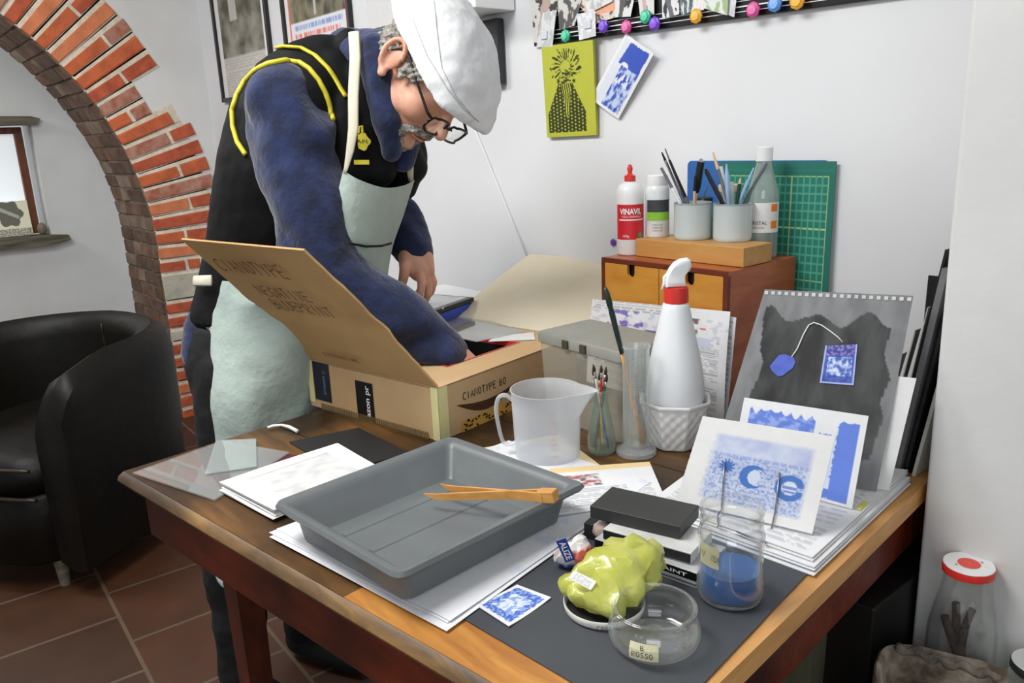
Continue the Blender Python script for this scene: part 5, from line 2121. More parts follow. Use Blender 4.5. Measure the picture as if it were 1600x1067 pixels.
def mug(cx_, cy_, lab, r=.0435, h=.0835, handle=None):
    c = V(cx_, cy_, BZ1 + .0006)
    t = thing('enamel_mug', c, lab, 'mug', 'pencil mugs')
    MB().lathe([(.0005, 0), (r * .93, 0), (r * .98, .003), (r, .010), (r, h - .004), (r * 1.012, h - .002), (r * 1.012, h), (r * .97, h), (r * .96, h - .004), (r * .95, .008), (r * .9, .004), (.0005, .0035)], Matrix.Translation(c), 56).build('cup', m_enam, t, smooth=50)
    MB().lathe([(r * 1.016, h - .0026), (r * 1.02, h - .0012), (r * 1.016, h + .0004), (r * .99, h + .0008), (r * .965, h + .0002)], Matrix.Translation(c), 56).build('rim', m_rim, t, smooth=True)
    if handle is not None:
        d = V(math.cos(handle), math.sin(handle), 0)
        MB().tube([c + d * (r - .001) + V(0, 0, h * .85), c + d * (r + .018) + V(0, 0, h * .84), c + d * (r + .024) + V(0, 0, h * .6), c + d * (r + .018) + V(0, 0, h * .36), c + d * (r - .001) + V(0, 0, h * .30)], .004, 10).build('handle', m_enam, t, smooth=True)
    return c


def blockfront(px, pyb, r):
    p = pz(px, pyb, BZ1 + .0006)
    d = nrm(V(p[0], p[1], 0))
    return p + d * r


M1_ = blockfront(1082, 376, .0435)
M2_ = blockfront(1144, 379, .0435)
c1 = mug(M1_[0], M1_[1], 'pale blue enamel mug of pens on the block, left one beside the white jar', handle=2.2)
c2_ = mug(M2_[0], M2_[1], 'pale blue enamel mug of pencils on the block, right one before the big bottle', handle=1.3)


def stick(c, top_px, off, foot, segs, name, lab, cat, rad, flat=1.0, seg=8):
    """a pen: foot inside the mug, head at pixel top_px in the vertical plane 'off' behind the mug centre; segs=(fraction,radius factor,material,part)"""
    vd = nrm(V(c[0], c[1], 0))
    head = onplane(*top_px, c + vd * off, vd)
    ft = c + V(foot[0], foot[1], .0065 + rad)
    d = head - ft
    t = thing(name, ft, lab, cat, 'pens and tools in the mugs')
    prev = 0.0
    for fr_, r0, r1, m_, pn in segs:
        n_ = 4
        MB().tube([ft + d * (prev + (fr_ - prev) * k / n_) for k in range(n_ + 1)], [rad * (r0 + (r1 - r0) * k / n_) for k in range(n_ + 1)], seg, flat=flat).build(pn, m_, t, smooth=40)
        prev = fr_
    return t


m_chrome = mat('chrome', '#b5b8ba', rough=.2, metal=1)
m_pencil = mat('pencil_green', '#17402f', rough=.35)
m_pblack = mat('pen_black', '#101114', rough=.3)
m_pwhite = mat('pen_white', '#e6e9ec', rough=.4)
m_pblue = mat('pen_light_blue', '#9db9dd', rough=.4)
m_pnavy = mat('pen_navy', '#1b2436', rough=.35)
m_pgrey = mat('pen_grey', '#6b7076', rough=.35)
m_wood = mat('bare_pencil_wood', '#dcb98c', rough=.6)
stick(c1, (1034, 238), .01, (.015, 0), [(.25, 1, 1, m_chrome, 'barrel'), (.9, 1, 1, m_chrome, 'clip_end'), (1, 1, .5, m_pblack, 'tip')], 'pen', 'slim chrome pen reaching highest at the left of the left mug', 'pen', .0032)
stick(c1, (1039, 232), .02, (.010, .01), [(.8, 1, 1, m_pgrey, 'barrel'), (1, .8, .5, m_pgrey, 'tip')], 'pen', 'grey metal pen close behind the chrome pen', 'pen', .003)
stick(c1, (1033, 262), -.01, (.02, -.01), [(.7, 1, 1, m_pwhite, 'barrel'), (1, 1, .8, m_pgrey, 'cap')], 'pen', 'white pen leaning out lowest on the left mug', 'pen', .004)
stick(c1, (1046, 250), 0, (.018, .008), [(.5, 1, 1, m_pgrey, 'barrel'), (1, 1, .7, m_pblack, 'grip')], 'pen', 'grey and black pen in the left mug right of the chrome pen', 'pen', .0042)
stick(c1, (1096, 248), .0, (-.008, 0), [(.55, .8, 1, m_wood, 'shaft'), (.62, 1.4, 2.1, m_pblack, 'collar'), (.96, 2.1, 2.0, m_pblack, 'grip'), (1, 1.2, .8, m_chrome, 'tip')], 'craft_knife', 'chunky black gripped craft knife upright in the left mug', 'knife', .0042)
stick(c1, (1086, 275), -.015, (.01, -.01), [(.75, 1, 1, m_wood, 'shaft'), (1, 1.3, .6, m_pblack, 'brush_tip')], 'paint_brush', 'short wooden brush before the craft knife in the left mug', 'brush', .003)
stick(c1, (1106, 290), .01, (-.015, .01), [(.7, 1, 1, m_pwhite, 'shaft'), (1, 1, .3, m_pgrey, 'tip')], 'pencil', 'short white pencil at the right rim of the left mug', 'pencil', .003)
stick(c2_, (1114, 238), .012, (.015, 0), [(.8, 1, 1, m_pgrey, 'shaft'), (1, 1.1, .5, m_wood, 'tip')], 'pencil', 'tall grey pencil with bare wooden tip in the right mug', 'pencil', .0037)
stick(c2_, (1102, 264), -.012, (.02, -.004), [(.6, 1, 1, m_pblack, 'barrel'), (.97, 1.15, 1.0, m_pnavy, 'cap'), (1, .7, .5, m_pblack, 'end')], 'pen', 'thick black pen slanting left out of the right mug', 'pen', .005)
stick(c2_, (1125, 260), .014, (-.003, .006), [(1, 1, 1, m_pwhite, 'barrel')], 'marker', 'flat white marker standing tallest in the right mug', 'marker', .0060)
stick(c2_, (1135, 256), .002, (-.003, -.006), [(.85, 1, 1, m_pblue, 'barrel'), (1, .9, .3, m_pblue, 'cap')], 'marker', 'pale blue pointed marker in the middle of the right mug', 'marker', .0052)
stick(c2_, (1142, 284), .016, (-.006, .01), [(1, 1, 1, m_pwhite, 'barrel')], 'marker', 'short white marker in the middle of the right mug', 'marker', .0062)
stick(c2_, (1157, 278), .0, (.0, 0), [(.9, 1, 1, m_pencil, 'shaft'), (1, 1, .3, m_wood, 'tip')], 'pencil', 'dark green pencil with bare tip in the right mug', 'pencil', .0042)
stick(c2_, (1178, 262), -.004, (-.02, 0), [(.8, 1, 1, m_pblue, 'barrel'), (1, .8, .4, m_pblue, 'cap')], 'pen', 'pale blue pen slanting right out of the right mug', 'pen', .0042)
stick(c2_, (1197, 255), .008, (-.018, .008), [(.3, 1, 1, m_pgrey, 'barrel'), (1, 1, .8, m_pgrey, 'cap')], 'pen', 'grey pen slanting far right across the big bottle', 'pen', .0046)

# glue bottle
cv = V(-1.320, 1.488, DZ1 + .0006)
gb = thing('glue_bottle', cv, 'white glue bottle with red label and red nozzle on the chest of drawers', 'bottle')
zb_ = [zon(cv, q) - cv[2] for q in (285, 272, 255)]
rv = .0325
MB().lathe([(.0005, 0), (rv * .92, 0), (rv, .004), (rv, zb_[0] - .028), (rv * .97, zb_[0] - .018), (rv * .8, zb_[0] - .006), (rv * .5, zb_[0]), (rv * .36, zb_[0] + .003), (.001, zb_[0] + .004)], Matrix.Translation(cv), 48).build('bottle', m_white, gb, smooth=60)
MB().lathe([(rv * .32, zb_[0] + .002), (rv * .42, zb_[0] + .0035), (rv * .42, zb_[0] + .016), (rv * .26, zb_[0] + .018), (rv * .15, zb_[0] + .022), (rv * .22, zb_[0] + .034), (rv * .10, zb_[0] + .042), (.0005, zb_[0] + .043)], Matrix.Translation(cv), 28).build('nozzle', m_red, gb, smooth=50, label='red nozzle cap')
ang = facing(cv)
zl0, zl1 = zon(cv, 372) - cv[2], zon(cv, 318) - cv[2]
mb = MB()
vs = [(cv[0] + (rv + .0004) * math.cos(ang + t_), cv[1] + (rv + .0004) * math.sin(ang + t_), cv[2] + z) for z in (zl0, zl1) for t_ in np.linspace(-1.25, 1.45, 30)]
mb.add(vs, [(i, i + 1, 31 + i, 30 + i) for i in range(29)])
lb = mb.build('red_label', mat('label_red', '#d2202e', rough=.4, var=.03), gb)
mb = MB()
text_wrap(mb, 'VINAVIL', cv, rv + .0008, cv[2] + zl1 - .023, ang + .05, .056, .014, bold=.03)
mb.build('lettering', m_whiteink, lb)
mb = MB()
text_wrap(mb, 'COLLA UNIVERSALE', cv, rv + .0008, cv[2] + zl1 - .031, ang + .1, .05, .0045)
mb.build('lettering', m_whiteink, lb)
mb = MB()
text_wrap(mb, '1000g', cv, rv + .0008, cv[2] + zl0 + .006, ang - .35, .018, .006)
mb.build('lettering', m_whiteink, lb)
mb = MB()
vs = [(cv[0] + (rv + .0007) * math.cos(ang + t_), cv[1] + (rv + .0007) * math.sin(ang + t_), cv[2] + z) for z in (zl1 - .038, zl1 - .035) for t_ in np.linspace(-.9, 1.2, 20)]
mb.add(vs, [(i, i + 1, 21 + i, 20 + i) for i in range(19)])
mb.build('white_stripe', m_whiteink, lb)
mb = MB()
mb.lathe([(.0005, 0), (.007, 0)], frame(V(-math.sin(ang + .75), math.cos(ang + .75), 0), V(math.cos(ang + .75), math.sin(ang + .75), 0), cv + V(math.cos(ang + .75), math.sin(ang + .75), 0) * (rv + .0012) + V(0, 0, zl0 + .010)), 20)
mb.build('green_spot', mat('green_print', '#3f9a68'), lb)

# white jar with dark and green label on the block
p = blockfront(1027, 371, .028)
cw = V(p[0], p[1], BZ1 + .0006)
wj = thing('plastic_jar', cw, 'translucent white plastic jar with black and green label left of the mugs', 'jar')
zt = zon(cw, 273) - cw[2]
rw_ = .0285
MB().lathe([(.0005, 0), (rw_ * .94, 0), (rw_, .003), (rw_, zt * .74), (rw_ * .95, zt * .80), (rw_ * .80, zt * .84), (.001, zt * .845)], Matrix.Translation(cw), 44).build('jar_body', mat('milky_plastic', '#dfe3e4', rough=.3, sub=.1), wj, smooth=50)
MB().lathe([(rw_ * .84, zt * .83), (rw_ * .86, zt * .845), (rw_ * .86, zt * .985), (rw_ * .80, zt), (.001, zt)], Matrix.Translation(cw), 44, fn=lambda a, z: 1 + .008 * math.cos(a * 36)).build('screw_lid', m_white, wj, smooth=30)
ang = facing(cw)


def band(c, r, z0, z1, t0, t1, m_, nm, par, z_=0):
    mb = MB()
    a0_ = facing(c)
    n = 24
    vs = [(c[0] + r * math.cos(a0_ + t_), c[1] + r * math.sin(a0_ + t_), c[2] + z) for z in (z0, z1) for t_ in np.linspace(t0, t1, n)]
    mb.add(vs, [(i, i + 1, n + 1 + i, n + i) for i in range(n - 1)])
    return mb.build(nm, m_, par)


zz0, zz1, zz2 = zon(cw, 343) - cw[2], zon(cw, 330) - cw[2], zon(cw, 311) - cw[2]
band(cw, rw_ + .0004, zz1, zz2, -1.0, 1.2, mat('label_dark_grey', '#3c4046'), 'dark_label', wj)
band(cw, rw_ + .0004, zz0, zz1, -1.0, 1.2, mat('label_green', '#8cc63e'), 'green_label', wj)
mb = MB()
for k in range(3):
    text_wrap(mb, 'medium gel', cw, rw_ + .0006, cw[2] + zz0 - .011 - k * .007, ang, .026, .004)
mb.build('lettering', m_pgrey, wj)

# big bottle and the little jars behind the mugs
cbb = V(-1.040, 1.622, DZ1 + .0006)
bg = thing('solvent_bottle', cbb, 'large clear bottle with white cap and orange hazard label behind the right mug', 'bottle')
zc = [zon(cbb, q) - cbb[2] for q in (252, 229, 300, 315, 361)]
rb_ = .0355
vessel([(rb_ * .93, 0), (rb_, .006), (rb_, zc[2] - .012), (rb_ * .95, zc[2] + .004), (rb_ * .75, zc[2] + .026), (rb_ * .52, zc[0] - .012), (rb_ * .46, zc[0] - .004), (rb_ * .46, zc[0] + .004)], .0016, cbb, cbb[2], glass('bottle_clear', tint=(.9, .93, .92), body=.22, edge=.5, milk=(.66, .72, .70)), 'bottle_body', bg)
MB().lathe([(rb_ * .50, zc[0]), (rb_ * .53, zc[0] + .001), (rb_ * .53, zc[1] - .002), (rb_ * .48, zc[1]), (.001, zc[1])], Matrix.Translation(cbb), 40, fn=lambda a, z: 1 + .01 * math.cos(a * 36)).build('cap', m_white, bg, smooth=30, label='white screw cap')
lb = band(cbb, rb_ + .0005, zc[4], zc[3], -1.35, 1.35, mat('white_label', '#e3e3e0'), 'white_label', bg)
m_or = mat('orange_label_print', '#ea7d24')
mb = band(cbb, rb_ + .0008, zc[3] - .020, zc[3] - .003, .55, 1.05, m_or, 'hazard_square', lb)
mb = band(cbb, rb_ + .0008, zc[4] + .009, zc[4] + .026, .55, 1.05, m_or, 'hazard_square', lb)
mb = MB()
a0_ = facing(cbb)
text_wrap(mb, 'CRISTAL', cbb, rb_ + .0008, cbb[2] + zc[4] + .018, a0_ - .25, .040, .0085)
text_wrap(mb, 'resina acrilica', cbb, rb_ + .0008, cbb[2] + zc[4] + .010, a0_ - .25, .028, .004)
mb.build('lettering', m_text, lb)
cs_ = V(-1.118, 1.605, DZ1 + .0006)
sj = thing('spice_jar', cs_, 'small glass jar with cream lid half hidden between right mug and big bottle', 'jar')
zs = zon(cs_, 288) - cs_[2]
vessel([(.024, 0), (.026, .004), (.026, zs - .03), (.021, zs - .018), (.021, zs - .014)], .0015, cs_, cs_[2], m_green_glass, 'jar_glass', sj)
MB().lathe([(.0245, zs - .016), (.0255, zs - .014), (.0255, zs - .001), (.023, zs), (.001, zs)], Matrix.Translation(cs_), 36).build('lid', mat('cream_lid', '#dfd6b8'), sj, smooth=40)
MB().lathe([(.0005, .006), (.023, .006), (.023, .075), (.0005, .075)], Matrix.Translation(cs_), 30).build('contents', mat('pale_yellow_powder', '#b9b98e', rough=.9), sj)
cs2 = V(-1.200, 1.617, DZ1 + .0006)
sj = thing('spice_jar', cs2, 'small glass jar behind the gap between the white jar and left mug', 'jar')
vessel([(.022, 0), (.024, .004), (.024, .10), (.019, .112), (.019, .116)], .0015, cs2, cs2[2], m_green_glass, 'jar_glass', sj)
MB().lathe([(.0215, .114), (.0225, .115), (.0225, .13), (.020, .131), (.001, .131)], Matrix.Translation(cs2), 36).build('lid', mat('dark_lid', '#26282a'), sj, smooth=40)

# cutting mats leaning between the chest and the wall


def cutmat(u, v):
    c = (.020, .20, .145)
    mu, mv = .045, .06
    if u < mu or u > 1 - mu or v < mv or v > 1 - mv:
        return (.022, .17, .13) if not (abs(v - mv * .6) < .004) else c
    gx, gy = (u - mu) / (1 - 2 * mu) * 18, (v - mv) / (1 - 2 * mv) * 24
    for g in (gx, gy):
        if abs(g - round(g)) < .10:
            if round(g) % 6 == 0:
                return (.40, .62, .28)
            return (.09, .36, .25)
    return c


gTL, gTR, gBR = pY(1096, 253, 1.688), pY(1307, 252, 1.688), pY(1298, 455, 1.679)
dn = nrm(gBR - gTR)
Lm = (gTR[2] - TZ - .001) / -dn[2]
o = card(gTR + V(-.30, 0, 0), gTR, V(gTR[0], 1.676, TZ + .001), V(gTR[0] - .30, 1.676, TZ + .001), .0025, cutmat, 180, 260, edge=(.02, .15, .11)).build('cutting_mat', m_inkg)
tag(o, 'green gridded cutting mat standing on edge behind the chest, in front of the blue one', 'cutting mat')
bTL, bTR = pY(1075, 254, 1.6935), pY(1297, 247, 1.6935)
mb = MB()
zt_ = (bTL[2] + bTR[2]) / 2
r_ = .012
pts = []
for (cx2, cz2, a0) in ((bTR[0] - r_, zt_ - r_, 0), (bTL[0] + r_, zt_ - r_, 90)):
    pts += [(cx2 + r_ * math.cos(math.radians(a0 + k * 15)), cz2 + r_ * math.sin(math.radians(a0 + k * 15))) for k in range(7)]
pts += [(bTL[0], TZ + .001), (bTR[0], TZ + .001)]
mb.prism(pts, 0, .0022, Matrix(((1, 0, 0, 0), (0, 0, 1, 1.692), (0, 1, 0, 0), (0, 0, 0, 1))))
o = mb.build('cutting_mat', mat('blue_mat', '#2c63a8', rough=.5))
tag(o, 'blue cutting mat standing hindmost against the wall behind the green one', 'cutting mat')
pp = pY(958, 379, 1.697)
o = MB().ell(pp, (.011, .004, .011)).build('wall_pin', mat('violet_plastic', '#7a3fb0', rough=.3), smooth=True)
tag(o, 'violet and white pin on the wall left of the glue bottle', 'pin')

# ------------------------------------------------------------------ on the back wall
YW = 1.6985
rl = thing('magnet_rail', pY(1080, 30, YW), 'black horizontal rail with white lines high on the back wall, full of clipped cards', 'rail')
Ra, Rb = pY(838, 72, YW - .012), pY(1340, 3, YW - .012)
dx_ = nrm(Rb - Ra)
La = np.linalg.norm(Rb - Ra) + .25
up_r = nrm(np.cross(V(0, -1, 0), dx_)) * 1
if up_r[2] < 0:
    up_r = -up_r
FR_ = Matrix(((dx_[0], up_r[0], 0, Ra[0]), (0, 0, -1, YW - .0125), (dx_[2], up_r[2], 0, Ra[2]), (0, 0, 0, 1)))
MB().box((La / 2 - .01, .055, -.0055), (La, .11, .011), FR_, bev=.0015).build('rail_board', m_blackgl, rl)
for h_, w_ in ((.013, .0016), (.024, .0028), (.036, .0014), (.075, .002)):
    MB().box((La / 2 - .01, h_, .0006), (La, w_, .0012), FR_).build('white_line', m_whiteink, rl)
# lime panel with the bearded tree-head print


def green_man(u, v):
    bg = (.50, .52, .055)
    ink_ = (.035, .045, .01)
    if u < .05 or u > .95:
        return bg
    x = (u - .46)
    n1 = N(u * .45, v, 26, 3)
    if .05 < v < .36:      # leafy crown
        r = math.hypot(x * .9, (v - .26) * 1.15)
        a = math.atan2(v - .26, x)
        if r < .20 + .09 * abs(math.sin(a * 7 + 1)):
            if r > .09:
                return ink_ if math.sin(a * 26 + r * 30) + n1 * 2 > .15 else bg
    if .26 < v < .42 and abs(x) < .18:    # face
        if abs(v - .31) < .012 and .03 < abs(x) < .11:
            return ink_
        if abs(x) < .02 and .31 < v < .37:
            return ink_
        if abs(v - .385) < .008 and abs(x) < .06:
            return ink_
        if abs(x) > .13:
            return ink_ if n1 > -.1 else bg
        return bg if n1 < .15 else ink_
    if .40 < v < .78 and abs(x) < .11 * (1 - (v - .4) / .5):   # beard
        return ink_ if math.sin(x * 150 + math.sin(v * 20) * 2) > -.1 else bg
    wd_ = .14 + (v - .42) * .75
    if .42 < v < .95 and abs(x + .02) < min(wd_, .38):
        cx_, cy_ = (u * 14) % 1 - .5, (v * 26 + math.floor(u * 14) * .5) % 1 - .5
        r = abs(cx_) + abs(cy_) * .8
        return bg if r < .26 + .12 * n1 else ink_
    return bg


q = [pY(846, 73, YW - .028), pY(926, 62, YW - .028), pY(932, 211, YW - .012), pY(855, 215, YW - .012)]
o = card(*q, .009, green_man, 130, 190, edge=(.40, .42, .04)).build('linocut_plate', m_inkg)
tag(o, 'lime green plate with black print of a bearded leafy head hanging from the rail', 'print')


def strip_print(u, v):
    b = min(u * .55, (1 - u) * .55, v, 1 - v)
    if b < .045 + .01 * noise.noise(Vector((u * 20, v * 20, 0))):
        return PAPER
    deep = (.045, .10, .50)
    if v < .36 and u > .30 - .2 * v:
        if math.hypot((u - .45) * .7, v - .40) < .1:
            return PAPER
        return deep
    if u < .36:
        return (.70, .73, .80)
    n = N(u, v, 9, 4)
    if .45 < v < .60 and .4 < u < .8:
        return (.75, .80, .88) if n > -.05 else deep
    return lerp(deep, (.55, .65, .85), step(n, -.05, .5))


q = [pY(978, 52, YW - .022), pY(1022, 83, YW - .022), pY(966, 186, YW - .008), pY(923, 153, YW - .012)]
o = card(*q, .001, strip_print, 70, 110, edge=PAPER, curl=lambda u, v: .004 * math.sin(math.pi * u)).build('cyanotype_strip', m_ink, smooth=40)
tag(o, 'narrow tilted blue cyanotype hanging from the pink clip below the rail', 'print')
# cards pinned along the rail (their lower ends show)


def nude(bg, c, s):
    def f(u, v):
        n = N(u * .6, v * .7, 5, s)
        if abs(u - .5 - .15 * math.sin(v * 4 + s)) < .14 + .06 * n:
            return c
        if n > .28:
            return (.05, .05, .05)
        return bg
    return f


def wob(bg, c, s, sc=4):
    return lambda u, v: lerp(bg, c, step(N(u, v, sc, s), .08, .1))


wcards = [
    ([(829, -40), (880, -50), (862, 73), (834, 66)], nude((.62, .60, .58), (.46, .36, .30), 1), 'photo card of a standing figure, hindmost at the left end of the rail', .016),
    ([(848, 20), (869, 16), (863, 73), (838, 74)], wob((.66, .68, .68), (.5, .52, .52), 2), 'small pale card with white button at the left end of the rail', .024),
    ([(868, -40), (920, -45), (898, 40), (874, 47)], wob((.10, .10, .10), (.62, .60, .56), 3), 'dark photo card right of the standing figure', .019),
    ([(901, 22), (930, 17), (931, 56), (905, 63)], wob((.62, .64, .65), (.78, .8, .86), 4), 'small grey white card with button above the lime plate', .027),
    ([(888, -10), (962, -28), (962, 27), (930, 37)], lambda u, v: (.80, .40, .25) if .55 < v < .8 else lerp((.72, .64, .55), (.12, .1, .1), step(N(u, v, 8, 5), .2, .1)), 'orange and cream card with dark lettering under the grey cards', .017),
    ([(905, -60), (958, -60), (957, 2), (918, 22)], wob((.72, .73, .73), (.5, .5, .5), 6), 'plain grey white card above the orange card', .022),
    ([(962, -60), (1003, -60), (985, 26), (961, 27)], nude((.74, .74, .74), (.12, .11, .10), 7), 'white card with black line figure at the middle of the rail', .023),
    ([(990, -60), (1022, -60), (1022, 22), (1000, 24)], nude((.72, .70, .70), (.62, .42, .40), 8), 'white card with pinkish figure left of the violet clip', .018),
    ([(1033, -60), (1062, -60), (1061, 22), (1035, 30)], nude((.76, .76, .76), (.15, .16, .18), 9), 'white card with grey sketch between violet and orange clips', .023),
    ([(1058, -60), (1078, -60), (1084, 18), (1064, 24)], wob((.10, .14, .14), (.7, .72, .74), 10), 'dark patterned narrow card left of the orange clip', .018),
    ([(1080, -60), (1102, -60), (1100, 15), (1084, 19)], wob((.80, .80, .80), (.7, .7, .7), 11), 'narrow white card just above the orange clip', .021),
    ([(1100, -60), (1142, -60), (1136, 24), (1100, 13)], wob((.74, .76, .74), (.38, .5, .25), 12, 3), 'white card with green edge right of the orange clip', .025),
    ([(1140, -60), (1158, -60), (1147, 27), (1132, 21)], wob((.74, .75, .78), (.6, .6, .64), 13), 'pale card hanging left of the pink clip', .019),
]
for px4, fn_, lab, dpt in wcards:
    P = [pY(x, y, YW - dpt - .004) for x, y in px4]
    o = card(*P, .0008, fn_, 26, 60, edge=(.7, .7, .7)).build('pinned_card', m_ink)
    tag(o, lab, 'card', 'cards along the rail')
for (x, y, dpt) in ((850, 55, .030), (918, 38, .033)):
    p = pY(x, y, YW - dpt)
    FQ = frame(V(1, 0, 0), V(0, -1, 0), p)
    o = MB().box((0, 0, 0), (.026, .022, .004), FQ, bev=.002).build('square_clip', mat('pearl_plastic', '#d6d8de', rough=.25))
    tag(o, 'square pearl clip on the %s' % ('leftmost small pale card' if x < 900 else 'grey white card above the lime plate'), 'clip', 'square clips')
m_cl = {'green': '#35b58a', 'violet': '#6d3fc4', 'pink': '#d0498f', 'orange': '#e2a02c', 'blue': '#4e8ad6'}
m_cl = {k: mat('clip_' + k, v, rough=.3, var=.05) for k, v in m_cl.items()}
m_clr = {k: mat('clip_centre_' + k, v, rough=.3, var=.05) for k, v in {'green': '#5fd0a8', 'violet': '#8d62da', 'pink': '#e47ab0', 'orange': '#f0bc55', 'blue': '#86b4ea'}.items()}
clips = [('green', 884, 56, 'above the lime plate'), ('violet', 943, 41, 'left of the pink clip that holds the blue strip'), ('pink', 979, 42, 'holding the tilted blue strip'), ('green', 1009, 26, 'on the upper edge right of the pink clip'),
         ('violet', 1023, 37, 'right below the upper green one'), ('orange', 1088, 25, 'in the middle of the rail'), ('pink', 1177, 15, 'left of the blue clip'), ('blue', 1211, 6, 'between pink and orange clips at the right'), ('orange', 1246, 2, 'farthest right on the rail')]
for cn, x, y, lab in clips:
    p = pY(x, y, YW - .030)
    t = thing('round_clip', p, 'round %s clip %s' % (cn, lab), 'clip', 'round clips on the rail')
    FQ = frame(V(1, 0, 0), V(0, -1, 0), p)
    MB().lathe([(.0005, -.004), (.012, -.004), (.0165, -.001), (.0165, .003), (.014, .005), (.0115, .0055)], FQ, 28, fn=lambda a, z: 1 + .05 * math.cos(a * 8)).build('clip_disc', m_cl[cn], t, smooth=40)
    MB().lathe([(.0115, .0052), (.0105, .008), (.0005, .009)], FQ, 24).build('clip_centre', m_clr[cn], t, smooth=40)
    MB().box((0, 0, -.010), (.008, .012, .012), FQ, bev=.001).build('clip_jaw', m_cl[cn], t)

# posters


zb1 = pY(354, 157, YW)[2]
zb2_ = pY(545, 68, YW)[2] - .08
VP1 = (2.35 - pY(385, 84, YW)[2]) / (2.35 - zb1)
VP2, VB1, VB2, VR1, VR2 = [(2.48 - pY(495, y_, YW)[2]) / (2.48 - zb2_) for y_ in (27, 33, 40, 46, 54)]


def poster1(u, v):
    if u < .10 or u > .90:
        return (.80, .80, .79)
    if v < VP1:
        if v < .05:
            return (.78, .78, .77)
        n = N(u * .8, v, 6, 1)
        c = lerp((.10, .09, .06), (.34, .33, .28), .5 + n)
        if .30 < u < .45 and v < .5:
            c = lerp(c, (.62, .62, .60), .8)
        return c
    return lines(u * .6, (v - VP1) / (1 - VP1), 16, -.1, bg=(.62, .60, .56), c=(.35, .33, .30), dens=.5)


def poster2(u, v):
    if u < .07 or u > .96:
        return (.80, .78, .77)
    if .07 < u < .10 or .935 < u < .96:
        return (.72, .16, .12)
    if v < VP2:
        n = N(u, v, 6, 4)
        c = lerp((.05, .05, .04), (.28, .25, .16), step(n, -.1, .8))
        if abs(u - .5) < .012 and .3 < v < .72:
            c = (.5, .5, .48)
        return c
    if VB1 < v < VB2:
        return lerp((.74, .75, .77), (.28, .38, .66), 1 if noise.noise(Vector((u * 60, 1, 0))) > -.05 and .15 < u < .9 else 0)
    if VR1 < v < VR2:
        return lerp((.74, .75, .77), (.78, .22, .18), 1 if noise.noise(Vector((u * 55, 3, 0))) > -.05 and .15 < u < .85 else 0)
    return (.75, .75, .77)


def framed(q, fn_, nx, ny, lab, nm='framed_poster', fcol='#17181a', fw_=.020):
    P = [np.array(x, float) for x in q]
    c = sum(P) / 4
    t = thing(nm, V(c[0], YW, P[2][2]), lab, 'poster')
    card(*[p + V(0, -.006, 0) for p in P], .004, fn_, nx, ny, edge=(.8, .8, .8)).build('print', m_ink, t)
    mf = mat('frame_' + fcol[1:], fcol, rough=.3)
    for a, b in ((0, 1), (1, 2), (2, 3), (3, 0)):
        A_2, B_2 = P[a], P[b]
        d = nrm(B_2 - A_2)
        nn = np.cross(V(0, -1, 0), d)
        F_ = frame(d, V(0, -1, 0), (A_2 + B_2) / 2 + V(0, -.010, 0))
        MB().box((0, 0, 0), (np.linalg.norm(B_2 - A_2) + fw_, fw_, .02), F_, bev=.003).build('frame_bar', mf, t)
    return t


Xl, Xr = pY(336, 20, YW)[0], pY(421, 40, YW)[0]
framed([V(Xl, YW, 2.35), V(Xr, YW, 2.35), V(Xr, YW, zb1), V(Xl + .0, YW, zb1)], poster1, 70, 110, 'black framed poster with a dark landscape photo, left of the two near the corner')
Xl, Xr = pY(447, 30, YW)[0], pY(550, 30, YW)[0]
framed([V(Xl, YW, 2.48), V(Xr, YW, 2.48), V(Xr, YW, zb2_), V(Xl, YW, zb2_)], poster2, 90, 120, 'black framed poster with red border, above his shoulder')
Xl = pY(576, 20, YW)[0]


def poster3(u, v):
    if u > .42 and v > .2:
        n = math.sin(u * 60 + v * 6) + N(u, v, 8, 1)
        return (.55, .06, .06) if n > .1 else (.22, .05, .05)
    return (.72, .72, .72)


o = card(V(Xl, YW - .006, 2.4), V(Xl + .52, YW - .006, 2.4), V(Xl + .52, YW - .006, 1.80), V(Xl, YW - .006, 1.80), .004, poster3, 60, 50, edge=(.3, .3, .3)).build('unframed_poster', m_ink)
tag(o, 'pale poster with dark red strokes, half hidden behind the white cap', 'poster')
# white projecting box and dark panel under it
p0, p1 = pY(733, 34, YW), pY(806, 22, YW)
o = MB().box(((p0[0] + p1[0]) / 2 - .04, 1.62, 1.755 + .10), (abs(p1[0] - p0[0]) + .08, .15, .2), bev=.003).build('white_wall_box', m_white)
tag(o, 'white box fixed to the wall above the dark panel, behind the cap', 'box')
dkp = pY(776, 80, YW - .02)
o = MB().box((dkp[0] - .03, YW - .017, (pY(783, 132, YW)[2] + 1.74) / 2 - .0), (.10, .03, 1.74 - pY(783, 132, YW)[2]), bev=.004).build('dark_wall_panel', mat('dark_slate_panel', '#25282d', rough=.4))
tag(o, 'narrow dark slate panel on the wall below the white box', 'panel')
o = MB().tube([pY(736, 188, YW - .004), pY(760, 245, YW - .003), pY(800, 345, YW - .003), pY(828, 412, YW - .004)], .0022, 8).build('wall_cable', m_white, smooth=True)
tag(o, 'thin white cable running slantwise down the back wall', 'cable')

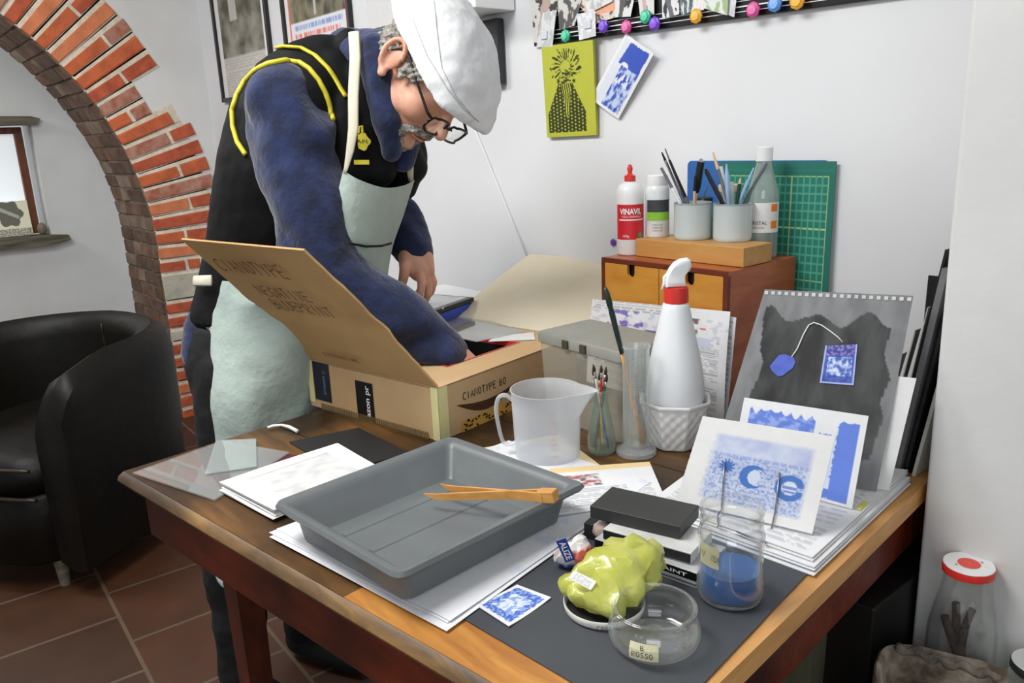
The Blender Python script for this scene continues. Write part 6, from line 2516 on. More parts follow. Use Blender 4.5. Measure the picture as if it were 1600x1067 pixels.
# ------------------------------------------------------------------ under the table, and the corner at the lower right
o = MB().box(((-1.25 - .53) / 2, 1.43, (.60 + FLZ) / 2), (.72, .46, .60 - FLZ), bev=.004).build('under_table_dark_box', mat('under_table_black', '#0e0b09', rough=.5, var=.3))  # added box, near black so the space under the table reads dark
tag(o, 'near-black box added to darken the space under the right end of the table', 'chest')
o = MB().box((-1.46, 1.40, (.50 + FLZ) / 2), (.38, .4, .5 - FLZ), bev=.004).build('plain_dark_box', mat('dark_box_brown', '#15100c', rough=.6, var=.3))  # plain dark box under the left rear of the table
tag(o, 'plain dark box under the left rear of the table', 'crate')
SZ = .470
low = MB()
o = MB().box((-.02, 1.10, (SZ + FLZ) / 2), (1.0, .47, SZ - FLZ), bev=.004).build('low_shelf_unit', mat('grey_stained_wood', '#4b4741', rough=.6, var=.2))
o.location = o.location
tag(o, 'low grey-brown unit in front of the pier carrying the stick jar', 'cabinet')
pj0 = pz(1495, 1052, SZ)
cjj = V(pj0[0], pj0[1], SZ + .0006)
jj = thing('stick_jar', cjj, 'glass jar with red and white lid holding brown sticks before the pier', 'jar')
dpt = pj(cjj)[2]
kk = dpt / FPX
zj = zon(cjj, 884) - SZ
vessel([(.048 * .95, 0), (.052, .005), (.0535, .03), (.052, zj * .42), (.046, zj * .60), (.040, zj * .74), (.0365, zj * .84), (.0355, zj * .93), (.036, zj * .98)], .0022, cjj, cjj[2],
       glass('jar_glass_c', tint=(.98, .985, .98), body=.012, edge=.45, refl=1.2, milk=(.8, .82, .80)), 'jar_glass', jj)
MB().lathe([(.0375, zj * .94), (.039, zj * .945), (.0395, zj * .99), (.0385, zj + .002), (.037, zj + .0035)], Matrix.Translation(cjj), 48, fn=lambda a, z: 1 + .006 * math.cos(a * 40)).build('lid_skirt', m_red, jj, smooth=30, label='red lid skirt')
MB().lathe([(.0383, zj + .0022), (.0375, zj + .0038), (.030, zj + .0034), (.0005, zj + .0036)], Matrix.Translation(cjj), 48).build('lid_top', m_white, jj, smooth=40)
MB().lathe([(.0005, zj + .0042), (.017, zj + .0042)], Matrix.Translation(cjj), 36).build('lid_spot', mat('coral_red', '#e2503f', rough=.4), jj)
for s_ in (-1, 1):
    MB().lathe([(.0005, zj + .0042), (.002, zj + .0042)], Matrix.Translation(cjj + V(.6, .8, 0) * s_ * .022), 12).build('lid_dot', mat('coral_dot', '#e2503f', rough=.4), jj)
m_bark = mat('bark', '#3f2f28', rough=.9, var=.4, scale=50, bump=.8)
vcj = nrm(V(cjj[0], cjj[1], 0))
for k, (tx, ty, fx2, fo, r, lab) in enumerate(((1476, 962, .012, -.012, .0075, 'thick brown stick standing left in the lidded jar'), (1494, 942, 0.0, .010, .007, 'longest brown stick in the lidded jar'), (1519, 952, -.010, .004, .0065, 'brown stick leaning right in the lidded jar'),
                                               (1482, 975, .016, .016, .005, 'short thin stick behind the thick one in the jar'), (1508, 985, .002, -.02, .006, 'short brown stick at the front of the lidded jar'))):
    head = onplane(tx, ty, cjj + vcj * fo * .8, vcj)
    rg = V(vcj[1], -vcj[0], 0)
    ft = cjj + rg * fx2 * .8 + vcj * fo + V(0, 0, .006 + r)
    o = MB().tube([ft, ft + (head - ft) * .35 + V(.001, 0, 0), ft + (head - ft) * .7 - V(.001, 0, 0), head], [r, r * 1.08, r * .95, r * .9], 9).build('brown_stick', m_bark, smooth=40)
    tag(o, lab, 'stick', 'sticks in the jar')
# carved bark basket at the bottom edge
cbk = pz(1470, 1080, SZ + .03)
bk_ = thing('bark_bowl', V(cbk[0], cbk[1], SZ + .0006), 'rough bark bowl with chalky pattern at the bottom right', 'bowl')
mb = MB()
aa, bb_ = pz(1395, 1010, SZ + .06), pz(1600, 1062, SZ + .06)
m_barkw = mat('chalky_bark', '#5a4a3e', rough=.85, var=.3, scale=30, bump=.9, bscale=40, col2='#a89c8c')
dd = nrm(bb_ - aa)
pp_ = V(dd[1], -dd[0], 0)
cen = (aa + bb_) / 2 + pp_ * .075
for k in range(1):
    pass
Lb = np.linalg.norm(bb_ - aa) / 2 + .02
rr = []
for z_, sx, sy in ((.0, .80, .7), (.015, .95, .9), (.05, 1.0, 1.0), (.066, 1.0, 1.0), (.070, .97, .96), (.066, .92, .90), (.02, .82, .78)):
    ring = []
    for i in range(48):
        a = 2 * math.pi * i / 48
        e = .6
        x = Lb * sx * math.copysign(abs(math.cos(a)) ** e, math.cos(a))
        y = .085 * sy * math.copysign(abs(math.sin(a)) ** e, math.sin(a))
        p = cen + dd * x + pp_ * y
        ring.append((p[0], p[1], SZ + .001 + z_ + .003 * noise.noise(Vector((x * 40, y * 40, z_ * 40)))))
    rr.append(ring)
mb.loft(rr, (True, True))
mb.build('bowl_body', m_barkw, bk_, smooth=50)
mb = MB()
t0, t1 = pz(1402, 1008, SZ + .072), pz(1560, 1056, SZ + .072)
pts = [t0 + (t1 - t0) * k / 30 for k in range(31)]
pts = [p + pp_ * (.012 + .004 * math.sin(k * .9)) + V(0, 0, .004 + .003 * math.cos(k * .9)) for k, p in enumerate(pts)]
mb.tube(pts, [.007 + .0015 * math.sin(k * 1.3) for k in range(31)], 10)
mb.build('twisted_rim', mat('grey_bark', '#6e655b', rough=.9, var=.4, scale=40, bump=.8), bk_, smooth=True)
# second jar, cut by the picture edge
pj1 = pz(1612, 1120, SZ)
cj2 = V(pj1[0], pj1[1], SZ + .0006)
zt2 = zon(cj2, 1036) - SZ
j2 = thing('lidded_jar', cj2, 'glass jar with pale metal lid cut by the right picture edge', 'jar')
vessel([(.036, 0), (.040, .004), (.040, zt2 - .03), (.036, zt2 - .018), (.036, zt2 - .012)], .002, cj2, cj2[2], m_green_glass, 'jar_glass', j2)
MB().lathe([(.036, zt2 - .014), (.0385, zt2 - .013), (.0385, zt2 - .003), (.036, zt2)], Matrix.Translation(cj2), 48).build('lid_band', mat('dark_band', '#25282a', rough=.3), j2, smooth=40)
MB().lathe([(.037, zt2 - .0008), (.035, zt2 + .001), (.0005, zt2 + .0005)], Matrix.Translation(cj2), 48).build('lid_top', mat('pale_metal', '#b9bbb6', rough=.3), j2, smooth=40)

# ------------------------------------------------------------------ the man
from mathutils.bvhtree import BVHTree
m_skin = mat('skin', '#cf9478', rough=.5, var=.06, scale=18, col2='#e0ab92', sub=.12, bump=.06, bscale=90)
m_hair = mat('grey_hair', '#77736c', rough=.75, var=.5, scale=90, bump=.9, bscale=160, col2='#b3aea5')
m_navy = mat('navy_fleece', '#121c38', rough=.95, var=.18, scale=26, bump=.25, bscale=120, sheen=.25, col2='#1d2b54')
m_vest = mat('black_vest', '#040507', rough=.75, spec=.25, var=.2, scale=10, bump=.15, bscale=30)
m_yel = mat('yellow_piping', '#d3c52e', rough=.55, var=.06)
m_apron = mat('grey_green_apron', '#a3b3ac', rough=.9, var=.08, scale=7, bump=.25, bscale=70, col2='#b3c2ba')
m_strap = mat('cream_strap', '#d9d3bd', rough=.8, var=.04)
m_trous = mat('black_trousers', '#05060a', rough=.85, var=.25, scale=16, bump=.2)
m_cap = mat('white_cotton', '#dfe0e1', rough=.85, var=.02, scale=30, bump=.25, bscale=45)
m_seam = mat('cap_seam', '#b9babc', rough=.9)
m_frame = mat('black_spectacle_frame', '#0c0c0e', rough=.3)
yw = math.radians(20)
tf = V(math.cos(yw), math.sin(yw), 0)
tr_ = V(math.sin(yw), -math.cos(yw), 0)       # his right, towards the camera


def cp(px, py, D):
    return pd(px, py, D)


def torso_rings(grow=0.0, top=9):
    # px, py, depth, half breadth, half thickness
    spec = [(402, 600, 2.10, .17, .125), (400, 550, 2.10, .185, .14), (407, 500, 2.10, .185, .14), (422, 450, 2.09, .185, .145), (436, 400, 2.07, .19, .15), (452, 330, 2.03, .20, .155),
            (468, 260, 1.99, .205, .155), (480, 200, 1.97, .20, .145), (498, 152, 1.955, .18, .122), (520, 124, 1.945, .145, .095), (541, 104, 1.94, .11, .078), (557, 92, 1.93, .08, .062)]
    spec = spec[:]
    cs = [cp(*s[:3]) for s in spec]
    rings = []
    for i, s in enumerate(spec):
        t = nrm(cs[min(i + 1, len(cs) - 1)] - cs[max(i - 1, 0)])
        if i < 3:
            t = nrm(t + V(0, 0, 1.5))
        L = nrm(tr_ - t * (tr_ @ t))
        Fw = nrm(np.cross(L, t))
        if Fw @ tf < 0:
            Fw = -Fw
        ring = []
        for k in range(36):
            a = 2 * math.pi * k / 36
            c_, s_ = math.cos(a), math.sin(a)
            e = .82
            ring.append(Vector(cs[i] + L * ((s[3] + grow) * math.copysign(abs(c_) ** e, c_)) + Fw * ((s[4] + grow) * math.copysign(abs(s_) ** e, s_))))
        rings.append(ring)
    return rings, cs


rings, tc_ = torso_rings()
# limb joints
shR, elR, wrR = cp(447, 166, 1.80), cp(506, 425, 1.80), cp(703, 553, 1.885)
shL, elL, wrL = cp(560, 150, 2.13), cp(600, 318, 2.22), cp(648, 392, 2.14)
hipR, kneeR, ankR = cp(378, 580, 2.02), cp(362, 850, 2.07), V(0, 0, 0)
ankR = V(kneeR[0] - .02, kneeR[1] - .01, FLZ + .10)
hipL = hipR - tr_ * .22
kneeL = kneeR - tr_ * .24
ankL = ankR - tr_ * .24
man = thing('person', V((ankR[0] + ankL[0]) / 2, (ankR[1] + ankL[1]) / 2, FLZ), 'man in white flat cap, black vest and grey-green apron bending over the open carton', 'person')

# head frame
HS = 1.27
hs = nrm(-.42 * M[0] - .907 * M[2])
hf = .42 * M[0] + .86 * M[1] - .195 * M[2]
hf = nrm(hf - hs * (hf @ hs))
hu = .78 * M[0] - .463 * M[1] - .361 * M[2]
hu = nrm(hu - hf * (hu @ hf) - hs * (hu @ hs))
ear_c = cp(617, 98, 1.74) - hs * (.078 * HS)
HD = Matrix(((hf[0], hs[0], hu[0], ear_c[0]), (hf[1], hs[1], hu[1], ear_c[1]), (hf[2], hs[2], hu[2], ear_c[2]), (0, 0, 0, 1))) @ Matrix.Scale(HS, 4)   # (forward, side, up)


def H(f, s, u):
    return HD @ Vector((f, s, u))


mb = MB()
mb.ell((-.008, 0, .048), (.099, .078, .086), HD)
mb.ell((.045, 0, .0), (.054, .062, .075), HD)          # mid face
mb.ell((.045, 0, -.042), (.048, .050, .048), HD)       # jaw
mb.ell((.080, 0, -.078), (.020, .024, .018), HD)       # chin
mb.ell((.080, 0, .035), (.028, .058, .020), HD)        # brow ridge
for s in (-1, 1):
    mb.ell((.058, s * .030, -.014), (.036, .032, .034), HD)    # cheek
    mb.ell((.068, s * .031, .014), (.016, .015, .012), HD)     # eyelid
    mb.ell((.022, s * .046, -.042), (.040, .018, .030), HD)     # jaw corner
    mb.ell((.103, s * .011, -.020), (.012, .009, .008), HD)     # nostril wing
mb.chain([H(.086, 0, .028), H(.103, 0, .006), H(.117, 0, -.012)], [.010 * HS, .0115 * HS, .0125 * HS], 16)
mb.ell((.094, 0, -.041), (.012, .024, .006), HD)
mb.ell((.092, 0, -.053), (.012, .021, .007), HD)
mb.chain([H(-.03, 0, -.01), H(-.050, 0, -.055), tc_[-1]], [.055 * HS, .046 * HS, .045], 24)
# ears: a rim, a lobe and a bowl
for s in (-1, 1):
    pts = []
    for k in range(13):
        a = math.radians(20 + 255 * k / 12)
        fx2, ux2 = .019 * math.cos(a), .030 * math.sin(a)
        pts.append(H(-.008 + fx2 - .12 * ux2, s * (.084 + .007 * max(0, -math.cos(a)) + .003 * math.sin(a)), .006 + ux2))
    mb.chain(pts, [.0052 * HS] * 13, 10)
    mb.ell((-.008, s * .077, .003), (.017, .006, .027), HD)
    mb.ell((.000, s * .082, -.027), (.010, .006, .010), HD)
head_mb = mb
# torso core, arms and legs beneath the clothes, all one body
body = MB()
body.v += head_mb.v
body.f += head_mb.f
body.mi += head_mb.mi
body.col += head_mb.col
rg2, _ = torso_rings(-.035)
body.loft(rg2)
wr2 = wrR + nrm(wrR - elR) * .055
body.chain([shR, elR, wrR], [.065, .048, .036])
body.chain([shL, elL, wrL], [.065, .045, .034])
body.chain([hipR, kneeR, ankR], [.085, .058, .042])
body.chain([hipL, kneeL, ankL], [.085, .058, .042])


def finger(mb, pts, r0, r1):
    n = len(pts) - 1
    mb.chain(pts, [r0 + (r1 - r0) * k / n for k in range(n + 1)], 14)


# left hand, hanging down to the tablet (wrist, palm, four bent fingers, thumb)
lk = [(647, 398, 2.135, .033), (646, 412, 2.125, .033), (655, 424, 2.12, .028)]
body.chain([cp(*p[:3]) for p in lk], [p[3] for p in lk])
body.chain([cp(636, 402, 2.115), cp(635, 420, 2.10)], [.024, .019])
body.chain([cp(664, 404, 2.135), cp(668, 424, 2.13)], [.024, .020])
FG = [
    [(633, 414, 2.09), (631, 432, 2.075), (627, 447, 2.08), (625, 457, 2.09)],                 # thumb side, thick
    [(655, 424, 2.105), (659, 444, 2.085), (656, 463, 2.085), (652, 478, 2.09)],                 # index
    [(663, 430, 2.125), (670, 446, 2.11), (669, 460, 2.11), (665, 470, 2.12)],                  # middle
    [(670, 425, 2.145), (677, 440, 2.14), (674, 455, 2.145), (669, 462, 2.15)],                  # ring
    [(668, 428, 2.165), (664, 446, 2.175), (650, 462, 2.17), (636, 467, 2.165)],                # little finger, curled in
]
for k, f in enumerate(FG):
    P_ = [cp(*p) for p in f]
    for p in P_:
        p[2] = max(p[2], .951)
    finger(body, P_, .0150 if k == 0 else .0130, .0105 if k == 0 else .0090)
# right hand, reaching into the carton
d_ = nrm(wrR - elR)
p0 = wrR + d_ * .02
hz = V(0, 0, -1)
sd_ = nrm(np.cross(d_, hz))
palm = p0 + d_ * .055 + hz * .030
p0[2] = max(p0[2], .868)
palm[2] = max(palm[2], .835)
body.chain([wrR, p0, palm], [.037, .035, .036])
body.chain([p0 + sd_ * .018, palm + sd_ * .02], [.024, .026])
body.chain([p0 - sd_ * .018, palm - sd_ * .02], [.024, .026])
for k, off in enumerate((-.034, -.012, .012, .034)):
    L_f = (.072, .088, .084, .066)[k]
    b0 = palm + sd_ * off + d_ * .02
    b1 = b0 + (d_ * .5 + hz * .86) * L_f * .45
    b2 = b1 + (d_ * .1 + hz) * L_f * .32
    b3 = b2 + (d_ * -.3 + hz * .95) * L_f * .23
    for b_, lim in ((b0, .828), (b1, .820), (b2, .812), (b3, .803)):
        b_[2] = max(b_[2], lim)
    finger(body, [b0, b1, b2, b3], .0135, .0095)
tb0 = p0 - sd_ * .03 + hz * .01
finger(body, [tb0, tb0 - sd_ * .022 + d_ * .03 + hz * .02, tb0 - sd_ * .026 + d_ * .055 + hz * .04], .0150, .0105)
for a_, L_ in ((ankR, hf), (ankL, hf)):
    body.chain([a_, a_ + V(0, 0, -.03), a_ + tf * .14 + V(0, 0, -.055)], [.042, .04, .032])
bodym = remeshed(body, .0042, 3)
bodym.build('body', m_skin, man, smooth=True)
# small face details on top of the skin
mb = MB()
for s in (-1, 1):
    mb.ell((.0745, s * .031, .010), (.0095, .012, .0085), HD, 16, 10)
mb.build('eyes', mat('eye_white', '#d9d2ca', rough=.2), man, smooth=True)
mb = MB()
mb.tube([H(.1045 - .5 * (t_ / .024) ** 2 * .012, t_, -.0475) for t_ in np.linspace(-.022, .022, 9)], .0013 * HS, 6)
mb.build('mouth_line', mat('lip_shadow', '#7a3f38', rough=.6), man, smooth=True)


def fuzz(p, amp=.004, fr=70):
    return amp * noise.fractal(Vector(p * fr), .8, 2.2, 4)


def hairpart(shapes, nm, amp=.004, voxel=.0032, cut=None, m_=None):
    mb = MB()
    shapes(mb)
    rm = remeshed(mb, voxel, 2, lambda p: fuzz(p, amp, 95) + amp * .6 * math.sin(p[2] * 500 + 3 * noise.noise(Vector(p * 30))))
    if cut:
        inv = HD.inverted()
        keep = []
        loc = [inv @ Vector(v) for v in rm.v]
        ok = [cut(l) for l in loc]
        rm.f = [f for f in rm.f if all(ok[i] for i in f)]
        rm.mi = [0] * len(rm.f)
    return rm.build(nm, m_ or m_hair, man, smooth=True)


hairpart(lambda mb: mb.ell((-.012, 0, .046), (.101, .0815, .088), HD), 'hair', .0035,
         cut=lambda l: l.z < .075 and (l.x < -.022 or (l.x < .052 - max(0, (.03 - l.z)) * .9 and l.z > .028) or (abs(l.y) > .06 and .020 < l.x < .050 and l.z > -.006)))


def nape(mb):
    mb.ell((-.070, 0, -.005), (.034, .055, .040), HD)
    for s in (-1, 1):
        mb.ell((.034, s * .073, .028), (.024, .007, .020), HD)
        mb.ell((.022, s * .076, .008), (.010, .006, .016), HD)
        mb.ell((-.045, s * .062, .015), (.026, .016, .035), HD)


hairpart(nape, 'hair_sides', .004)


def beard(mb):
    for s in (-1, 1):
        mb.chain([H(.103, 0, -.0345), H(.097, s * .018, -.040), H(.085, s * .031, -.052)], [.0072 * HS, .0080 * HS, .0065 * HS], 12)
        mb.chain([H(.085, s * .030, -.052), H(.078, s * .030, -.072), H(.086, 0, -.088)], [.007 * HS, .012 * HS, .015 * HS], 12)
        mb.chain([H(.078, s * .030, -.072), H(.045, s * .046, -.072), H(.022, s * .056, -.060)], [.010 * HS, .010 * HS, .006 * HS], 12)


hairpart(beard, 'beard', .0028, .003)
mb = MB()
for s in (-1, 1):
    mb.chain([H(.103, s * .014, .034), H(.100, s * .034, .041), H(.084, s * .052, .034)], [.004 * HS, .0048 * HS, .003 * HS], 10)
mb.build('eyebrows', m_hair, man, smooth=True)

# glasses slid down the nose
gl = MB()
GF = .120


def lens(s, k):
    a = 2 * math.pi * k / 28
    e = .7
    x = .026 * math.copysign(abs(math.cos(a)) ** e, math.cos(a))
    y = .018 * math.copysign(abs(math.sin(a)) ** e, math.sin(a))
    return H(GF - .0 * y + (-.004 if abs(x) > .02 else 0), s * .033 + x, -.000 + y)


glasses = MB()
for s in (-1, 1):
    glasses.tube([lens(s, k) for k in range(29)], .0023 * HS, 8)
    glasses.tube([H(GF - .004, s * .059, .008), H(GF - .012, s * .070, .010), H(.06, s * .0745, .018), H(.012, s * .083, .030), H(-.008, s * .084, .026), H(-.022, s * .080, .005)], [.0026 * HS, .0026 * HS, .0022 * HS, .002 * HS, .002 * HS, .002 * HS], 8, flat=1.0)
glasses.tube([H(GF, -.008, .006), H(GF + .003, 0, .009), H(GF, .008, .006)], .002 * HS, 8)
gob = glasses.build('glasses', m_frame, man, smooth=True)
mb = MB()
for s in (-1, 1):
    mb.add([tuple(lens(s, k)) for k in range(28)], [tuple(range(28))])
mb.build('lenses', glass('spectacle_lens', body=.03, refl=1.2), gob)

# flat cap
ST = [(-.128, .058, .105, .035), (-.120, .050, .135, .060), (-.095, .044, .160, .082), (-.06, .040, .178, .094), (-.02, .038, .186, .099), (.02, .038, .184, .100), (.055, .037, .174, .098), (.085, .036, .158, .094), (.107, .036, .133, .088),
      (.124, .039, .110, .078), (.139, .043, .088, .064), (.149, .046, .072, .046), (.155, .049, .062, .026)]
mb = MB()
rr = []
for f, b, t, w_ in ST:
    ring = []
    t = b + (t - b) * (.73 - .08 * step(f, .06, .12))
    for k in range(40):
        a = math.pi * k / 39
        c_, s_ = math.cos(a), math.sin(a)
        puff = 1.0 + .02 * math.sin(a * 7 + f * 60)
        ring.append(H(f, w_ * math.copysign(abs(c_) ** .75, c_) * (1 + .05 * s_ * (1 if s_ > .2 else 0)), b + (t - b) * (abs(s_) ** .8) * (puff if s_ > .1 else 1)))
    for k in range(1, 8):
        u_ = k / 8
        ring.append(H(f + (0 if f < .1 else .0), w_ * (-1 + 2 * u_), b + .004 * math.sin(math.pi * u_)))
    rr.append(ring)
mb.loft(rr)
cm = remeshed(mb, .004, 4, lambda p: .0022 * noise.fractal(Vector(p * 22), .9, 2.0, 4) + .0016 * math.sin((p[0] + p[2]) * 90 + 4 * noise.noise(Vector(p * 12))))
cap = cm.build('flat_cap', m_cap, man, smooth=True)
bv_cap = BVHTree.FromPolygons([Vector(v) for v in cm.v], cm.f)


def onto(bv, pts, lift=.001, n=8):
    """lay a polyline given in picture points on a surface, along the sight lines"""
    out = []
    P = []
    for a, b in zip(pts[:-1], pts[1:]):
        for k in range(n):
            P.append((a[0] + (b[0] - a[0]) * k / n, a[1] + (b[1] - a[1]) * k / n))
    P.append(pts[-1])
    for x, y in P:
        d = Vector(ray(x, y)).normalized()
        loc, no, _, _ = bv.ray_cast(Vector(CAM), d)
        if loc is not None:
            if no.dot(d) > 0:
                no = -no
            out.append(loc + no * lift)
    return out


def seam(path, r=.0012, lift=.0006, m_=None, nm='cap_seam', par=None, bv=None, flat=1.0):
    pts = onto(bv or bv_cap, path, lift)
    if len(pts) > 2:
        return MB().tube(pts, r, 6, flat=flat).build(nm, m_ or m_seam, par or cap, smooth=True)


# crown seams run from back to front over the crown; the visor edge follows the brow
def hsurf(f, s, u):
    return pj(H(f, s, u))[:2]


for path in ([(678, 2), (684, 60), (690, 105), (712, 150), (742, 186)], [(645, 30), (668, 88), (700, 140), (726, 172), (748, 190)]):
    seam(path)

# ------------------------------------------------------------------ clothes
# sweater: sleeves, collar and the hem showing over the hip
mb = MB()
mb.chain([shR, shR * .62 + elR * .38, elR, elR * .5 + wrR * .5, wrR - nrm(wrR - elR) * .02, wrR], [.094, .092, .082, .074, .056, .050], 28)
ax1 = nrm(elR - shR)
ax2 = nrm(wrR - elR)


def sleeve_noise(p):
    q = Vector(p)
    a = 0
    for A, B in ((shR, elR), (elR, wrR)):
        pass
    n = noise.noise(Vector((q.x * 7, q.y * 7, q.z * 5 + 3)))
    fold = math.sin((q.x * 26 + q.z * 34) + 5 * n)
    k = 1.0
    return .0105 * fold * (0.4 + .6 * abs(n) * 2) + .004 * noise.fractal(q * 16, .8, 2.0, 3)


sl = remeshed(mb, .0065, 4, sleeve_noise)
sw = sl.build('sweater_sleeve', m_navy, man, smooth=True, label='navy right sleeve reaching into the carton')
bv_sl = BVHTree.FromPolygons([Vector(v) for v in sl.v], sl.f)
mb = MB()
mb.chain([shL, elL, wrL - nrm(wrL - elL) * .02, wrL], [.09, .072, .054, .050], 26)
remeshed(mb, .0065, 4, sleeve_noise).build('sweater_sleeve', m_navy, man, smooth=True)
# standing collar: around the neck, open at the throat
nk0, nk1 = tc_[-2], Vector(H(-.045, 0, -.045))
mb = MB()
axn = nrm(np.array(nk1) - nk0)
L_ = nrm(tr_ - axn * (tr_ @ axn))
Fw = np.cross(L_, axn)
if Fw @ hf < 0:
    Fw = -Fw
rr = []
for t_, rad in ((-.05, .088), (.25, .088), (.6, .088), (.98, .090), (1.04, .086), (.98, .078), (.6, .074), (.2, .07)):
    c = nk0 + (np.array(nk1) - nk0) * t_
    rr.append([Vector(c + L_ * rad * .88 * math.cos(2 * math.pi * k / 36) + Fw * (rad * (1.02 + (.28 * max(0, math.sin(2 * math.pi * k / 36)))) * math.sin(2 * math.pi * k / 36)) + axn * (-.05 * max(0, math.sin(2 * math.pi * k / 36)))) for k in range(36)])
mb.loft(rr, (True, True))
cl = remeshed(mb, .006, 4, lambda p: .004 * noise.fractal(Vector(p * 14), .9, 2, 3))
cl.build('sweater_collar', m_navy, man, smooth=True, label='navy standing collar round his neck')
# collar front falling under the chin to the zip
mb = MB()
mb.chain([cp(585, 75, 1.80), cp(592, 130, 1.79), cp(605, 190, 1.80), cp(612, 235, 1.84)], [.035, .036, .036, .026], 18)
mb.chain([cp(612, 165, 1.86), cp(632, 215, 1.90), cp(628, 250, 1.92)], [.04, .042, .03], 18)
remeshed(mb, .006, 4, lambda p: .005 * noise.fractal(Vector(p * 14), .9, 2, 3)).build('collar_front', m_navy, man, smooth=True)

# vest body
mb = MB()
mb.loft(rings[2:])
mb.chain([shR + V(0, 0, .012) - tr_ * .05, tc_[9]], [.10, .085], 24)
mb.chain([shL + tr_ * .04, tc_[9]], [.10, .09], 24)
mb.chain([cp(560, 200, 1.90), cp(615, 235, 1.97), cp(640, 262, 2.02)], [.085, .06, .045], 20)
mb.chain([cp(625, 200, 2.0), cp(640, 250, 2.04), cp(628, 290, 2.04)], [.05, .045, .04], 18)
mb.chain([cp(534, 100, 1.90), cp(548, 68, 1.88)], [.06, .034], 20)
mb.chain([cp(520, 118, 1.86), cp(536, 190, 1.84), cp(545, 262, 1.86)], [.055, .055, .05], 20)
mb.chain([cp(560, 130, 1.86), cp(575, 200, 1.87), cp(590, 262, 1.90)], [.05, .055, .05], 20)


def quilt(p):
    q = Vector(p)
    return .005 * noise.fractal(q * 7, .9, 2.0, 4)


vm = remeshed(mb, .007, 5, quilt)
vest = vm.build('vest', m_vest, man, smooth=True)
allv = [Vector(v) for v in vm.v] + [Vector(v) for v in sl.v]
n0 = len(vm.v)
bv_all = BVHTree.FromPolygons(allv, vm.f + [tuple(i + n0 for i in f) for f in sl.f])
hole = [(385, 242), (372, 222), (365, 198), (364, 172), (371, 150), (383, 128), (399, 111), (420, 101), (446, 96), (468, 99), (483, 109), (497, 126), (508, 146), (515, 168), (519, 188)]
seam(hole, .0058, .003, m_yel, 'armhole_piping', vest, bv_all)
seam([(423, 79), (446, 74), (470, 76), (492, 88), (512, 108), (527, 130), (540, 152)], .0085, .003, m_yel, 'shoulder_stripe', vest, bv_all, .5)
seam([(397, 104), (404, 96), (412, 90)], .005, .004, m_yel, 'shoulder_stripe', vest, bv_all)
# badge and yellow bar on the chest
q = onto(bv_all, [(563, 221), (563.5, 222)], .004, 1)
if q:
    F_ = frame(M[0], nrm(CAM - np.array(q[0])), q[0])
    badge = MB().lathe([(.0005, 0), (.019, 0), (.019, .002), (.0005, .003)], F_, 24, fn=lambda a, z: 1 + .12 * math.cos(a * 5)).build('badge', m_yel, vest)
    mb = MB()
    text_flat(mb, 'AFI', F_ @ Matrix.Translation((-.012, -.004, .003)), .024, height=.009)
    mb.build('badge_lettering', m_text, vest)
    F_2 = frame(M[0], nrm(CAM - np.array(q[0])), np.array(q[0]) + M[1] * .047)
    MB().box((0, 0, 0), (.034, .010, .004), F_2).build('yellow_bar', m_yel, vest)
    MB().tube([F_ @ Vector(p) for p in ((-.006, .018, .001), (-.004, .032, .001), (.003, .034, .001), (.003, .020, .001))], .003, 8).build('badge_loop', m_yel, vest)

# trousers and shoes
mb = MB()
mb.loft(rings[:3])
mb.chain([hipR, kneeR, ankR + V(0, 0, .0)], [.115, .078, .062], 26)
mb.chain([hipL, kneeL, ankL + V(0, 0, .0)], [.125, .078, .062], 26)
mb.ell(cp(352, 545, 2.10), (.10, .10, .12))
tm = remeshed(mb, .008, 5, lambda p: .007 * noise.fractal(Vector(p * 10), .9, 2.0, 4))
tm.build('trousers', m_trous, man, smooth=True)
mb = MB()
mb.chain([cp(326, 465, 2.0), cp(312, 515, 2.0), cp(308, 555, 2.0), cp(322, 600, 2.02)], [.025, .042, .04, .025], 20)
mb.chain([cp(345, 455, 2.02), cp(335, 520, 2.02)], [.05, .06], 20)
remeshed(mb, .007, 5, lambda p: .006 * noise.fractal(Vector(p * 12), .9, 2.0, 4)).build('sweater_hem', m_navy, man, smooth=True, label='bunched navy hem over his right hip')
for a_ in (ankR, ankL):
    mb = MB()
    c = V(a_[0], a_[1], FLZ)
    mb.chain([c + V(0, 0, .055) - tf * .02, c + tf * .09 + V(0, 0, .045), c + tf * .18 + V(0, 0, .038)], [.052, .048, .036], 18)
    rm = remeshed(mb, .006, 4)
    rm.v = [(v[0], v[1], max(v[2], FLZ + .001)) for v in rm.v]
    rm.build('shoe', m_trous, man, smooth=True)


def cloth(rows, nu, nv, nm, m_, par, amp=.006, th_=.003, seed=0):
    R = [[cp(*p) for p in r] for r in rows]
    vs = []
    for j in range(nv + 1):
        for i in range(nu + 1):
            col_ = [spline(r, i / nu) for r in R]
            p = spline(col_, j / nv)
            a_ = amp * (math.sin(i / nu * 17 + seed + 1.5 * math.sin(j / nv * 3)) * (.3 + .7 * j / nv) + noise.fractal(Vector(p * 9), .9, 2, 3))
            vs.append(p + nrm(CAM - p) * a_)
    vs = np.array(vs)
    back = np.array([v - nrm(CAM - v) * th_ for v in vs])
    W = nu + 1
    n = len(vs)
    fs = [(j * W + i, j * W + i + 1, (j + 1) * W + i + 1, (j + 1) * W + i) for j in range(nv) for i in range(nu)]
    fs += [tuple(x + n for x in f[::-1]) for f in fs]
    bd = list(range(W)) + [j * W + nu for j in range(1, nv + 1)] + [nv * W + i for i in range(nu - 1, -1, -1)] + [j * W for j in range(nv - 1, 0, -1)]
    k = len(bd)
    fs += [(bd[i], bd[(i + 1) % k], bd[(i + 1) % k] + n, bd[i] + n) for i in range(k)]
    mb = MB()
    mb.add(list(vs) + list(back), fs)
    return mb.build(nm, m_, par, smooth=60)


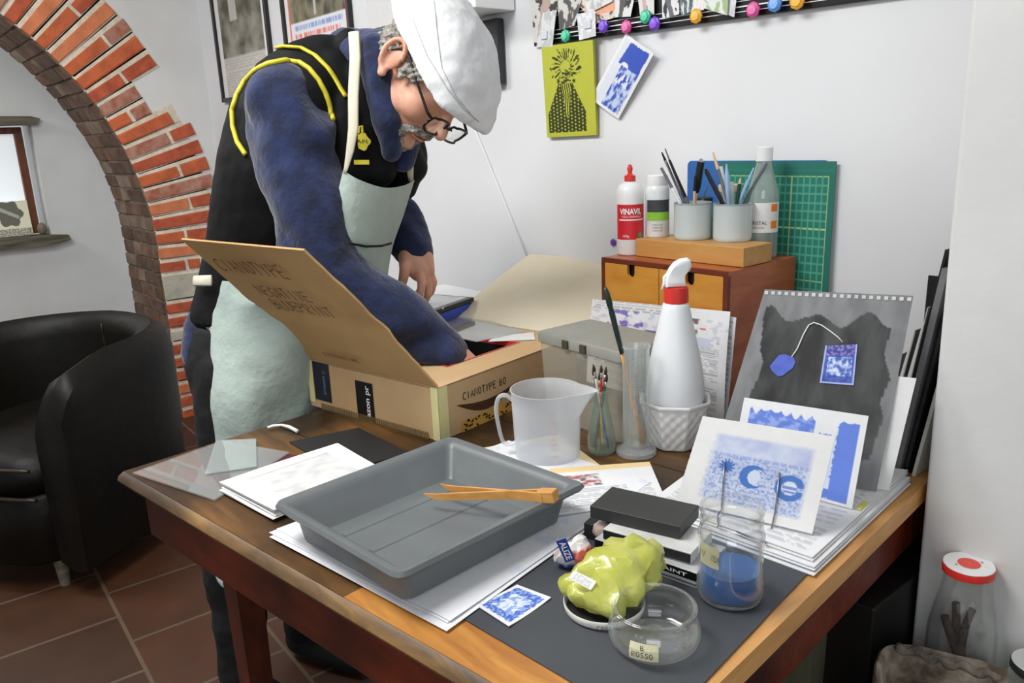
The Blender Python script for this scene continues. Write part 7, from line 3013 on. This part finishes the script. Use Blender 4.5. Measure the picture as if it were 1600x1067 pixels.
bib = [[(536, 266, 1.76), (562, 281, 1.77), (600, 293, 1.83), (630, 290, 1.91), (648, 281, 1.98)],
       [(520, 330, 1.76), (550, 338, 1.77), (590, 345, 1.84), (615, 342, 1.92), (631, 335, 1.99)],
       [(500, 390, 1.77), (535, 398, 1.78), (572, 402, 1.84), (595, 398, 1.92), (613, 388, 2.0)],
       [(490, 450, 1.80), (525, 458, 1.81), (560, 462, 1.87), (590, 458, 1.95), (604, 446, 2.03)]]
ap = cloth(bib, 40, 50, 'apron', m_apron, man, .004)
skirt = [[(318, 430, 2.00), (335, 437, 1.93), (380, 440, 1.88), (440, 436, 1.86), (510, 425, 1.85), (570, 420, 1.96), (601, 418, 2.12)],
         [(318, 520, 1.98), (335, 525, 1.92), (385, 530, 1.87), (445, 530, 1.86), (505, 520, 1.93), (553, 505, 2.04), (586, 500, 2.17)],
         [(319, 620, 1.97), (336, 628, 1.91), (385, 635, 1.88), (435, 638, 1.92), (490, 630, 1.99), (530, 610, 2.09), (555, 600, 2.20)],
         [(325, 720, 1.99), (342, 730, 1.94), (388, 740, 1.92), (440, 745, 1.95), (488, 735, 2.03), (520, 715, 2.12), (545, 700, 2.20)],
         [(326, 862, 1.96), (345, 915, 1.93), (392, 925, 1.94), (440, 932, 1.99), (490, 925, 2.04), (525, 905, 2.09), (548, 890, 2.15)]]
cloth(skirt, 60, 70, 'apron_skirt', m_apron, ap, .007, seed=2)
mb = MB()
mb.tube([cp(553, 50, 1.775), cp(555, 90, 1.755), cp(552, 150, 1.745), cp(552, 200, 1.74), cp(547, 235, 1.745), cp(541, 262, 1.755), cp(538, 270, 1.757)], [.0125, .0125, .012, .0115, .009, .005, .004], 8, flat=.25, up=tuple(-M[2]))
mb.build('neck_strap', m_strap, ap, smooth=True, label='cream neck strap')
mb = MB()
mb.tube([cp(636, 240, 1.93), cp(640, 258, 1.935), cp(642, 284, 1.965)], [.010, .010, .006], 8, flat=.3, up=tuple(-M[2]))
mb.build('neck_strap', m_strap, ap, smooth=True, label='cream neck strap')
mb = MB()
mb.tube([cp(303, 439, 1.93), cp(330, 438, 1.90)], .013, 8, flat=.3, up=tuple(-M[2]))
mb.build('waist_tie', m_strap, ap, smooth=True, label='white waist tie')
mb = MB()
mb.tube([cp(545, 380, 1.755), cp(572, 385, 1.815), cp(595, 384, 1.90), cp(611, 380, 1.975)], .003, 6)
mb.build('waist_seam', m_trous, ap, smooth=True)

# ------------------------------------------------------------------ bring everything to true size (the building frame is 1/0.87 of life)
KS = 0.87
for me_ in bpy.data.meshes:
    n_ = len(me_.vertices)
    if n_ and me_.users:
        a_ = np.zeros(n_ * 3)
        me_.vertices.foreach_get('co', a_)
        me_.vertices.foreach_set('co', a_ * KS)
        me_.update()
for o_ in bpy.data.objects:
    o_.location = (o_.location[0] * KS, o_.location[1] * KS, (o_.location[2] - (FLZ if o_.parent is None else 0)) * KS)
    if o_.type == 'LIGHT':
        o_.data.energy *= KS * KS
        o_.data.size *= KS
        o_.data.size_y *= KS
for me_ in list(bpy.data.meshes):
    if me_.users == 0:
        bpy.data.meshes.remove(me_)
